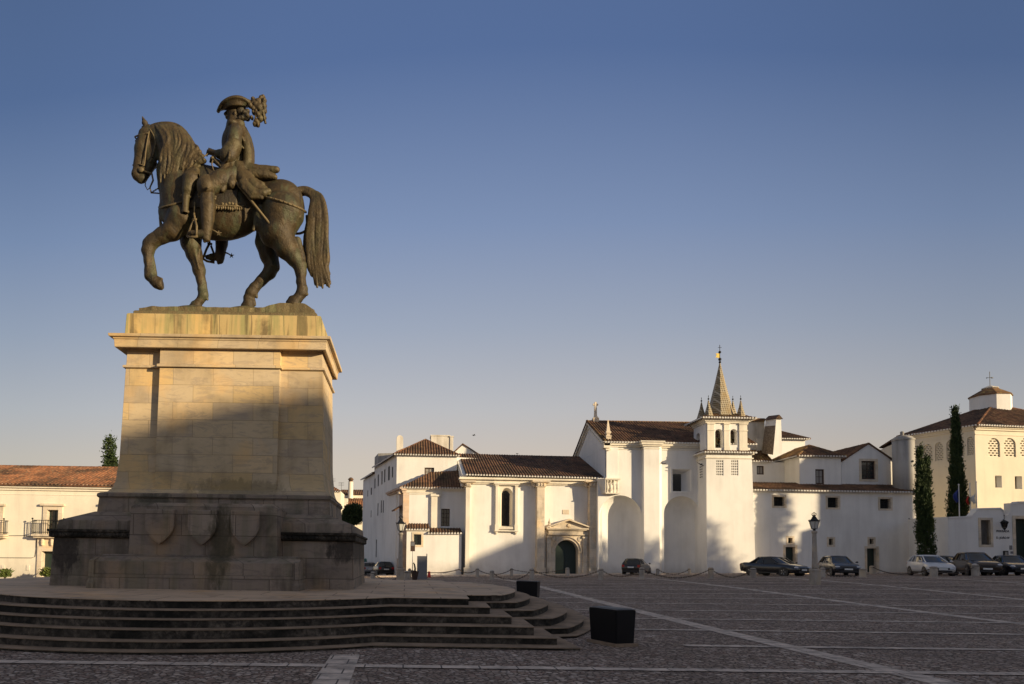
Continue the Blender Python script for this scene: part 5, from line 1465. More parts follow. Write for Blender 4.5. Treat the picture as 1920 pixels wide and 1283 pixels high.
    # obelisks and cross
    for y0, px, lab in ((yf+.35, 1140, 'obelisk at the front eave'), (yb-.5, 1088.5, 'obelisk at the rear eave')):
        x = xat(px, 820, y0); z0 = ze-.05; m = MB()
        m.stack(x, 0, [(.24,y0-.24,y0+.24,z0-.3),(.24,y0-.24,y0+.24,z0+.62),(.28,y0-.28,y0+.28,z0+.66),(.28,y0-.28,y0+.28,z0+.74),(.18,y0-.18,y0+.18,z0+.78),(.15,y0-.15,y0+.15,z0+.88),(.24,y0-.24,y0+.24,z0+1.0),(.24,y0-.24,y0+.24,z0+1.12),(.17,y0-.17,y0+.17,z0+1.2),(.03,y0-.03,y0+.03,z0+2.28)])
        m.build('obelisk', STONE, b)['label'] = lab
    x = xat(1116.5, 780, ym); zc = zat(1116, 789, ym); m = MB()
    m.stack(x, 0, [(.30,ym-.3,ym+.3,zc-.4),(.30,ym-.3,ym+.3,zc+.25),(.22,ym-.22,ym+.22,zc+.3),(.13,ym-.13,ym+.13,zc+.5),(.10,ym-.1,ym+.1,zc+1.95)])
    m.box(x-.26,x+.26,ym-.08,ym+.08,zc+1.60,zc+1.78); m.build('stone_cross', STONE, b)
    # little balustrade on the shoulder of the left niche
    m = MB(); b0, b1 = F.px(1137,900,.5)[0], F.px(1160.5,900,.5)[0]; zt_, zb2 = F.px(1148,896.5,.5)[1], F.px(1148,924,.5)[1]
    F.boxm(m, b0-.12, b1+.12, zt_-.16, zt_, -.1, .62); F.boxm(m, b0-.08, b1+.08, zb2-.1, zb2, -.1, .58)
    for k in range(4):
        a = b0+.12+(b1-b0-.24)*k/3; h = zt_-.16-zb2
        m.lathe(F.P(a, zb2, .40), [(.10,0),(.10,.08*h),(.05,.14*h),(.13,.38*h),(.12,.52*h),(.05,.82*h),(.10,.92*h),(.10,h)], 8)
    m.build('balustrade', TRIM, b)
    m = MB(); pts = [F.P(0,zt_-.1,.0)]; m.prism([F.P(b0-.75,zt_-.05,0.01), F.P(b0-.1,zt_-.05,.55), F.P(b0-.1,zb2,.45), F.P(b0-.35,zb2-.05,0.01)], F.u*.05); m.build('balustrade_scroll', TRIM, b)
    m = MB(); p = F.P(*F.px(1236,868),.3); m.tube([F.P(*F.px(1236,868),.1), F.P(*F.px(1242,872),.9)], .035, 5); m.build('iron_bracket', IRON, b)
nave()
# ------------------------------------------------------------------ bell tower
def tower():
    d = 62.6; F = frontal(d, 1325, 1404, 960)
    b = bld('bell_tower', 'white bell tower with open arches, bells and a tall tiled spire with four pinnacles', F.P(F.L/2, 0)); hs = []
    D = 2.7; zl = F.px(1360, 849)[1]
    uR = F.px(1410, 870)[0]; uT = F.px(1400.5, 815)[0]
    def lattice(x0, y0, x1, y1, nx, ny, Fc=None, op=None):
        Fc = Fc or F; a0, a1, z0, z1 = Fc.rect(x0, y0, x1, y1); (hs if Fc is F else hs2).append(rect_pts(a0, a1, z0, z1))
        m = MB(); reveal(m, Fc, rect_pts(a0,a1,z0,z1), 0, -.22)
        px_ = (a1-a0)/nx; pz = (z1-z0)/ny
        for k in range(nx+1): c = a0+px_*k; Fc.boxm(m, c-px_*.17, c+px_*.17, z0, z1, -.16, -.03)
        for k in range(ny+1): c = z0+pz*k; Fc.boxm(m, a0, a1, c-pz*.18, c+pz*.18, -.155, -.034)
        w = m.build('lattice_window', WHITE, b, fix=False); m = MB(); panel(m, Fc, rect_pts(a0,a1,z0,z1), (), -.21); m.build('pane', DARK, w, fix=False)
    lattice(1343, 862.6, 1356.5, 892, 4, 6); lattice(1371, 862.6, 1384.3, 892, 4, 6)
    m = MB(); shell(m, F, [(0,LOW),(uR+.35,LOW),(uR-.02,zl),(0,zl)], hs, D+1.5); m.build('lower_wall', WHITE, b)
    FL = Fac((F.P(0,0).x, d+D), (F.P(0,0).x, d)); hs2 = []
    m = MB()
    for k in range(6):
        for j in range(2): FL.boxm(m, FL.L-1.35+.35*j, FL.L-1.2+.35*j, zl-.9-.24*k-.12, zl-.9-.24*k, 0, .02)
    m.build('side_lattice', DARK, b)
    # tile ledge
    m = MB(); F.boxm(m, -.12, uR+.12, zl-.55, zl-.45, -D-.1, .08); F.boxm(m, -.15, uR+.15, zl-.16, zl, -D-.1, .16); m.build('ledge_moulding', TRIM, b)
    e0 = F.P(-.38, zl, .40); e1 = F.P(uR+.3, zl, .40); tile_roof('ledge_roof', b, TILE_GOLD, [e0, e1, F.P(uR, zl+.24, -.15), F.P(.0, zl+.24, -.15)], .25, .07)
    l0 = FL.P(0, zl, .4); tile_roof('side_ledge_roof', b, TILE_GOLD, [l0, e0, F.P(.0, zl+.24, -.15), FL.P(0, zl+.24, 0)], .25, .07)
    # belfry
    zt = F.px(1360, 790)[1]; B = []
    archs = []
    for x0, y0, x1, y1 in ((1341,804.6,1355.5,840),(1369.5,804.6,1382,834.5)):
        q = F.rect(x0, y0, x1, y1); archs.append(q); B.append(arch_pts(*q))
    m = MB(); panel(m, F, rect_pts(0, uT, zl+.15, zt), B)
    for q in archs: reveal(m, F, arch_pts(*q), 0, -.55)
    panel(m, F, rect_pts(0, uT, zl+.15, zt), B, -.55)
    sa = [arch_pts(.55, 1.35, F.px(1330,842)[1], F.px(1330,806)[1])]
    panel(m, FL, rect_pts(FL.L-D, FL.L, zl+.15, zt), [[(FL.L-D+x, z) for x, z in sa[0]]]); reveal(m, FL, [(FL.L-D+x, z) for x, z in sa[0]], 0, -.5)
    FR_ = Fac((F.P(uT,0).x, d), (F.P(uT,0).x, d+D)); panel(m, FR_, rect_pts(0, D, zl+.15, zt), sa)
    FB = Fac((F.P(uT,0).x, d+D), (F.P(0,0).x, d+D)); panel(m, FB, rect_pts(0, FB.L, zl+.15, zt))
    m.add([F.P(0,zt), F.P(uT,zt), F.P(uT,zt,-D), F.P(0,zt,-D)], [(0,1,2,3)])
    m.build('belfry', WHITE, b, fix=False)
    m = MB()
    zi = F.px(1360,806)[1]
    for x0, x1 in ((1325.6,1338),(1357,1366.5),(1385.5,1400.3)):
        a0, a1 = F.px(x0,820)[0], F.px(x1,820)[0]; F.boxm(m, a0, a1, zl+.2, zt-.3, -.1, .10); F.boxm(m, a0-.03, a1+.05, zi-.12, zi-.02, -.1, .15); F.boxm(m, a0-.04, a1+.06, zt-.32, zt-.22, -.1, .17); F.boxm(m, a0-.02, a1+.03, zl+.2, zl+.55, -.1, .14)
    F.boxm(m, -.1, uT+.1, zt-.20, zt-.06, -D-.1, .16); F.boxm(m, -.2, uT+.2, zt-.06, zt+.12, -D-.2, .26); F.boxm(m, -.3, uT+.3, zt+.12, zt+.22, -D-.3, .36)
    m.build('belfry_mouldings', TRIM, b)
    for q in archs:
        c = (q[0]+q[1])/2; zc = q[2]+.35; rr = (q[1]-q[0])*.40; m = MB()
        m.lathe(F.P(c, zc, -.75), [(rr*1.05,0),(rr*.95,.06),(rr*.72,.25),(rr*.62,.55),(rr*.5,.72),(rr*.2,.80),(0,.82)], 16, cap=False); m.sphere(F.P(c, zc+.02, -.75), .06, 6, 4)
        bl = m.build('bell', BRONZE_B, b, smooth=True)
        m = MB(); F.boxm(m, c-rr*.9, c+rr*.9, zc+.80, zc+1.1, -.85, -.65); F.boxm(m, c-.12, c+.12, zc+1.1, zc+1.35, -.82, -.68); m.build('bell_yoke', BROWN_WOOD, bl)
    # eaves roof under the spire
    O = .62; za = zt+.22; zb_ = za+.55; x0, x1 = F.P(0,0).x, F.P(uT,0).x; ii = .55
    c = [(x0-O,d-O),(x1+O,d-O),(x1+O,d+D+O),(x0-O,d+D+O)]; t_ = [(x0+ii,d+ii),(x1-ii,d+ii),(x1-ii,d+D-ii),(x0+ii,d+D-ii)]
    for k in range(4): j = (k+1) % 4; tile_roof('eaves_roof', b, TILE_GOLD, [(*c[k],za),(*c[j],za),(*t_[j],zb_),(*t_[k],zb_)], .25, .07)
    # spire
    ym = d+D/2; xc = xat(1350.5, 770, ym); zs0 = zat(1350, 779, ym)-.25; ztip = zat(1350, 681, ym); rs = (xat(1374.5,778,ym)-xat(1331,778,ym))/2
    def spire(name, x, y, z0, z1, r, fin, n=8):
        m = MB(); ph = math.pi/n; k_ = 1/math.cos(math.pi/n)
        m.lathe((x,y,0), [(r*1.10*k_,z0),(r*1.0*k_,z0+(z1-z0)*.05),(r*.80*k_,z0+(z1-z0)*.24),(r*.38*k_,z0+(z1-z0)*.64),(.05,z1)], n, ph=ph)
        s_ = m.build(name, SPIRE, b)
        m = MB()
        if fin == 1:
            m.tube([(x,y,z1-.1),(x,y,z1+1.75)], .028, 6); m.sphere((x,y,z1+.08), .12); m.sphere((x,y,z1+.36), .15); m.sphere((x,y,z1+1.05), .13); m.tube([(x-.16,y,z1+1.5),(x+.16,y,z1+1.5)], .022, 5)
            m.build('finial', IRON, s_); m = MB(); m.prism([(x-.42,y,z1+.55),(x-.03,y,z1+.5),(x-.03,y,z1+.95),(x-.38,y,z1+.92),(x-.28,y,z1+.74)], (0,.03,0)); m.build('vane', GOLD, s_)
        else:
            m.tube([(x,y,z1-.05),(x,y,z1+.5)], .02, 5); m.sphere((x,y,z1+.16), .085, 8, 6); m.sphere((x,y,z1+.42), .04, 6, 4); m.build('finial', IRON, s_)
    spire('spire', xc, ym, zs0, ztip, rs, 1)
    for px, y, yb, yt in ((1328.5, d+.15, 780, 751.5), (1389, d+.15, 781, 751.5), (1315.3, d+D-.1, 783, 755), (1374.2, d+D-.1, 781, 752)):
        spire('pinnacle', xat(px,770,y), y, zat(px,yb,y)-.1, zat(px,yt,y), .38, 2, 8)
    m = MB(); q = F.P(*F.px(1326,872),0); m.tube([Vector((x0,d+.6,q.z)), Vector((x0-.7,d+.3,q.z+.25))], .04, 5); m.build('rain_spout', IRON, b)
tower()
# ------------------------------------------------------------------ monastery ranges to the right of the tower
def long_range():
    d = 63.6; F = frontal(d, 1402, 1735, 1000)
    b = bld('monastery_range', 'long low white monastery range with lean-to tile roof, barred windows and two doors', F.P(F.L/2, 0)); hs = []
    zt = F.px(1560, 923)[1]
    kw = dict(surround=.17, proud=.035, smat=STONE, pane=DARK)
    for r in ((1450.6,931.7,1471,949),(1551.6,933,1571.7,952),(1649.6,935.5,1669.8,954)): opening(F, b, hs, *r, depth=.4, barm=1, **kw)
    for r in ((1477.5,1008.7,1486,1018.5),(1553.9,1010.5,1562,1022),(1630,1010.5,1638,1020.4)): opening(F, b, hs, *r, depth=.35, barm=1, **kw)
    kw['pane'] = GREEN_DOOR
    for r in ((1473,1026,1491,1080),(1625.5,1028.5,1644,1081)): opening(F, b, hs, *r, depth=.4, kind='door', surround=.2, proud=.04, smat=STONE, pane=GREEN_DOOR)
    m = MB(); shell(m, F, rect_pts(0, F.L, LOW, zt), hs, 3.2); m.build('wall', WHITE, b)
    m = MB(); F.boxm(m, 0, F.L, zt-.03, zt+.08, -.1, .12); m.build('eave_moulding', WHITE, b)
    ze = F.px(1560, 920.6, .4)[1]
    e0 = F.P(-.15, ze, .42); e1 = F.P(F.L, ze, .42)
    t0 = zat(1500, 906.5, d+2.6); r0 = F.P(.2, t0, -2.6); r1 = F.P(F.L, t0, -2.6); tile_roof('roof', b, TILE, [e0, e1, r1, r0])
    m = MB()
    for px, y0, y1 in ((1402.6,921,1078),(1708.5,975,1080)):
        m = MB(); m.tube([F.P(F.px(px,y0)[0], F.px(px,y0)[1], .08), F.P(F.px(px,y0)[0], F.px(px,y1)[1]-.5, .08)], .05, 6); q = F.px(px,y0); m.tube([F.P(q[0],q[1],.08), F.P(q[0]-.3,q[1]+.12,.08)], .05, 6); m.build('drainpipe', GREY_METAL, b, smooth=True)
    pass
long_range()
def upper_blocks():
    # hipped block standing on the range
    d = 65.6; F = frontal(d, 1499.4, 1577, 890); X0 = F.P(0,0).x
    b = bld('hipped_block', 'square white hip roofed upper storey with one tall brown window above the range', F.P(F.L/2,0)); hs = []
    opening(F, b, hs, 1528.9, 880, 1545.7, 908, .16, 0, pane=CURTAIN, frame=BROWN_WOOD, bars=(2,2), fw=.13)
    zt = F.px(1538, 857)[1]; zb_ = F.px(1538, 925)[1]-1.2
    m = MB(); shell(m, F, rect_pts(0, F.L, zb_, zt), hs, 6.0); m.build('wall', WHITE, b)
    FL = Fac((X0, d+6), (X0, d)); h2 = []
    opening(FL, b, h2, 1470, 885, 1475, 902, .14, 0, pane=CURTAIN, frame=BROWN_WOOD, bars=(1,1), fw=.13, o=.02)
    m = MB(); panel(m, FL, rect_pts(0, FL.L, zb_, zt), h2, .02); m.build('side_wall', WHITE, b, fix=False)
    ze = zt+.05; O = .35; x1 = F.P(F.L,0).x
    c = [(X0-O,d-O,ze),(x1+O,d-O,ze),(x1+O,d+6+O,ze),(X0-O,d+6+O,ze)]
    ap = at_y(1517.6, 835.7, d+2.0); ap2 = Vector((ap.x+2.2, ap.y+1.6, ap.z))
    ap = Vector((ap.x, ap.y, ap.z)); ap2 = ap+Vector((.0, 2.6, 0))
    tile_roof('roof', b, TILE, [c[0], c[1], ap]); tile_roof('side_roof', b, TILE_GOLD, [c[3], c[0], ap, ap2])
    tile_roof('side_roof', b, TILE, [c[1], c[2], ap2, ap]); tile_roof('rear_roof', b, TILE, [c[2], c[3], ap2])
    ridge_part(b, TILE_GOLD, [(c[0],ap),(c[1],ap),(ap,ap2)])
    # gabled block
    d = 65.9; G = frontal(d, 1577.5, 1680, 890); x0, x1 = G.P(0,0).x, G.P(G.L,0).x
    g = bld('gabled_block', 'white gabled block with a large brown framed window beside the round turret', G.P(G.L/2,0)); hs = []
    opening(G, g, hs, 1615, 864.6, 1641.5, 899, .2, .22, .04, STONE, pane=GLASS, frame=BROWN_WOOD, bars=(2,4), fw=.12)
    L = G.px(1577,867.5); Rr = G.px(1676,861); A = G.px(1628.5, 833)
    zb_ = G.px(1628, 925)[1]-1.2
    m = MB(); shell(m, G, [(0,zb_),(G.L,zb_),(G.L,Rr[1]-.4),(A[0],A[1]),(0,L[1])], hs, 7.2); m.build('wall', WHITE, g)
    ax = G.P(A[0],0).x
    tile_roof('left_roof', g, TILE, [(x0-.3,d+7.5,L[1]-.05),(x0-.3,d-.12,L[1]-.05),(ax,d-.12,A[1]+.08),(ax,d+7.5,A[1]+.08)], trim=False)
    tile_roof('right_roof', g, TILE, [(x1+.3,d-.12,Rr[1]-.5),(x1+.3,d+7.5,Rr[1]-.5),(ax,d+7.5,A[1]+.08),(ax,d-.12,A[1]+.08)], trim=False)
    # low linking block with a small window
    d = 68.2; H = frontal(d, 1404, 1500, 890)
    h = bld('linking_block', 'small white recessed block with a brown window and lichened roof right of the bell tower', H.P(H.L/2,0)); hs = []
    opening(H, h, hs, 1419, 873.6, 1432.8, 890, .16, 0, pane=CURTAIN, frame=BROWN_WOOD, bars=(2,1), fw=.12)
    zt = H.px(1440, 867)[1]; zb_ = H.px(1440, 920)[1]-1.5
    m = MB(); shell(m, H, rect_pts(0, H.L, zb_, zt), hs, 6); m.build('wall', WHITE, h)
    e0 = H.P(-.3, zt+.05, .35); e1 = H.P(H.px(1447,867)[0], zt+.05, .35)
    tile_roof('roof', h, TILE_GOLD, [e0, e1, at_y(1432, 845, d+1.5), at_y(1404, 845, d+1.5)])
    # bulky chimney masses
    def mass(name, lab, pts, dd, dy, mat, bev=.04):
        p = [at_y(x, y, dd) for x, y in pts]; o = thing(name, lab, 'chimney', (sum(q.x for q in p)/len(p), dd, min(q.z for q in p)))
        m = MB(); m.prism(p, (0,dy,0)); m.build('shaft', mat, o, bevel=bev); return o
    c = mass('square_chimney', 'broad weathered square chimney mass directly right of the belfry', [(1401,850),(1434,850),(1434,789),(1401.5,788)], 69.8, 3, WHITE_OLD)
    m = MB(); a = at_y(1400.5, 785, 69.6); e = at_y(1434.5, 789.5, 69.6); m.box(a.x, e.x, 69.55, 73.1, e.z-.05, a.z+.05); m.build('coping', TILE_GOLD, c, bevel=.03)
    m = MB(); a = at_y(1417, 823, 69.7); e = at_y(1429, 847, 69.7); m.box(a.x, e.x, 69.55, 69.81, e.z, a.z); m.build('small_buttress', WHITE_OLD, c)
    t = thing('leaning_chimney', 'tall tapering chimney with a bare brick left face and small tiled cap', 'chimney', at_y(1446, 852, 67.2))
    p = [at_y(1449.5,853,66.9), at_y(1466.5,851,66.9), at_y(1464.5,786.5,66.9), at_y(1455.5,785.7,66.9)]
    q = [at_y(1428,850,69.0), at_y(1446,850,70.5), at_y(1449,786,70.5), at_y(1435.5,788.5,69.0)]
    m = MB(); m.quad(p[0],p[1],p[2],p[3]); m.quad(p[1],q[1],q[2],p[2]); m.quad(p[3],p[2],q[2],q[3]); m.quad(q[0],q[1],p[1],p[0]); m.quad(q[1],q[0],q[3],q[2])
    lt = lambda a, b_, f: a.lerp(b_, f)
    m.quad(lt(p[0],p[3],.82), p[3], q[3], lt(q[0],q[3],.82)); m.build('shaft', WHITE, t, fix=False)
    m = MB(); m.quad(q[0], p[0], lt(p[0],p[3],.82), lt(q[0],q[3],.82)); m.build('bare_face', RUBBLE, t, fix=False)
    m = MB(); up = Vector((0,0,.42)); mid0 = (p[3]+p[2])/2+up; mid1 = (q[3]+q[2])/2+up
    ex = Vector((.14,0,0)); ey = Vector((0,-.14,0))
    m.add([p[3]-ex+ey, p[2]+ex+ey, q[2]+ex-ey, q[3]-ex-ey, mid0+ey, mid1-ey], [(0,1,2,3),(0,3,5,4),(1,4,5,2),(0,4,1),(2,5,3)]); m.build('cap', TILE, t, fix=False)
    # block rising at the back
    d = 76; K = frontal(d, 1440, 1509.5, 830)
    k = bld('rear_block', 'white block with a low tile roof rising behind the leaning chimney', K.P(K.L/2,0)); zt = K.px(1490, 824.5)[1]
    m = MB(); shell(m, K, rect_pts(0, K.L, 4, zt), [], 5); m.build('wall', WHITE, k)
    e0 = K.P(-.3,zt+.05,.4); e1 = K.P(K.L+.35,zt+.05,.4); ap = at_y(1462, 809, d+2.4); apl = at_y(1442, 809, d+2.4)
    tile_roof('roof', k, TILE, [e0, e1, ap, apl]); tile_roof('side_roof', k, TILE, [e1, e1+Vector((0,5.8,0)), ap]); ridge_part(k, TILE, [(e1, ap),(ap,apl)])
    # round turret
    d = 64.6; c = at_y(1694.5, 870, d); r = (xat(1714.5,870,d)-c.x)*.90
    o = bld('round_turret', 'plain grey stained round turret with a low domed cap beside the gable', c, 'turret')
    m = MB(); zt, zb_ = zat(1694,826,d), zat(1694,920,d)-1.5
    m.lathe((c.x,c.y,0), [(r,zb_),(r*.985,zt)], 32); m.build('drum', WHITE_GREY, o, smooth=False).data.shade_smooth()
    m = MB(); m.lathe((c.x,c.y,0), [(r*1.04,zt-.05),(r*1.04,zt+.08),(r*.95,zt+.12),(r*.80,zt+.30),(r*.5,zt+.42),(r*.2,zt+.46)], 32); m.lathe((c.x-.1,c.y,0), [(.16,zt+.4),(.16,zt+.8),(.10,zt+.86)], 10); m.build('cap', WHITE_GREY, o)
    m = MB(); m.lathe(at_y(1697.6, 867.6, d)+Vector((0,-r*1.0,0)), [(.10,-.04),(.10,.1)], 12, 'Y'); m.build('vent_hole', DARK, o)
upper_blocks()
# ------------------------------------------------------------------ hipped hall with lantern
def hall():
    nr = at_y(1829, 860, 64.0); fr = at_y(1692, 860, 70.2)
    b = bld('lantern_hall', 'tall cream hall with arched lattice windows and a white roof lantern behind the cypresses', nr)
    FL = Fac((fr.x, fr.y), (nr.x, nr.y)); FR = Fac((nr.x, nr.y), (nr.x+15, nr.y+1.6))
    CRM = plaster('ivory_plaster', (.74,.665,.52), .2)
    zt = FR.px(1870, 806)[1]
    def lat(fac, x0, y0, x1, y1, hs, nrow):
        a0, a1, z0, z1 = fac.rect(x0, y0, x1, y1); pts = arch_pts(a0, a1, z0, z1); hs.append(pts)
        m = MB(); reveal(m, fac, pts, 0, -.30); w = m.build('lattice_window', CRM, b, fix=False)
        m = MB(); panel(m, fac, pts, (), -.29); m.build('pane', DARK, w, fix=False)
        m = MB(); r = (a1-a0)/2; c = (a0+a1)/2; zs = z1-r; ph = (z1-z0)/nrow; W = a1-a0
        for k in range(nrow):
            z = z0+ph*k
            def half(zz): return r if zz <= zs else math.sqrt(max(0, r*r-(zz-zs)**2))
            h = half(z+ph*.5)
            if h < .05: continue
            fac.boxm(m, c-h, c+h, z, z+ph*.46, -.26, -.10)
            n = 3; off = .0 if k % 2 else .5
            for j in range(-1, n+1):
                s0 = a0+W*(j+off-.22)/n; s1 = s0+W*.34/n
                s0 = max(s0, c-h); s1 = min(s1, c+h)
                if s1-s0 > .02: fac.boxm(m, s0, s1, z+ph*.46, z+ph, -.255, -.105)
        m.build('lattice', CRM, w, fix=False)
    hl, hr = [], []
    for x in (1732.5, 1754, 1775.5, 1796, 1814.5): lat(FL, x-1, 832-(x-1740)*.17, x+15.5-(x-1732)*.05, 866.5-(x-1740)*.17, hl, 10)
    for x in (1853, 1882.8, 1912.8, 1943): lat(FR, x, 821.5, x+22, 857, hr, 8)
    for r in ((1866,892,1878.5,914.5),(1903,893,1916.5,917),(1942,894,1956,918)):
        opening(FR, b, hr, *r, depth=.55, pane=BROWN_WOOD)
    for f_, hh, nm in ((FL, hl, 'left_wall'), (FR, hr, 'sunny_wall')):
        m = MB(); panel(m, f_, rect_pts(0, f_.L, LOW, zt), hh); m.build(nm, CRM, b, fix=False)
    P2 = FR.P(FR.L, 0); P3 = P2+(FL.P(0,0)-FL.P(FL.L,0)).normalized()*15; P4 = FL.P(0,0)+Vector((2.5,7,0))
    m = MB()
    for a, c in ((P2,P3),(P3,P4),(P4,FL.P(0,0))): m.quad(Vector((a.x,a.y,LOW)), Vector((c.x,c.y,LOW)), Vector((c.x,c.y,zt)), Vector((a.x,a.y,zt)))
    m.build('rear_wall', CRM, b, fix=False)
    m = MB()
    for f_ in (FL, FR):
        for z0, z1, oo in ((zt-.55,zt-.45,.05),(zt-.10,zt+.08,.14),(zt+.08,zt+.30,.26)): f_.boxm(m, -.0, f_.L+oo*.0, z0, z1, -.1, oo)
    m.build('cornice', CRM, b)
    ze = zt+.30; O = .45
    e0 = FL.P(-.2, ze, O); e1 = Vector((nr.x-.18, nr.y-.55, ze)); e2 = FR.P(FR.L+.4, ze, O); e3 = Vector((P3.x, P3.y, ze)); e4 = Vector((P4.x,P4.y,ze))
    ap = at_y(1862, 758.5, 70.3)
    tile_roof('left_roof', b, TILE, [e0, e1, ap]); tile_roof('sunny_roof', b, TILE, [e1, e2, ap])
    tile_roof('rear_roof', b, TILE, [e2, e3, ap], trim=False); tile_roof('rear_roof', b, TILE, [e3, e4, ap], trim=False); tile_roof('rear_roof', b, TILE, [e4, e0, ap], trim=False)
    ridge_part(b, TILE_RED, [(e1, ap), (e2, ap), (e0, ap)])
    yl = 70.3; cx = xat(1857, 750, yl); r = (xat(1896.6,755,yl)-xat(1817,755,yl))/2*.80
    z0, z1 = zat(1857,775,yl)-.9, zat(1857,744.5,yl)
    m = MB(); m.lathe((cx,yl,0), [(r,z0),(r,z1)], 8, ph=R(20)); m.build('lantern', WHITE, b)
    m = MB(); zc = zat(1857,731,yl); m.lathe((cx,yl,0), [(r*1.06,z1-.04),(r*1.06,z1+.05),(r*.42,zc),(r*.30,zc+.02)], 8, ph=R(20)); m.build('lantern_roof', TILE_GOLD, b)
    m = MB(); zd = zat(1857,724,yl); m.lathe((cx,yl,0), [(r*.32,zc-.15),(r*.32,zc+.10),(r*.42,zc+.10),(r*.42,zc+.16),(.05,zd+.05)], 8, ph=R(20)); m.build('lantern_cap', WHITE_OLD, b)
    m = MB(); zv = zat(1855,697,yl); m.tube([(cx,yl,zd),(cx,yl,zv)], .028, 5); zm = zat(1855,708.5,yl); m.tube([(cx-.32,yl,zm),(cx+.3,yl,zm)], .022, 5); m.sphere((cx-.32,yl,zm-.03), .06, 6, 4); m.sphere((cx+.22,yl,zm), .10, 8, 5, (1.6,.3,.7)); m.build('weather_vane', IRON, b)
hall()
# ------------------------------------------------------------------ entrance wall with scrolled coping
def entrance():
    d = 58.0; F = frontal(d, 1778, 1990, 1000)
    b = bld('entrance_wall', 'white entrance wall with scrolled coping, barred window and painted inn lettering', F.P(F.L*.4, 0), 'wall'); hs = []
    opening(F, b, hs, 1839, 975.4, 1857, 1021.6, .38, .20, .04, STONE, pane=CURTAIN)
    q = F.rect(1839, 975.4, 1857, 1021.6); m = MB()
    for k in range(1, 8): c = q[0]+(q[1]-q[0])*k/8; m.tube([F.P(c,q[2],-.12), F.P(c,q[3],-.12)], .018, 5)
    m.build('window_bars', IRON, b)
    opening(F, b, hs, 1905, 973, 1932, 1090, .5, .26, .04, STONE, kind='door', pane=GREEN_DOOR)
    P = lambda x, y: F.px(x, y)
    top = [P(1990,940), P(1907.5,940.5), P(1907,943), P(1893,943.6)]
    c, e = P(1893,955), P(1886.5,966.5)
    for k in range(1, 8): a = math.pi/2*k/8; top.append((c[0]-(c[0]-e[0])*(1-math.cos(a))*1.0, c[1]+(e[1]-c[1])*math.sin(a)))
    top += [P(1886.5,966.5), P(1883,966)]
    c, e = P(1876,953.5), P(1883,966)
    for k in range(1, 8): a = math.pi/2*k/8; top.append((e[0]+(c[0]-e[0])*(1-math.cos(a)), e[1]+(c[1]-e[1])*math.sin(a)))
    top += [P(1875,952), P(1832,953.2)]
    for k in range(1, 8): a = math.pi/2*k/8; x0, z0 = P(1832,954); x1, z1 = P(1822,967); top.append((x0+(x1-x0)*math.sin(a), z1+(z0-z1)*(1-math.sin(a))*.0+ (z0-z1)*(1-a/(math.pi/2))**1.8))
    top += [P(1817,967.6), P(1780,969.5), (0, P(1778,969.6)[1])]
    o = [(0,LOW),(F.L,LOW),(F.L,top[0][1])]+top[1:]
    m = MB(); shell(m, F, o, hs, .5); m.build('wall', WHITE, b)
    m = MB(); o2 = top; n = len(o2)
    for i in range(n-1):
        a, c = o2[i], o2[i+1]
        m.quad(F.P(a[0],a[1]+.002,.07), F.P(c[0],c[1]+.002,.07), F.P(c[0],c[1]+.002,-.57), F.P(a[0],a[1]+.002,-.57)); m.quad(F.P(a[0],a[1]+.002,.07), F.P(a[0],a[1]-.13,.07), F.P(c[0],c[1]-.13,.07), F.P(c[0],c[1]+.002,.07)); m.quad(F.P(a[0],a[1]-.13,.07), F.P(a[0],a[1]-.13,.0), F.P(c[0],c[1]-.13,.0), F.P(c[0],c[1]-.13,.07))
    m.build('coping', WHITE, b, fix=False)
    # curved return towards the range
    A = F.P(0,0); pts = []
    for k in range(9):
        t = k/8; pts.append(Vector((A.x-.9*t-.3*math.sin(t*math.pi/2), A.y+1.6*math.sin(t*math.pi/2)**1.3, 0)))
    Bp = at_y(1705, 1000, 63.0); pts.append(Vector((Bp.x, 62.9, 0)))
    m = MB(); z0, z1 = P(1778,969.6)[1], zat(1707,973.5,62.5)
    L = [0]
    for k in range(1, len(pts)): L.append(L[-1]+(pts[k]-pts[k-1]).length)
    for k in range(len(pts)-1):
        za, zb_ = z0+(z1-z0)*L[k]/L[-1], z0+(z1-z0)*L[k+1]/L[-1]; a, c = pts[k], pts[k+1]; bk = Vector((.2,.5,0))
        m.hexa([Vector((a.x,a.y,LOW)), Vector((c.x,c.y,LOW)), Vector((c.x,c.y,LOW))+bk, Vector((a.x,a.y,LOW))+bk], [Vector((a.x,a.y,za)), Vector((c.x,c.y,zb_)), Vector((c.x,c.y,zb_))+bk, Vector((a.x,a.y,za))+bk])
    m.build('curved_return', WHITE, b)
    # lettering, notice box, plates
    for txt, px, py, w in (('POUSADA', 1868.6, 998, 23.5), ('D. JO\u00c3O IV', 1868.2, 1010.3, 24.5)):
        cu = bpy.data.curves.new('lettering', 'FONT'); cu.body = txt; cu.size = .36; cu.extrude = .012; cu.resolution_u = 2
        ob = bpy.data.objects.new('tmp', cu); COL.objects.link(ob); bpy.context.view_layer.update()
        me = bpy.data.meshes.new_from_object(ob.evaluated_get(bpy.context.evaluated_depsgraph_get())); bpy.data.objects.remove(ob)
        a, z = F.px(px, py); wid = F.px(px+w, py)[0]-a; xs = [v.co.x for v in me.vertices]; k = wid/(max(xs)-min(xs))
        for v in me.vertices: p = F.P(a+(v.co.x-min(xs))*k, z+v.co.y*k*1.15, .012+v.co.z); v.co = p
        me.materials.clear(); me.materials.append(IRON); o_ = bpy.data.objects.new('lettering', me); COL.objects.link(o_); adopt(o_, b)
    m = MB(); q = F.rect(1880.7,1033,1889,1043); F.boxm(m, *q, 0, .10); nb = m.build('notice_box', IRON, b)
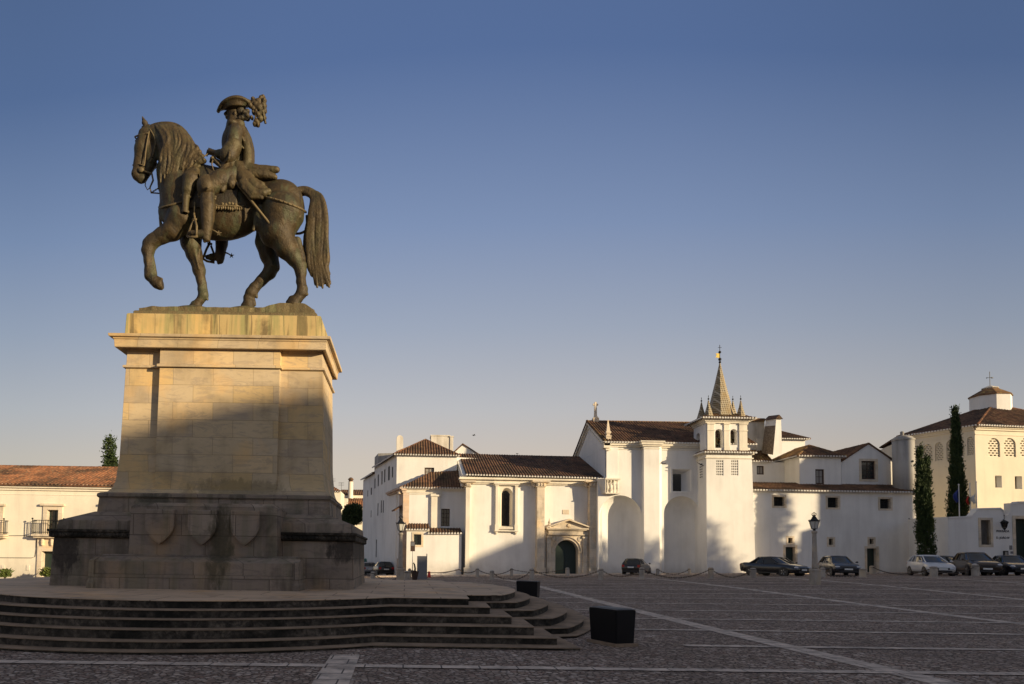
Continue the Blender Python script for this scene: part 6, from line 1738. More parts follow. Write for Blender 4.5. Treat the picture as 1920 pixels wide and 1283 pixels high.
    m = MB(); F.boxm(m, q[0]+.08, q[1]-.08, q[2]+.08, q[3]-.08, .1, .108); m.build('notice', CURTAIN, nb)
    for r in ((1892.5,1023,1897.5,1031),(1894.5,1034,1901,1038.5)): m = MB(); F.boxm(m, *F.rect(*r), 0, .03); m.build('wall_plate', GREY_METAL, b)
    # wall lantern: hangs from its own bracket
    t = thing('wall_lantern', 'black wrought iron lantern on a bracket above the inn lettering', 'lantern', F.P(*F.px(1880,980),0))
    m = MB(); a, z = F.px(1880, 975.5); w0 = F.P(a, z, .02); w1 = F.P(F.px(1868.5,975,.0)[0], z+.05, .75)
    m.tube([w0, w1], .028, 5); m.tube([F.P(a,z-.62,.02), F.P(a,z-.2,.15), w0.lerp(w1,.45)+Vector((0,0,-.04))], .022, 5); m.tube([w1+Vector((0,0,.30)), w1+Vector((0,0,-.05))], .02, 5); m.sphere(w1+Vector((0,0,.3)), .05, 6, 4); m.build('bracket', IRON, t)
    c = w1+Vector((0,0,-.12)); m = MB(); m.lathe(c, [(.04,.04),(.20,-.06),(.32,-.16),(.30,-.18)], 6)
    for k in range(6):
        an = 2*math.pi*k/6; m.tube([c+Vector((.27*math.cos(an),.27*math.sin(an),-.18)), c+Vector((.15*math.cos(an),.15*math.sin(an),-.62))], .018, 4)
    m.lathe(c, [(.17,-.62),(.12,-.68),(.05,-.78),(.02,-.85)], 6); m.build('lantern_frame', IRON, t)
    m = MB(); m.lathe(c, [(.25,-.18),(.14,-.61)], 6); m.build('lantern_glass', GLASS, t)
entrance()
# ------------------------------------------------------------------ street furniture
def copy_tree(o, parent=None):
    c = o.copy(); COL.objects.link(c)
    if parent is not None: c.parent = parent
    for ch in [x for x in COL.objects if x.parent == o]: copy_tree(ch, c)
    return c
# bollards: (left, top, right, bottom) in the survey picture
BOL = [(693.7,1072,704.4,1090),(757,1070.5,768,1092),(764.5,1066,771,1086),(891.6,1065.5,898.7,1082.7),(917.7,1070,926.8,1087),(956,1064.5,962,1080),(992.5,1066,1002,1087),(1060,1064,1068.4,1079.5),
       (1122,1065.5,1132,1087),(1198,1064,1209,1087),(1230,1063.5,1236,1076),(1290,1064.5,1295.5,1077),(1327.5,1064,1338,1085.6),(1406,1065,1418,1084),(1537.5,1064.5,1547.7,1082),(1611.6,1066,1623.8,1082.7),(1630.5,1058.6,1641,1073.7),(1744,1062,1757.8,1082),(1822.5,1058,1836,1080)]
BLAB = ['pale stone bollard in front of the black hatchback in the side street','pale stone bollard against the foot of the lamp post beside the sacristy','grey stone bollard just behind the lamp post near the signpost',
 'stone bollard of the rear row before the chapel window bay, left one','stone bollard of the front row before the chapel window, left of two','stone bollard of the rear row close to the left chapel pilaster','stone bollard of the front row by the left portal pilaster',
 'stone bollard standing right in front of the portal door','stone bollard before the left edge of the rounded niche','stone bollard in front of the small black hatchback','small stone bollard of the rear row at the foot of the buttress','small stone bollard before the right hand niche',
 'stone bollard in front of the left corner of the bell tower','stone bollard in front of the tail of the black saloon','stone bollard just right of the lamp post before the range','split pair bollard between the dark estate car and the right door','tilted stone bollard in front of the right range door',
 'stone bollard in front of the white hatchback','stone bollard in front of the brown suv']
bpts = []; proto = None
for i, (x0, y0, x1, y1) in enumerate(BOL):
    p = on_ground((x0+x1)/2, y1)
    if p.y > 59.5: p = at_y((x0+x1)/2, y1, 59.5); p.z = ground_z(p.x, p.y)
    w = (x1-x0)/F_PX*p.y; h = (y1-y0)/F_PX*p.y
    if proto is None:
        proto = thing('bollard', '', 'bollard', p, 0, 'stone bollards carrying the chains')
        m = MB(); m.lathe((0,0,0), [(.215,-.3),(.215,.02),(.20,.05),(.195,.66),(.18,.74),(.13,.79),(.05,.81)], 14); m.build('post', BOLLARD, proto, world=False, smooth=False).data.shade_smooth()
        m = MB(); m.lathe((0,0,.68), [(.205,-.02),(.21,-.015),(.21,.015),(.205,.02)], 14); m.build('iron_ring', RUST, proto, world=False); o = proto
    else: o = copy_tree(proto)
    o.location = (p.x, p.y, ground_z(p.x, p.y)); o['label'] = BLAB[i]; o.rotation_euler = (random.uniform(-.03,.03), random.uniform(-.03,.03), random.uniform(0,6))
    s = w/.42; o.scale = (s, s, h/.81); bpts.append((Vector(o.location), h))
def chain(i, j, sag, lab, a=None, b=None):
    A = a or bpts[i][0]+Vector((0,0,bpts[i][1]*.84)); B = b or bpts[j][0]+Vector((0,0,bpts[j][1]*.84))
    n = max(14, int((B-A).length/.16)); m = MB(); P = []
    for k in range(n+1):
        t = k/n; p = A.lerp(B, t); p.z -= sag*4*t*(1-t); g = ground_z(p.x, p.y)+.03; p.z = max(p.z, g); P.append(p)
    for k in range(n):   # alternating links
        a_, b_ = P[k], P[k+1]; d = (b_-a_).normalized(); sd = d.cross(Vector((0,0,1))).normalized(); up = Vector((0,0,1)) if k % 2 else sd
        e = d*.02; m.tube([a_-e+up*.028, b_+e+up*.028], .012, 4); m.tube([a_-e-up*.028, b_+e-up*.028], .012, 4); m.tube([a_-e+up*.028, a_-e-up*.028], .012, 4); m.tube([b_+e+up*.028, b_+e-up*.028], .012, 4)
    c = m.build('chain', RUST, None, fix=False); tag(c, lab, 'chain', 'rusty chains slung between the bollards')
wallpt = at_y(861, 1068, 65.0)
for i, j, s, lab in ((0,1,.45,'rusty chain hanging low behind the lamp post by the parked hatchbacks'),(3,5,.42,'rusty chain sagging below the tall arched chapel window, rear row'),(4,6,.62,'rusty chain sagging deep in the front row before the chapel'),(5,7,.30,'rusty chain leading to the bollard before the portal'),
                     (6,8,.50,'long rusty chain crossing in front of the portal'),(8,9,.45,'rusty chain slung in front of the small black hatchback'),(9,12,.55,'long low rusty chain between hatchback and bell tower'),(10,11,.42,'rusty chain slung before the right hand niche'),
                     (12,13,.5,'rusty chain slung in front of the bell tower foot'),(14,15,.78,'rusty chain hanging nearly to the ground before the dark estate car'),(16,17,.5,'rusty chain running from the range door to the white hatchback'),(17,18,.45,'rusty chain slung in front of the white hatchback and suv')):
    chain(i, j, s, lab)
chain(2, 0, .25, 'thin rusty chain running along the low annex wall', b=wallpt); chain(3, 0, .3, 'rusty chain rising to the chapel corner pilaster', b=wallpt)
# lamp posts
def lamp_post(px, pyb, pyt, lab):
    p = on_ground(px, pyb); o = thing('lamp_post', lab, 'lamp post', (p.x, p.y, ground_z(p.x,p.y)), R(8), 'stone column lamp posts')
    H = (pyb-pyt)/F_PX*p.y; s = H/5.2
    m = MB(); m.stack(0, 0, [(.26,-.26,.26,-.3),(.26,-.26,.26,.95),(.285,-.285,.285,.98),(.285,-.285,.285,1.06),(.22,-.22,.22,1.12)]); m.v = [tuple(c*s for c in v) for v in m.v]; m.build('pedestal', BOLLARD, o, world=False, bevel=.015)
    m = MB(); m.lathe((0,0,0), [(.21,1.10),(.195,1.3),(.165,2.2),(.135,3.55),(.13,3.62),(.17,3.66),(.19,3.72),(.19,3.80),(.13,3.84)], 12); m.v = [tuple(c*s for c in v) for v in m.v]; m.build('column', BOLLARD, o, world=False).data.shade_smooth()
    m = MB(); m.lathe((0,0,0), [(.10,3.84),(.07,3.92),(.16,3.97),(.20,4.0)], 6)
    for k in range(6):
        a = 2*math.pi*k/6; m.tube([(.20*math.cos(a),.20*math.sin(a),3.99),(.34*math.cos(a),.34*math.sin(a),4.52)], .018, 4)
    m.lathe((0,0,0), [(.38,4.50),(.38,4.55),(.30,4.60),(.20,4.70),(.15,4.78),(.16,4.82),(.10,4.86),(.08,4.92)], 6)
    for k in range(6):
        a = 2*math.pi*k/6; m.sphere((.37*math.cos(a),.37*math.sin(a),4.60), .035, 6, 4); m.tube([(.08*math.cos(a),.08*math.sin(a),4.90),(.16*math.cos(a),.16*math.sin(a),5.02),(.10*math.cos(a),.10*math.sin(a),5.12)], .02, 4)
    m.sphere((0,0,5.14), .05, 6, 4); m.lathe((0,0,0), [(.13,4.91),(.13,4.96)], 8)
    m.v = [tuple(c*s for c in v) for v in m.v]; m.build('lantern_frame', IRON, o, world=False)
    m = MB(); m.lathe((0,0,0), [(.19,4.0),(.33,4.5)], 6); m.v = [tuple(c*s for c in v) for v in m.v]; m.build('lantern_glass', LAMP_GLASS, o, world=False)
lamp_post(750, 1093, 966, 'stone lamp post with black crowned lantern in front of the sacristy corner')
lamp_post(1528.3, 1096.5, 960, 'stone lamp post with black crowned lantern between the saloon and the estate car')
# signpost, panel, small things before the annex
p = on_ground(773, 1086); t = thing('signpost', 'thin pole carrying a small dark street sign before the low annex', 'sign', p)
m = MB(); m.tube([p+Vector((0,0,-.2)), p+Vector((0,0,2.9))], .035, 6); m.build('pole', GREY_METAL, t)
m = MB(); m.box(p.x-.17, p.x+.17, p.y-.05, p.y-.02, p.z+2.05, p.z+2.78); m.build('sign_panel', BROWN_WOOD, t)
m = MB(); m.box(p.x-.13, p.x+.13, p.y-.056, p.y-.052, p.z+2.45, p.z+2.72); m.build('sign_face', GREY_METAL, t)
p = on_ground(791, 1086.5); t = thing('information_panel', 'tall grey metal information panel before the low annex', 'panel', p)
m = MB(); m.box(p.x-.36, p.x+.30, p.y-.04, p.y+.04, p.z-.1, p.z+1.68); m.build('panel', GREY_METAL, t, bevel=.01); m = MB(); m.box(p.x+.30, p.x+.37, p.y-.05, p.y+.05, p.z-.1, p.z+1.85); m.build('post', GREY_METAL, t)
p = on_ground(777.5, 1088); t = thing('plant_pot', 'dark brown pot with a bare bent stem beside the signpost', 'pot', p)
m = MB(); m.lathe(p, [(.10,-.02),(.16,.02),(.22,.30),(.27,.58),(.29,.62),(.24,.62)], 12); m.build('pot', BROWN_WOOD, t)
m = MB(); m.tube([p+Vector((.0,0,.5)), p+Vector((.02,0,.8)), p+Vector((-.03,0,1.05)), p+Vector((-.1,0,1.2))], [.08,.07,.06,.04], 6); m.build('stem', BARK, t, smooth=True)
p = on_ground(804.5, 1082.8); t = thing('marker_cone', 'small red marker cone at the foot of the low annex wall', 'cone', p)
m = MB(); m.lathe(p, [(.20,0),(.20,.05),(.15,.06),(.10,.48),(.09,.50)], 10); m.build('cone', RED_PAINT, t); m = MB(); m.lathe(p, [(.137,.17),(.117,.30)], 10); m.build('band', BROWN_WOOD, t)
p = at_y(687, 1049, 86); p.z = ground_z(p.x, p.y); t = thing('recycling_igloo', 'green rounded recycling container standing down the side street', 'container', p)
m = MB(); m.lathe(p, [(.70,-.2),(.72,.3),(.72,1.3),(.62,1.65),(.4,1.9),(.1,2.0)], 16); m.build('shell', plain('green_plastic', (.012,.10,.07), .45), t, smooth=True); m = MB(); m.lathe(p+Vector((0,-.7,1.3)), [(.12,-.05),(.12,.1)], 10, 'Y'); m.build('port', DARK, t)
# flagpoles with limp flags
for (px, yt, yb, yy, mats, f0, f1, lab, sgn) in ((1797.5,910,970,59.6,[CLOTH_BLUE],918,940,'white flagpole with a limp blue flag before the dark cypress',-1),(1818.3,908,970,59.6,[CLOTH_GREEN,CLOTH_RED],930,944,'white flagpole with a limp green and red flag at the cypress edge',-1),(1830.2,905,955,59.4,[CLOTH_WHITE],924,942,'white flagpole with a limp white flag at the corner of the hall',-1)):
    a = at_y(px, yt, yy); z0 = ground_z(a.x, yy); t = thing('flagpole', lab, 'flagpole', (a.x, yy, z0), 0, 'flagpoles behind the entrance wall')
    m = MB(); m.tube([(a.x,yy,z0-.2),(a.x,yy,a.z)], [.055,.035], 8); m.sphere((a.x,yy,a.z+.05), .07, 8, 5); m.build('pole', CLOTH_WHITE, t, smooth=True)
    zt, zb = zat(px,f0,yy), zat(px,f1,yy); n = 12
    for q, mat in enumerate(mats):
        m = MB(); vs = []; fs = []
        for j in range(9):
            v = j/8
            for k in range(n+1):
                u = k/n; w = (.18+.30*math.sin(math.pi*min(1, v*1.1))**.7)*(1.0 if len(mats) == 1 else .6)
                x = a.x+sgn*(.05+w*(u if len(mats) == 1 else (u*.5+q*.5))); y = yy+.10*math.sin(u*9+v*2+q)+.02
                vs.append((x, y, zt-(zt-zb)*v-.25*u*(1-v*.3)))
        for j in range(8):
            for k in range(n): fs.append((j*(n+1)+k, j*(n+1)+k+1, (j+1)*(n+1)+k+1, (j+1)*(n+1)+k))
        m.add(vs, fs); m.build('flag', mat, t, smooth=True)
# birds
for px, py, yy, lab, up in ((888.3,816.7,60,'tiny dark bird gliding above the chapel roof',1),(969.8,851,73.0,'tiny dark bird perched on the chapel ridge',0)):
    p = at_y(px, py, yy); t = thing('bird', lab, 'bird', p); m = MB(); m.sphere(p, 0.06, 8, 5, (1.6,.7,.7)); m.sphere(p+Vector((-.10,0,.03)), .035, 6, 4); m.prism([p+Vector((.07,-.02,0)), p+Vector((.18,-.03,.01)), p+Vector((.18,.03,.01))], (0,0,.015)); 
    if not up: m.tube([p, p+Vector((0,0,-.2))], .015, 4)
    m.build('body', IRON, t, smooth=True)
    if up:
        m = MB()
        for s in (-1,1): m.prism([p+Vector((-.05,0,.02)), p+Vector((.05,0,.02)), p+Vector((.09,s*.28,.06)), p+Vector((.01,s*.30,.06))], (0,0,.015))
        m.build('wings', IRON, t)
# ------------------------------------------------------------------ parked cars
def paint(name, col, metal=.3, rough=.28):
    k = Nd(name); n = k.noise(k.pos(obj=True), 3, 4)
    c = k.mix(col, tuple(x*.8+.006 for x in col), n); k.set(k.b, 'Coat_Weight', .6); k.set(k.b, 'Coat_Roughness', .08)
    return k.out(c, rough, metal, .5)
TYRE = plain('tyre_rubber', (.012,.012,.012), .85); RIMM = plain('alloy_rim', (.45,.45,.45), .35, .7); TRIMK = plain('black_car_trim', (.010,.010,.011), .5)
TAIL = plain('tail_light_red', (.35,.012,.010), .25); HEAD = Nd('headlight_glass').out((.55,.56,.58), .12, .2); PLATE = plain('number_plate', (.70,.70,.66), .5); CARGLASS = Nd('car_glass').out((.010,.013,.014), .04, 0, .7)
KINDS = {
 'saloon': dict(L=4.80, W=1.80, H=1.44, base=(-1.62,1.02), roof=(-.92,.12), belt=.94, st=[(-2.40,.50,.72,.70),(-2.36,.34,.93,.82),(-2.0,.24,1.0,.88),(-1.2,.20,.97,.90),(0,.19,.94,.90),(1.0,.20,.93,.90),(1.6,.21,.87,.88),(2.1,.24,.77,.85),(2.34,.32,.68,.78),(2.40,.42,.58,.70)], wx=(-1.38,1.42), r=.325),
 'hatch': dict(L=3.98, W=1.72, H=1.47, base=(-1.90,1.05), roof=(-1.50,.02), belt=.98, st=[(-1.99,.48,.72,.70),(-1.96,.34,.98,.80),(-1.6,.24,1.02,.85),(-.8,.20,1.0,.86),(.2,.19,.97,.86),(.95,.20,.96,.86),(1.4,.21,.88,.84),(1.78,.25,.76,.80),(1.95,.34,.64,.72),(1.99,.42,.56,.64)], wx=(-1.24,1.22), r=.31),
 'estate': dict(L=4.65, W=1.80, H=1.47, base=(-2.20,1.0), roof=(-1.75,.05), belt=.96, st=[(-2.32,.48,.74,.74),(-2.28,.34,.96,.84),(-1.9,.24,1.0,.88),(-1.0,.20,.98,.90),(0,.19,.95,.90),(1.0,.20,.94,.90),(1.55,.21,.88,.88),(2.0,.24,.78,.85),(2.26,.32,.68,.78),(2.32,.42,.58,.70)], wx=(-1.34,1.40), r=.325),
 'suv': dict(L=4.45, W=1.84, H=1.66, base=(-2.08,1.08), roof=(-1.62,.10), belt=1.10, st=[(-2.22,.52,.84,.76),(-2.18,.38,1.08,.86),(-1.8,.27,1.14,.90),(-.9,.24,1.12,.92),(.1,.23,1.09,.92),(1.0,.24,1.07,.92),(1.5,.26,1.01,.90),(1.95,.30,.92,.86),(2.18,.38,.80,.80),(2.22,.46,.68,.72)], wx=(-1.30,1.33), r=.36),
}
def car(kind, col, label, pos, head, group='cars parked along the square', roof=None):
    K = KINDS[kind]; W = K['W']/2
    o = thing('parked_car', label, 'car', (pos.x, pos.y, ground_z(pos.x, pos.y)), head, group)
    m = MB(); rings = []
    for x, zl, zt, w in K['st']:
        h = zt-zl; half = [(0,zl),(w*.82,zl),(w*.95,zl+.07),(w*1.0,zl+.30*h),(w*1.005,zl+.55*h),(w*.98,zt-.10),(w*.93,zt-.03),(w*.82,zt),(0,zt+.015)]
        rings.append([(x,y,z) for y, z in half]+[(x,-y,z) for y, z in reversed(half[1:-1])])
    n = len(rings[0]); m.add([v for r in rings for v in r], [(k*n+i, k*n+(i+1)%n, (k+1)*n+(i+1)%n, (k+1)*n+i) for k in range(len(rings)-1) for i in range(n)]+[tuple(range(n)), tuple(range((len(rings)-1)*n, len(rings)*n))])
    body = m.build('body', col, o, world=False, smooth=False); body.data.shade_smooth()
    # cabin
    b0, b1 = K['base']; r0, r1 = K['roof']; zb = K['belt']; H = K['H']; wb, wr = W*.90, W*.66
    def ringc(t):  # t from belt to roof
        zz = zb-.03+(H-.03-zb)*t; e = t**.9
        x0 = b0+(r0-b0)*e; x1 = b1+(r1-b1)*e; w = wb+(wr-wb)*t
        bow = .10
        return [(x0,-w*.86,zz),(x0-.06,0,zz),(x0,w*.86,zz),(x0+.12,w,zz),((x0+x1)/2,w*1.02,zz),(x1-.25,w*.99,zz),(x1,w*.84,zz),(x1+bow,0,zz),(x1,-w*.84,zz),(x1-.25,-w*.99,zz),((x0+x1)/2,-w*1.02,zz),(x0+.12,-w,zz)]
    m = MB(); N = 12; T = [0,.25,.5,.75,1]; R_ = [ringc(t) for t in T]
    m.add([v for r in R_ for v in r], [(k*N+i,k*N+(i+1)%N,(k+1)*N+(i+1)%N,(k+1)*N+i) for k in range(4) for i in range(N)]+[tuple(range(4*N,5*N))])
    m.build('glasshouse', CARGLASS, o, world=False).data.shade_smooth()
    m = MB(); a = ringc(.93); c = [(x*.985+((r0+r1)/2)*.015, y*.93, H-.005) for x, y, z in ringc(1)]; d = [(x, y*1.012, z) for x, y, z in a]
    top = [((r0+r1)/2, 0, H+.02)]
    m.add(d+c+top, [(i,(i+1)%N,N+(i+1)%N,N+i) for i in range(N)]+[(N+i,N+(i+1)%N,2*N) for i in range(N)])
    m.build('roof', roof or col, o, world=False).data.shade_smooth()
    m = MB()
    for sg in (1, -1):
        def pt(i, t):
            q = ringc(t)[i]; return Vector((q[0], q[1]*sg*1.004, q[2]))
        for i, rr in ((6,.035),(3,.05 if kind != 'saloon' else .07),(4,.030)):
            m.tube([pt(i,0), pt(i,.5), pt(i,.96)], rr, 6)
        if kind in ('estate','suv','hatch'): m.tube([Vector(((b0+r0)/2+.55, wb*sg*1.0, zb)), Vector((r0+.42, wr*sg*1.05, H-.06))], .035, 6)
        m.tube([pt(3,.02), pt(4,.02), pt(5,.02), pt(6,.02)], .025, 6)
    m.build('pillar', col, o, world=False)
    # wheels with dark arches
    for wx in K['wx']:
        for sg in (1, -1):
            y = sg*(W-.10); r = K['r']
            arch = MB(); arch.lathe((wx, sg*(W-.06), r), [(r*1.17,-.10),(r*1.17,.066),(0,.066)] if sg > 0 else [(0,-.066),(r*1.17,-.066),(r*1.17,.10)], 20, 'Y'); arch.build('wheel_arch', TRIMK, o, world=False)
            m = MB(); m.lathe((wx, y, r), [(r*.62,-.10),(r*.94,-.10),(r,-.06),(r,.07),(r*.94,.11),(r*.62,.11)] , 22, 'Y', cap=False); q = m.build('tyre', TYRE, o, world=False, smooth=True)
            m = MB(); e = .10*sg; m.lathe((wx, y, r), [(0,e*.55),(r*.14,e*.75),(r*.18,e*.6)], 10, 'Y', cap=False)
            m.lathe((wx, y, r), [(r*.64,e*.4),(r*.64,e*1.05),(r*.56,e*1.05),(r*.56,e*.4)], 20, 'Y', cap=False)
            for k in range(5):
                an = 2*math.pi*k/5; m.tube([(wx+r*.1*math.cos(an), y+e*.75, r+r*.1*math.sin(an)), (wx+r*.6*math.cos(an), y+e*.9, r+r*.6*math.sin(an))], r*.10, 5)
            m.build('rim', RIMM, q, world=False)
    x1 = K['st'][-1][0]; x0 = K['st'][0][0]; zf = K['st'][-2][2]; zr = K['st'][1][2]; wf = K['st'][-2][3]; wr_ = K['st'][1][3]
    for sg in (1, -1):
        m = MB(); m.sphere((x1-.12, sg*wf*.84, zf-.03), .13, 10, 6, (1.0,1.35,.62)); m.build('headlight', HEAD, o, world=False, smooth=True)
        m = MB(); m.box(x0+.0, x0+.14, min(sg*wr_*.66,sg*wr_*.99), max(sg*wr_*.66,sg*wr_*.99), zr-.30, zr-.06); m.build('tail_light', TAIL, o, world=False, bevel=.02)
        m = MB(); m.sphere((b1-.22, sg*(W+.06), zb+.05), .085, 8, 5, (.8,1.2,.75)); m.build('mirror', col, o, world=False, smooth=True)
    m = MB(); m.box(x1-.06, x1+.025, -wf*.52, wf*.52, zf-.20, zf-.06); m.box(x1-.05, x1+.02, -wf*.72, wf*.72, .27, .40); m.box(x0-.01, x0+.12, -wr_*.85, wr_*.85, .30, .44)
    ym = W*.985
    for sg in (1,-1): m.box(K['wx'][0]+.45, K['wx'][1]-.45, min(sg*ym, sg*(ym-.1)), max(sg*ym, sg*(ym-.1)), .20, .30)
    m.build('bumper_trim', TRIMK, o, world=False, bevel=.01)
    m = MB(); m.box(x1+.0, x1+.035, -.26, .26, .44, .55); m.box(x0-.035, x0+.02, -.26, .26, zr-.33, zr-.22); m.build('number_plate', PLATE, o, world=False)
    return o
BLK = paint('black_car_paint', (.010,.010,.012)); NAVY = paint('navy_car_paint', (.012,.015,.024)); DGR = paint('dark_grey_car_paint', (.022,.022,.025)); WHT = paint('white_car_paint', (.62,.62,.62), .0); BRN = paint('brown_car_paint', (.050,.032,.020), .5); SILV = paint('silver_car_paint', (.36,.36,.37), .6)
def head(dx, dy): return math.atan2(dy, dx)
def place(px, pyb): return on_ground(px, pyb)
SD = head(-.2367, .9716)
def along(p, L): return p+Vector((-.2367,.9716,0))*L
p = at_y(717, 1083, 72.0); p.z = 0
car('hatch', BLK, 'black hatchback seen from behind, nearest of the cars in the side street', p, SD, 'cars parked in the side street')
car('hatch', SILV, 'pale hatchback between two dark cars in the side street', Vector((p.x-1.9, p.y+5.4, 0)), SD, 'cars parked in the side street')
car('estate', DGR, 'dark estate car deepest in the side street row', Vector((p.x-3.9, p.y+11, 0)), SD, 'cars parked in the side street')
def at_px(px, d):
    x = xat(px, 1068, d); return Vector((x, d, 0))
car('hatch', BLK, 'small black hatchback parked tail out before the rounded niche', at_px(1194, 61.5), head(.55, .83))
car('saloon', BLK, 'long black saloon with bright hubcaps parked below the bell tower', at_px(1452, 51.5), head(.40,-.92))
car('estate', DGR, 'dark estate car mostly hidden behind the black saloon', at_px(1462, 57.5), head(.1,-.99))
car('estate', NAVY, 'dark estate car with golden side windows beside the right lamp post', at_px(1573, 51.5), head(-.30,-.95))
car('hatch', WHT, 'white hatchback parked at the foot of the thin cypress', at_px(1745, 48.5), head(-.30,-.95))
car('hatch', DGR, 'dark hatchback peeking out between the white car and the suv', at_px(1774, 54.0), head(-.36,-.93))
car('suv', BRN, 'dark brown suv parked below the flagpoles', at_px(1830, 49.0), head(-.40,-.92))
car('saloon', NAVY, 'dark blue saloon at the right edge below the inn lettering', at_px(1896, 49.5), head(-.40,-.92))
# ------------------------------------------------------------------ vegetation
def leaf_mesh(pts, rnd):
    """pts: (position, direction, length, width)"""
    m = MB(); vs = []; fs = []
    for p, d, L, w in pts:
        d = d.normalized(); s = d.cross(Vector((rnd.uniform(-1,1), rnd.uniform(-1,1), rnd.uniform(-1,1)))).normalized()*w
        n = len(vs); vs += [p-s*.5, p+d*L*.5-s, p+d*L, p+d*L*.5+s]; fs.append((n, n+1, n+2, n+3))
    m.v = vs; m.f = fs; return m
def cypress(label, base, cols, n, seed, group, lean=0, taper=1.7):
    """cols: list of (dx, z0, z1, rmax) narrow columns; profile widest low down"""
    rnd = random.Random(seed); t = thing('cypress_tree', label, 'cypress', base, 0, group)
    m = MB(); m.tube([base+Vector((0,0,-.3)), base+Vector((.03,0,1.2)), base+Vector((0,0,max(c[2] for c in cols)*.6))], [.22,.17,.05], 8); m.build('trunk', BARK, t, smooth=True)
    pts = []
    tot = sum((c[2]-c[1])*c[3] for c in cols)
    for dx, z0, z1, r in cols:
        k = int(n*(z1-z0)*r/tot)
        sprays = max(20, k//26)
        for _ in range(sprays):
            h = rnd.random()**.85; z = z0+(z1-z0)*h
            prof = (min(1, h/.10)**.5)*(1-max(0,(h-.15)/.85)**taper)**.85
            a = rnd.uniform(0, 2*math.pi); lump = .80+.32*mnoise.noise((math.cos(a)*1.4+dx+seed, math.sin(a)*1.4, z*.75)); rr = r*prof*lump*rnd.uniform(.45,1.0)**.5
            c = Vector((base.x+dx+rr*math.cos(a)+lean*z, base.y+rr*math.sin(a), base.z+z)); out = Vector((math.cos(a)*.38, math.sin(a)*.38, 1))
            for q in range(26):
                f = q/26; p = c+out*(f*.62-.25)*rnd.uniform(.7,1.2)+Vector((rnd.gauss(0,.075),rnd.gauss(0,.075),rnd.gauss(0,.10)))
                d = out+Vector((rnd.uniform(-.6,.6),rnd.uniform(-.6,.6),rnd.uniform(-.1,.5))); pts.append((p, d, rnd.uniform(.12,.26), rnd.uniform(.025,.05)))
    leaf_mesh(pts, rnd).build('crown', FOL_CYP, t, fix=False)
    return t
b = at_y(1736, 1062, 57.0); b.z = ground_z(b.x, b.y)
hz = lambda py, d=57.0: zat(1736, py, d)-b.z
cypress('slim split top cypress growing behind the white hatchback', b, [(0,.3,hz(900),.68),(-.30,hz(985),hz(843),.40),(.26,hz(975),hz(862),.34),(-.05,hz(1010),hz(885),.56)], 26000, 11, 'cypresses by the entrance wall')
b = at_y(1797, 1000, 60.8); b.z = ground_z(b.x, b.y); hz2 = lambda py: zat(1797, py, 60.8)-b.z
cypress('tall pointed cypress rising behind the entrance wall and flagpoles', b, [(-.02,.3,hz2(770),.90),(0,1.5,hz2(850),.82),(.10,4,hz2(800),.44)], 32000, 12, 'cypresses by the entrance wall', taper=1.25)
def crown_tree(name, label, cat, base, blobs, n, seed, mat, trunk_r, group=None, ls=.22):
    rnd = random.Random(seed); t = thing(name, label, cat, base, 0, group); m = MB(); top = base+Vector(blobs[0][0])
    m.tube([base+Vector((0,0,-.4)), base.lerp(top,.5)+Vector((.06,0,0)), top], [trunk_r,trunk_r*.75,trunk_r*.35], 8)
    for c, r in blobs[1:]: m.tube([base.lerp(top,.55), base+Vector(c)], [trunk_r*.4, trunk_r*.1], 6)
    m.build('trunk', BARK, t, smooth=True)
    pts = []; tot = sum(r[0]*r[1]*r[2] if isinstance(r, tuple) else r**3 for _, r in blobs)
    for c, r in blobs:
        rv = r if isinstance(r, tuple) else (r,r,r); k = int(n*(rv[0]*rv[1]*rv[2])/tot)
        for _ in range(k//14):
            v = Vector((rnd.gauss(0,1),rnd.gauss(0,1),rnd.gauss(0,1))).normalized(); q = rnd.uniform(.35,1.05)**.6
            q *= .82+.4*mnoise.noise(tuple(v*1.9+Vector((seed,0,0))))
            cc = base+Vector(c)+Vector((v.x*rv[0],v.y*rv[1],v.z*rv[2]))*q
            for j in range(14):
                p = cc+Vector((rnd.gauss(0,1),rnd.gauss(0,1),rnd.gauss(0,1)))*ls*.8; pts.append((p, v+Vector((rnd.uniform(-1,1),rnd.uniform(-1,1),rnd.uniform(-.6,1))), ls*rnd.uniform(.7,1.4), ls*rnd.uniform(.25,.45)))
    leaf_mesh(pts, rnd).build('crown', mat, t, fix=False); return t
b = at_y(661, 1040, 96.0); b.z = ground_z(b.x, b.y); c = at_y(660, 966, 96.0)-b
crown_tree('round_tree', 'dense rounded dark green tree in front of the far houses', 'tree', b, [((c.x,0,c.z),(1.62,1.6,1.45)),((c.x-.5,0,c.z-.5),(1.1,1.1,1.0)),((c.x+.5,0,c.z+.45),(1.0,1.0,.8))], 22000, 3, FOL_OLIVE, .22)
b = at_y(199, 1000, 72.0); b.z = ground_z(b.x, b.y); zt = at_y(200, 820, 72).z-b.z
crown_tree('conifer_tree', 'ragged dark conifer top showing above the manor roof beside the pedestal', 'tree', b, [((0,0,zt-1.3),(.50,.5,1.2)),((.2,0,zt-2.9),(.70,.7,1.0)),((-.1,0,zt-4.6),(.95,.95,1.5)),((.15,0,zt-.35),(.34,.3,.45)),((0,0,zt-8),(1.2,1.2,2.4))], 16000, 4, FOL_CYP, .25)
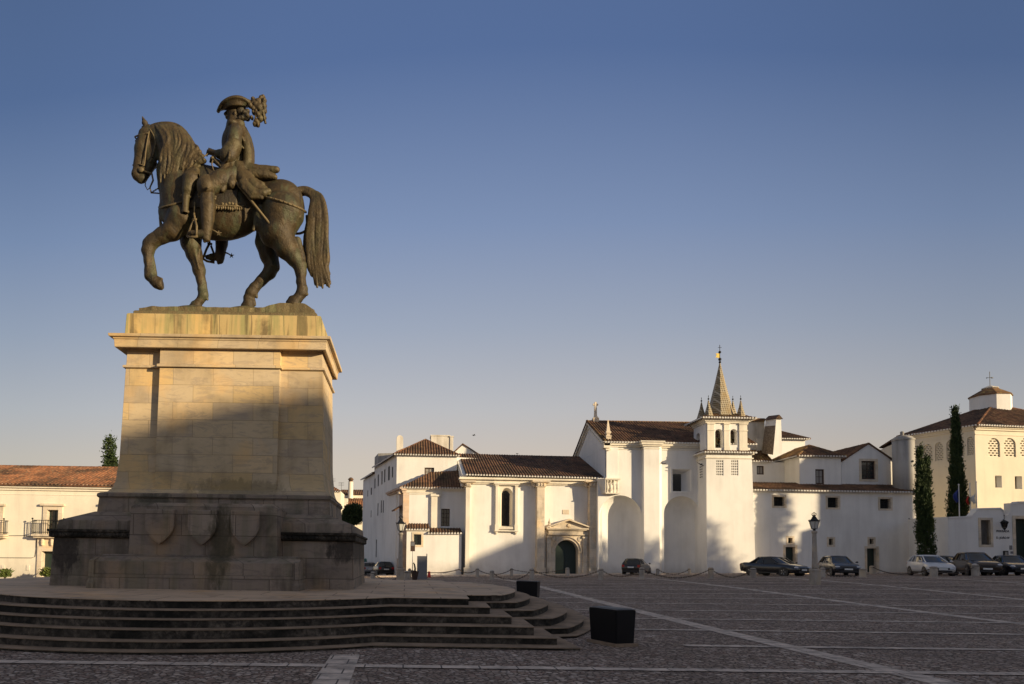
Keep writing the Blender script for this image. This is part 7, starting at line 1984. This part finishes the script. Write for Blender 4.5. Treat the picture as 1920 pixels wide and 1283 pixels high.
def shrub(px, pyb, d, w, h, seed, lab):
    rnd = random.Random(seed); b = at_y(px, pyb, d); t = thing('shrub', lab, 'shrub', b, 0, 'leafy shrubs along the manor wall'); pts = []
    for _ in range(520):
        a = rnd.uniform(0,2*math.pi); e = rnd.uniform(.15,1.0); L = rnd.uniform(.25,.5)*h
        p = b+Vector((rnd.gauss(0,w*.24), rnd.gauss(0,w*.2), rnd.uniform(.05,.75)*h)); pts.append((p, Vector((math.cos(a)*.8, math.sin(a)*.8, e)), L, .05))
    leaf_mesh(pts, rnd).build('foliage', FOL_SHRUB, t, fix=False)
    m = MB()
    for k in range(7): m.tube([b+Vector((0,0,-.1)), b+Vector((rnd.uniform(-w,w)*.35, rnd.uniform(-.2,.2), h*.75))], [.03,.012], 5)
    m.build('stem', BARK, t)
shrub(9, 1084, 46.6, .62, .66, 1, 'leafy green shrub below the left manor window at the picture edge'); shrub(88, 1083, 46.4, .62, .70, 2, 'leafy green shrub in front of the manor door beside the pedestal')
# ------------------------------------------------------------------ sun, sky and what throws the long shadows
AZ, EL = R(56), R(11.5)
SUNV = Vector((math.sin(AZ)*math.cos(EL), -math.cos(AZ)*math.cos(EL), math.sin(EL)))
SQ = Vector((math.sin(AZ), -math.cos(AZ), 0)); ST_ = Vector((math.cos(AZ), math.sin(AZ), 0)); TE = math.tan(EL)
def sun_pt(q, s, z=0): 
    p = SQ*q+ST_*s; return Vector((p.x, p.y, z))
l = bpy.data.lights.new('sun', 'SUN'); l.energy = 4.0; l.angle = R(.6); l.color = (1.0, .79, .50)
lo = bpy.data.objects.new('sun', l); COL.objects.link(lo); lo.rotation_euler = SUNV.to_track_quat('Z', 'Y').to_euler(); lo.location = (40, -30, 40)
w = bpy.data.worlds.new('World'); SC.world = w; w.use_nodes = True; nt = w.node_tree; bg = nt.nodes['Background']
sky = nt.nodes.new('ShaderNodeTexSky'); sky.sky_type = 'NISHITA'; sky.sun_disc = False; sky.sun_elevation = EL; sky.sun_rotation = math.atan2(SUNV.x, SUNV.y)
sky.air_density = 1.0; sky.dust_density = 1.6; sky.ozone_density = 2.2; sky.altitude = 400
def W_(op, a, b=None):
    n_ = nt.nodes.new('ShaderNodeMath'); n_.operation = op
    for i_, v_ in enumerate((a, b)):
        if v_ is None: continue
        if isinstance(v_, bpy.types.NodeSocket): nt.links.new(v_, n_.inputs[i_])
        else: n_.inputs[i_].default_value = v_
    return n_.outputs[0]
tc = nt.nodes.new('ShaderNodeTexCoord'); sx = nt.nodes.new('ShaderNodeSeparateXYZ'); nt.links.new(tc.outputs['Generated'], sx.inputs[0])
# sky colour dimmed to both sides of the view axis, imitating lens vignetting
hor = W_('SQRT', W_('ADD', W_('ADD', W_('MULTIPLY', sx.outputs[0], sx.outputs[0]), W_('MULTIPLY', sx.outputs[1], sx.outputs[1])), 1e-5))
cosd = W_('DIVIDE', W_('ADD', W_('MULTIPLY', sx.outputs[0], .087), W_('MULTIPLY', sx.outputs[1], .996)), hor)
eff = W_('DIVIDE', sx.outputs[2], W_('POWER', W_('MAXIMUM', cosd, .72), .9))
mr = nt.nodes.new('ShaderNodeMapRange'); mr.inputs[1].default_value = -.2; mr.inputs[2].default_value = 1.0; nt.links.new(eff, mr.inputs[0])
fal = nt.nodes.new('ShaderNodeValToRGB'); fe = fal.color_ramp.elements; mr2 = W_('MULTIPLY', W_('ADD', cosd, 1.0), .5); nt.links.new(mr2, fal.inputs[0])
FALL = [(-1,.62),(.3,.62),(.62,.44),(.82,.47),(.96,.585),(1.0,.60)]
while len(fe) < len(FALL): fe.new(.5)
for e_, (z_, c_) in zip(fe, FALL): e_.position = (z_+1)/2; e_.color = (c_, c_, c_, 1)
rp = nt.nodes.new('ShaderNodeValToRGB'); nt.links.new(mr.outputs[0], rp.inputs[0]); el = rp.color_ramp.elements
DUSK = [(-.2,(.20,.165,.14)),(-.01,(.30,.25,.21)),(.02,(.70,.55,.41)),(.14,(.665,.533,.416)),(.21,(.557,.517,.494)),(.32,(.38,.41,.49)),(.444,(.228,.296,.466)),(.61,(.094,.153,.328)),(.75,(.085,.138,.295)),(.86,(.20,.205,.24)),(1.0,(.25,.235,.24))]  # top stops, above the frame, brightened to lift light on the ground
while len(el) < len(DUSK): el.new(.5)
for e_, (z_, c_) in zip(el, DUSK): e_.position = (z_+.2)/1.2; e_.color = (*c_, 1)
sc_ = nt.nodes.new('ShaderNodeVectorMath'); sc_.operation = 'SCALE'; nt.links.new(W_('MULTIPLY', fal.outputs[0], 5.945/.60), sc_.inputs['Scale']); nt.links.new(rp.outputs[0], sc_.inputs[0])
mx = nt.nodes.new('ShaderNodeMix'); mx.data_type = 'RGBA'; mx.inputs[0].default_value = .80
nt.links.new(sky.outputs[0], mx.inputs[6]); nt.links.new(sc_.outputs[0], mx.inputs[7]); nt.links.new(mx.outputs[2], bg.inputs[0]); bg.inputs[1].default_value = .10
# the palace that closes the square behind the viewer, stepped roofs, and trees at its end: they shade the square
def palace():
    q0 = 62.0
    t = thing('palace', 'long pale palace closing the square behind the viewer', 'building', sun_pt(q0, 25))
    prof = [(-60,8.1),(10.2,8.05),(12.2,8.35),(14.0,8.45),(17,8.2),(26,8.0),(38,7.2),(47,6.6),(56.2,6.4),(57.6,7.6),(60.5,8.9),(63,9.2)]
    m = MB(); n = len(prof); fr = [sun_pt(q0, s, -3) for s, k in prof]; tp = [sun_pt(q0, s, k+q0*TE) for s, k in prof]; b = SQ*14
    for i in range(n-1):
        m.hexa([fr[i], fr[i+1], fr[i+1]+b, fr[i]+b], [tp[i], tp[i+1], tp[i+1]+b, tp[i]+b])
    m.build('wall', CREAM, t)
palace()
def shade_tree(s, q, kap, rx, seed, n=9000, low=.35, lab=''):
    zt = kap+q*TE; base = sun_pt(q, s, -.5); H = zt+.5
    blobs = [((0,0,H*.62),(rx,rx,H*.36)),((rx*.5,0,H*.5),(rx*.7,rx*.7,H*.22)),((-rx*.5,rx*.3,H*.45),(rx*.7,rx*.7,H*.2))]
    crown_tree('square_tree', lab, 'tree', base, blobs, n, seed, FOL_OLIVE, .45, 'trees beside the square out of view', ls=.34)
shade_tree(64.6, 44, 8.9, 2.1, 21, 8000, lab='broad leafy tree outside the right edge, furthest left of its row')
shade_tree(67.5, 46, 8.2, 1.5, 26, 5000, lab='smaller leafy tree outside the right edge, next in its row')
def tall_cypress(s, q, kap, r, seed, lab):
    z = kap+q*TE; b = sun_pt(q, s, -.3); cypress(lab, b, [(0,.2,z,r),(r*.7,z*.3,z*.86,r*.75),(-r*.8,z*.35,z*.70,r*.75),(r*.9,z*.5,z*.72,r*.5)], 15000, seed, 'trees beside the square out of view')
def conifer(s, q, kap, r, seed, lab):
    z1 = kap+q*TE; b = sun_pt(q, s, -.3); rnd = random.Random(seed); t = thing('conifer_tree', lab, 'tree', b, 0, 'trees beside the square out of view')
    m = MB(); m.tube([b, b+Vector((0,0,z1*.5)), b+Vector((0,0,z1))], [.30,.2,.04], 8); pts = []
    for k in range(170):
        h = rnd.random(); z = z1*(.10+.90*h); L = r*(1.12-h)**.75*rnd.uniform(.35,1.2); a = rnd.uniform(0,2*math.pi); d = Vector((math.cos(a), math.sin(a), rnd.uniform(-.15,.35)))
        e = b+Vector((0,0,z)); m.tube([e, e+d*L*.9], [.04,.012], 4)
        for j in range(40):
            f = rnd.uniform(.1,1.05); p = e+d*L*f+Vector((rnd.gauss(0,.09),rnd.gauss(0,.09),rnd.gauss(0,.10)-.1*f)); pts.append((p, d+Vector((rnd.uniform(-.8,.8),rnd.uniform(-.8,.8),rnd.uniform(-.5,.6))), rnd.uniform(.14,.30), .05))
    m.build('trunk', BARK, t); leaf_mesh(pts, rnd).build('crown', FOL_CYP, t, fix=False)
conifer(72.2, 34, 9.9, 1.9, 31, 'tall conifer outside the right edge throwing its shadow on the range')
tall_cypress(71.0, 36, 5.2, .5, 32, 'young slim cypress outside the right edge')
def side_shade_block():
    t = thing('corner_shade_block', 'plain tall block outside the right edge, added to shade the range and entrance wall', 'building', sun_pt(34, 77.5))
    m = MB(); q0 = 30; z = lambda k: k+q0*TE
    prof = [(71.2,2.6),(73.25,3.4),(73.3,5.4),(74.25,5.6),(74.3,11.9),(75.6,12.1),(76.6,13.7),(79.3,13.9)]  # unseen outline shaped for its shadow; low first steps added for the entrance wall
    b = SQ*9
    for (s0,k0),(s1,k1) in zip(prof[:-1], prof[1:]):
        m.hexa([sun_pt(q0,s0,-2), sun_pt(q0,s1,-2), sun_pt(q0,s1,-2)+b, sun_pt(q0,s0,-2)+b], [sun_pt(q0,s0,z(k0)), sun_pt(q0,s1,z(k1)), sun_pt(q0,s1,z(k1))+b, sun_pt(q0,s0,z(k0))+b])
    m.build('wall', WHITE_OLD, t)
side_shade_block()
SC.view_settings.view_transform = 'Standard'; SC.view_settings.look = 'None'; SC.view_settings.exposure = 0.75; SC.view_settings.gamma = 1.0
SC.render.engine = 'CYCLES'; SC.cycles.use_denoising = True; SC.cycles.max_bounces = 6; SC.cycles.diffuse_bounces = 4
SC.render.resolution_x, SC.render.resolution_y = 1024, 684
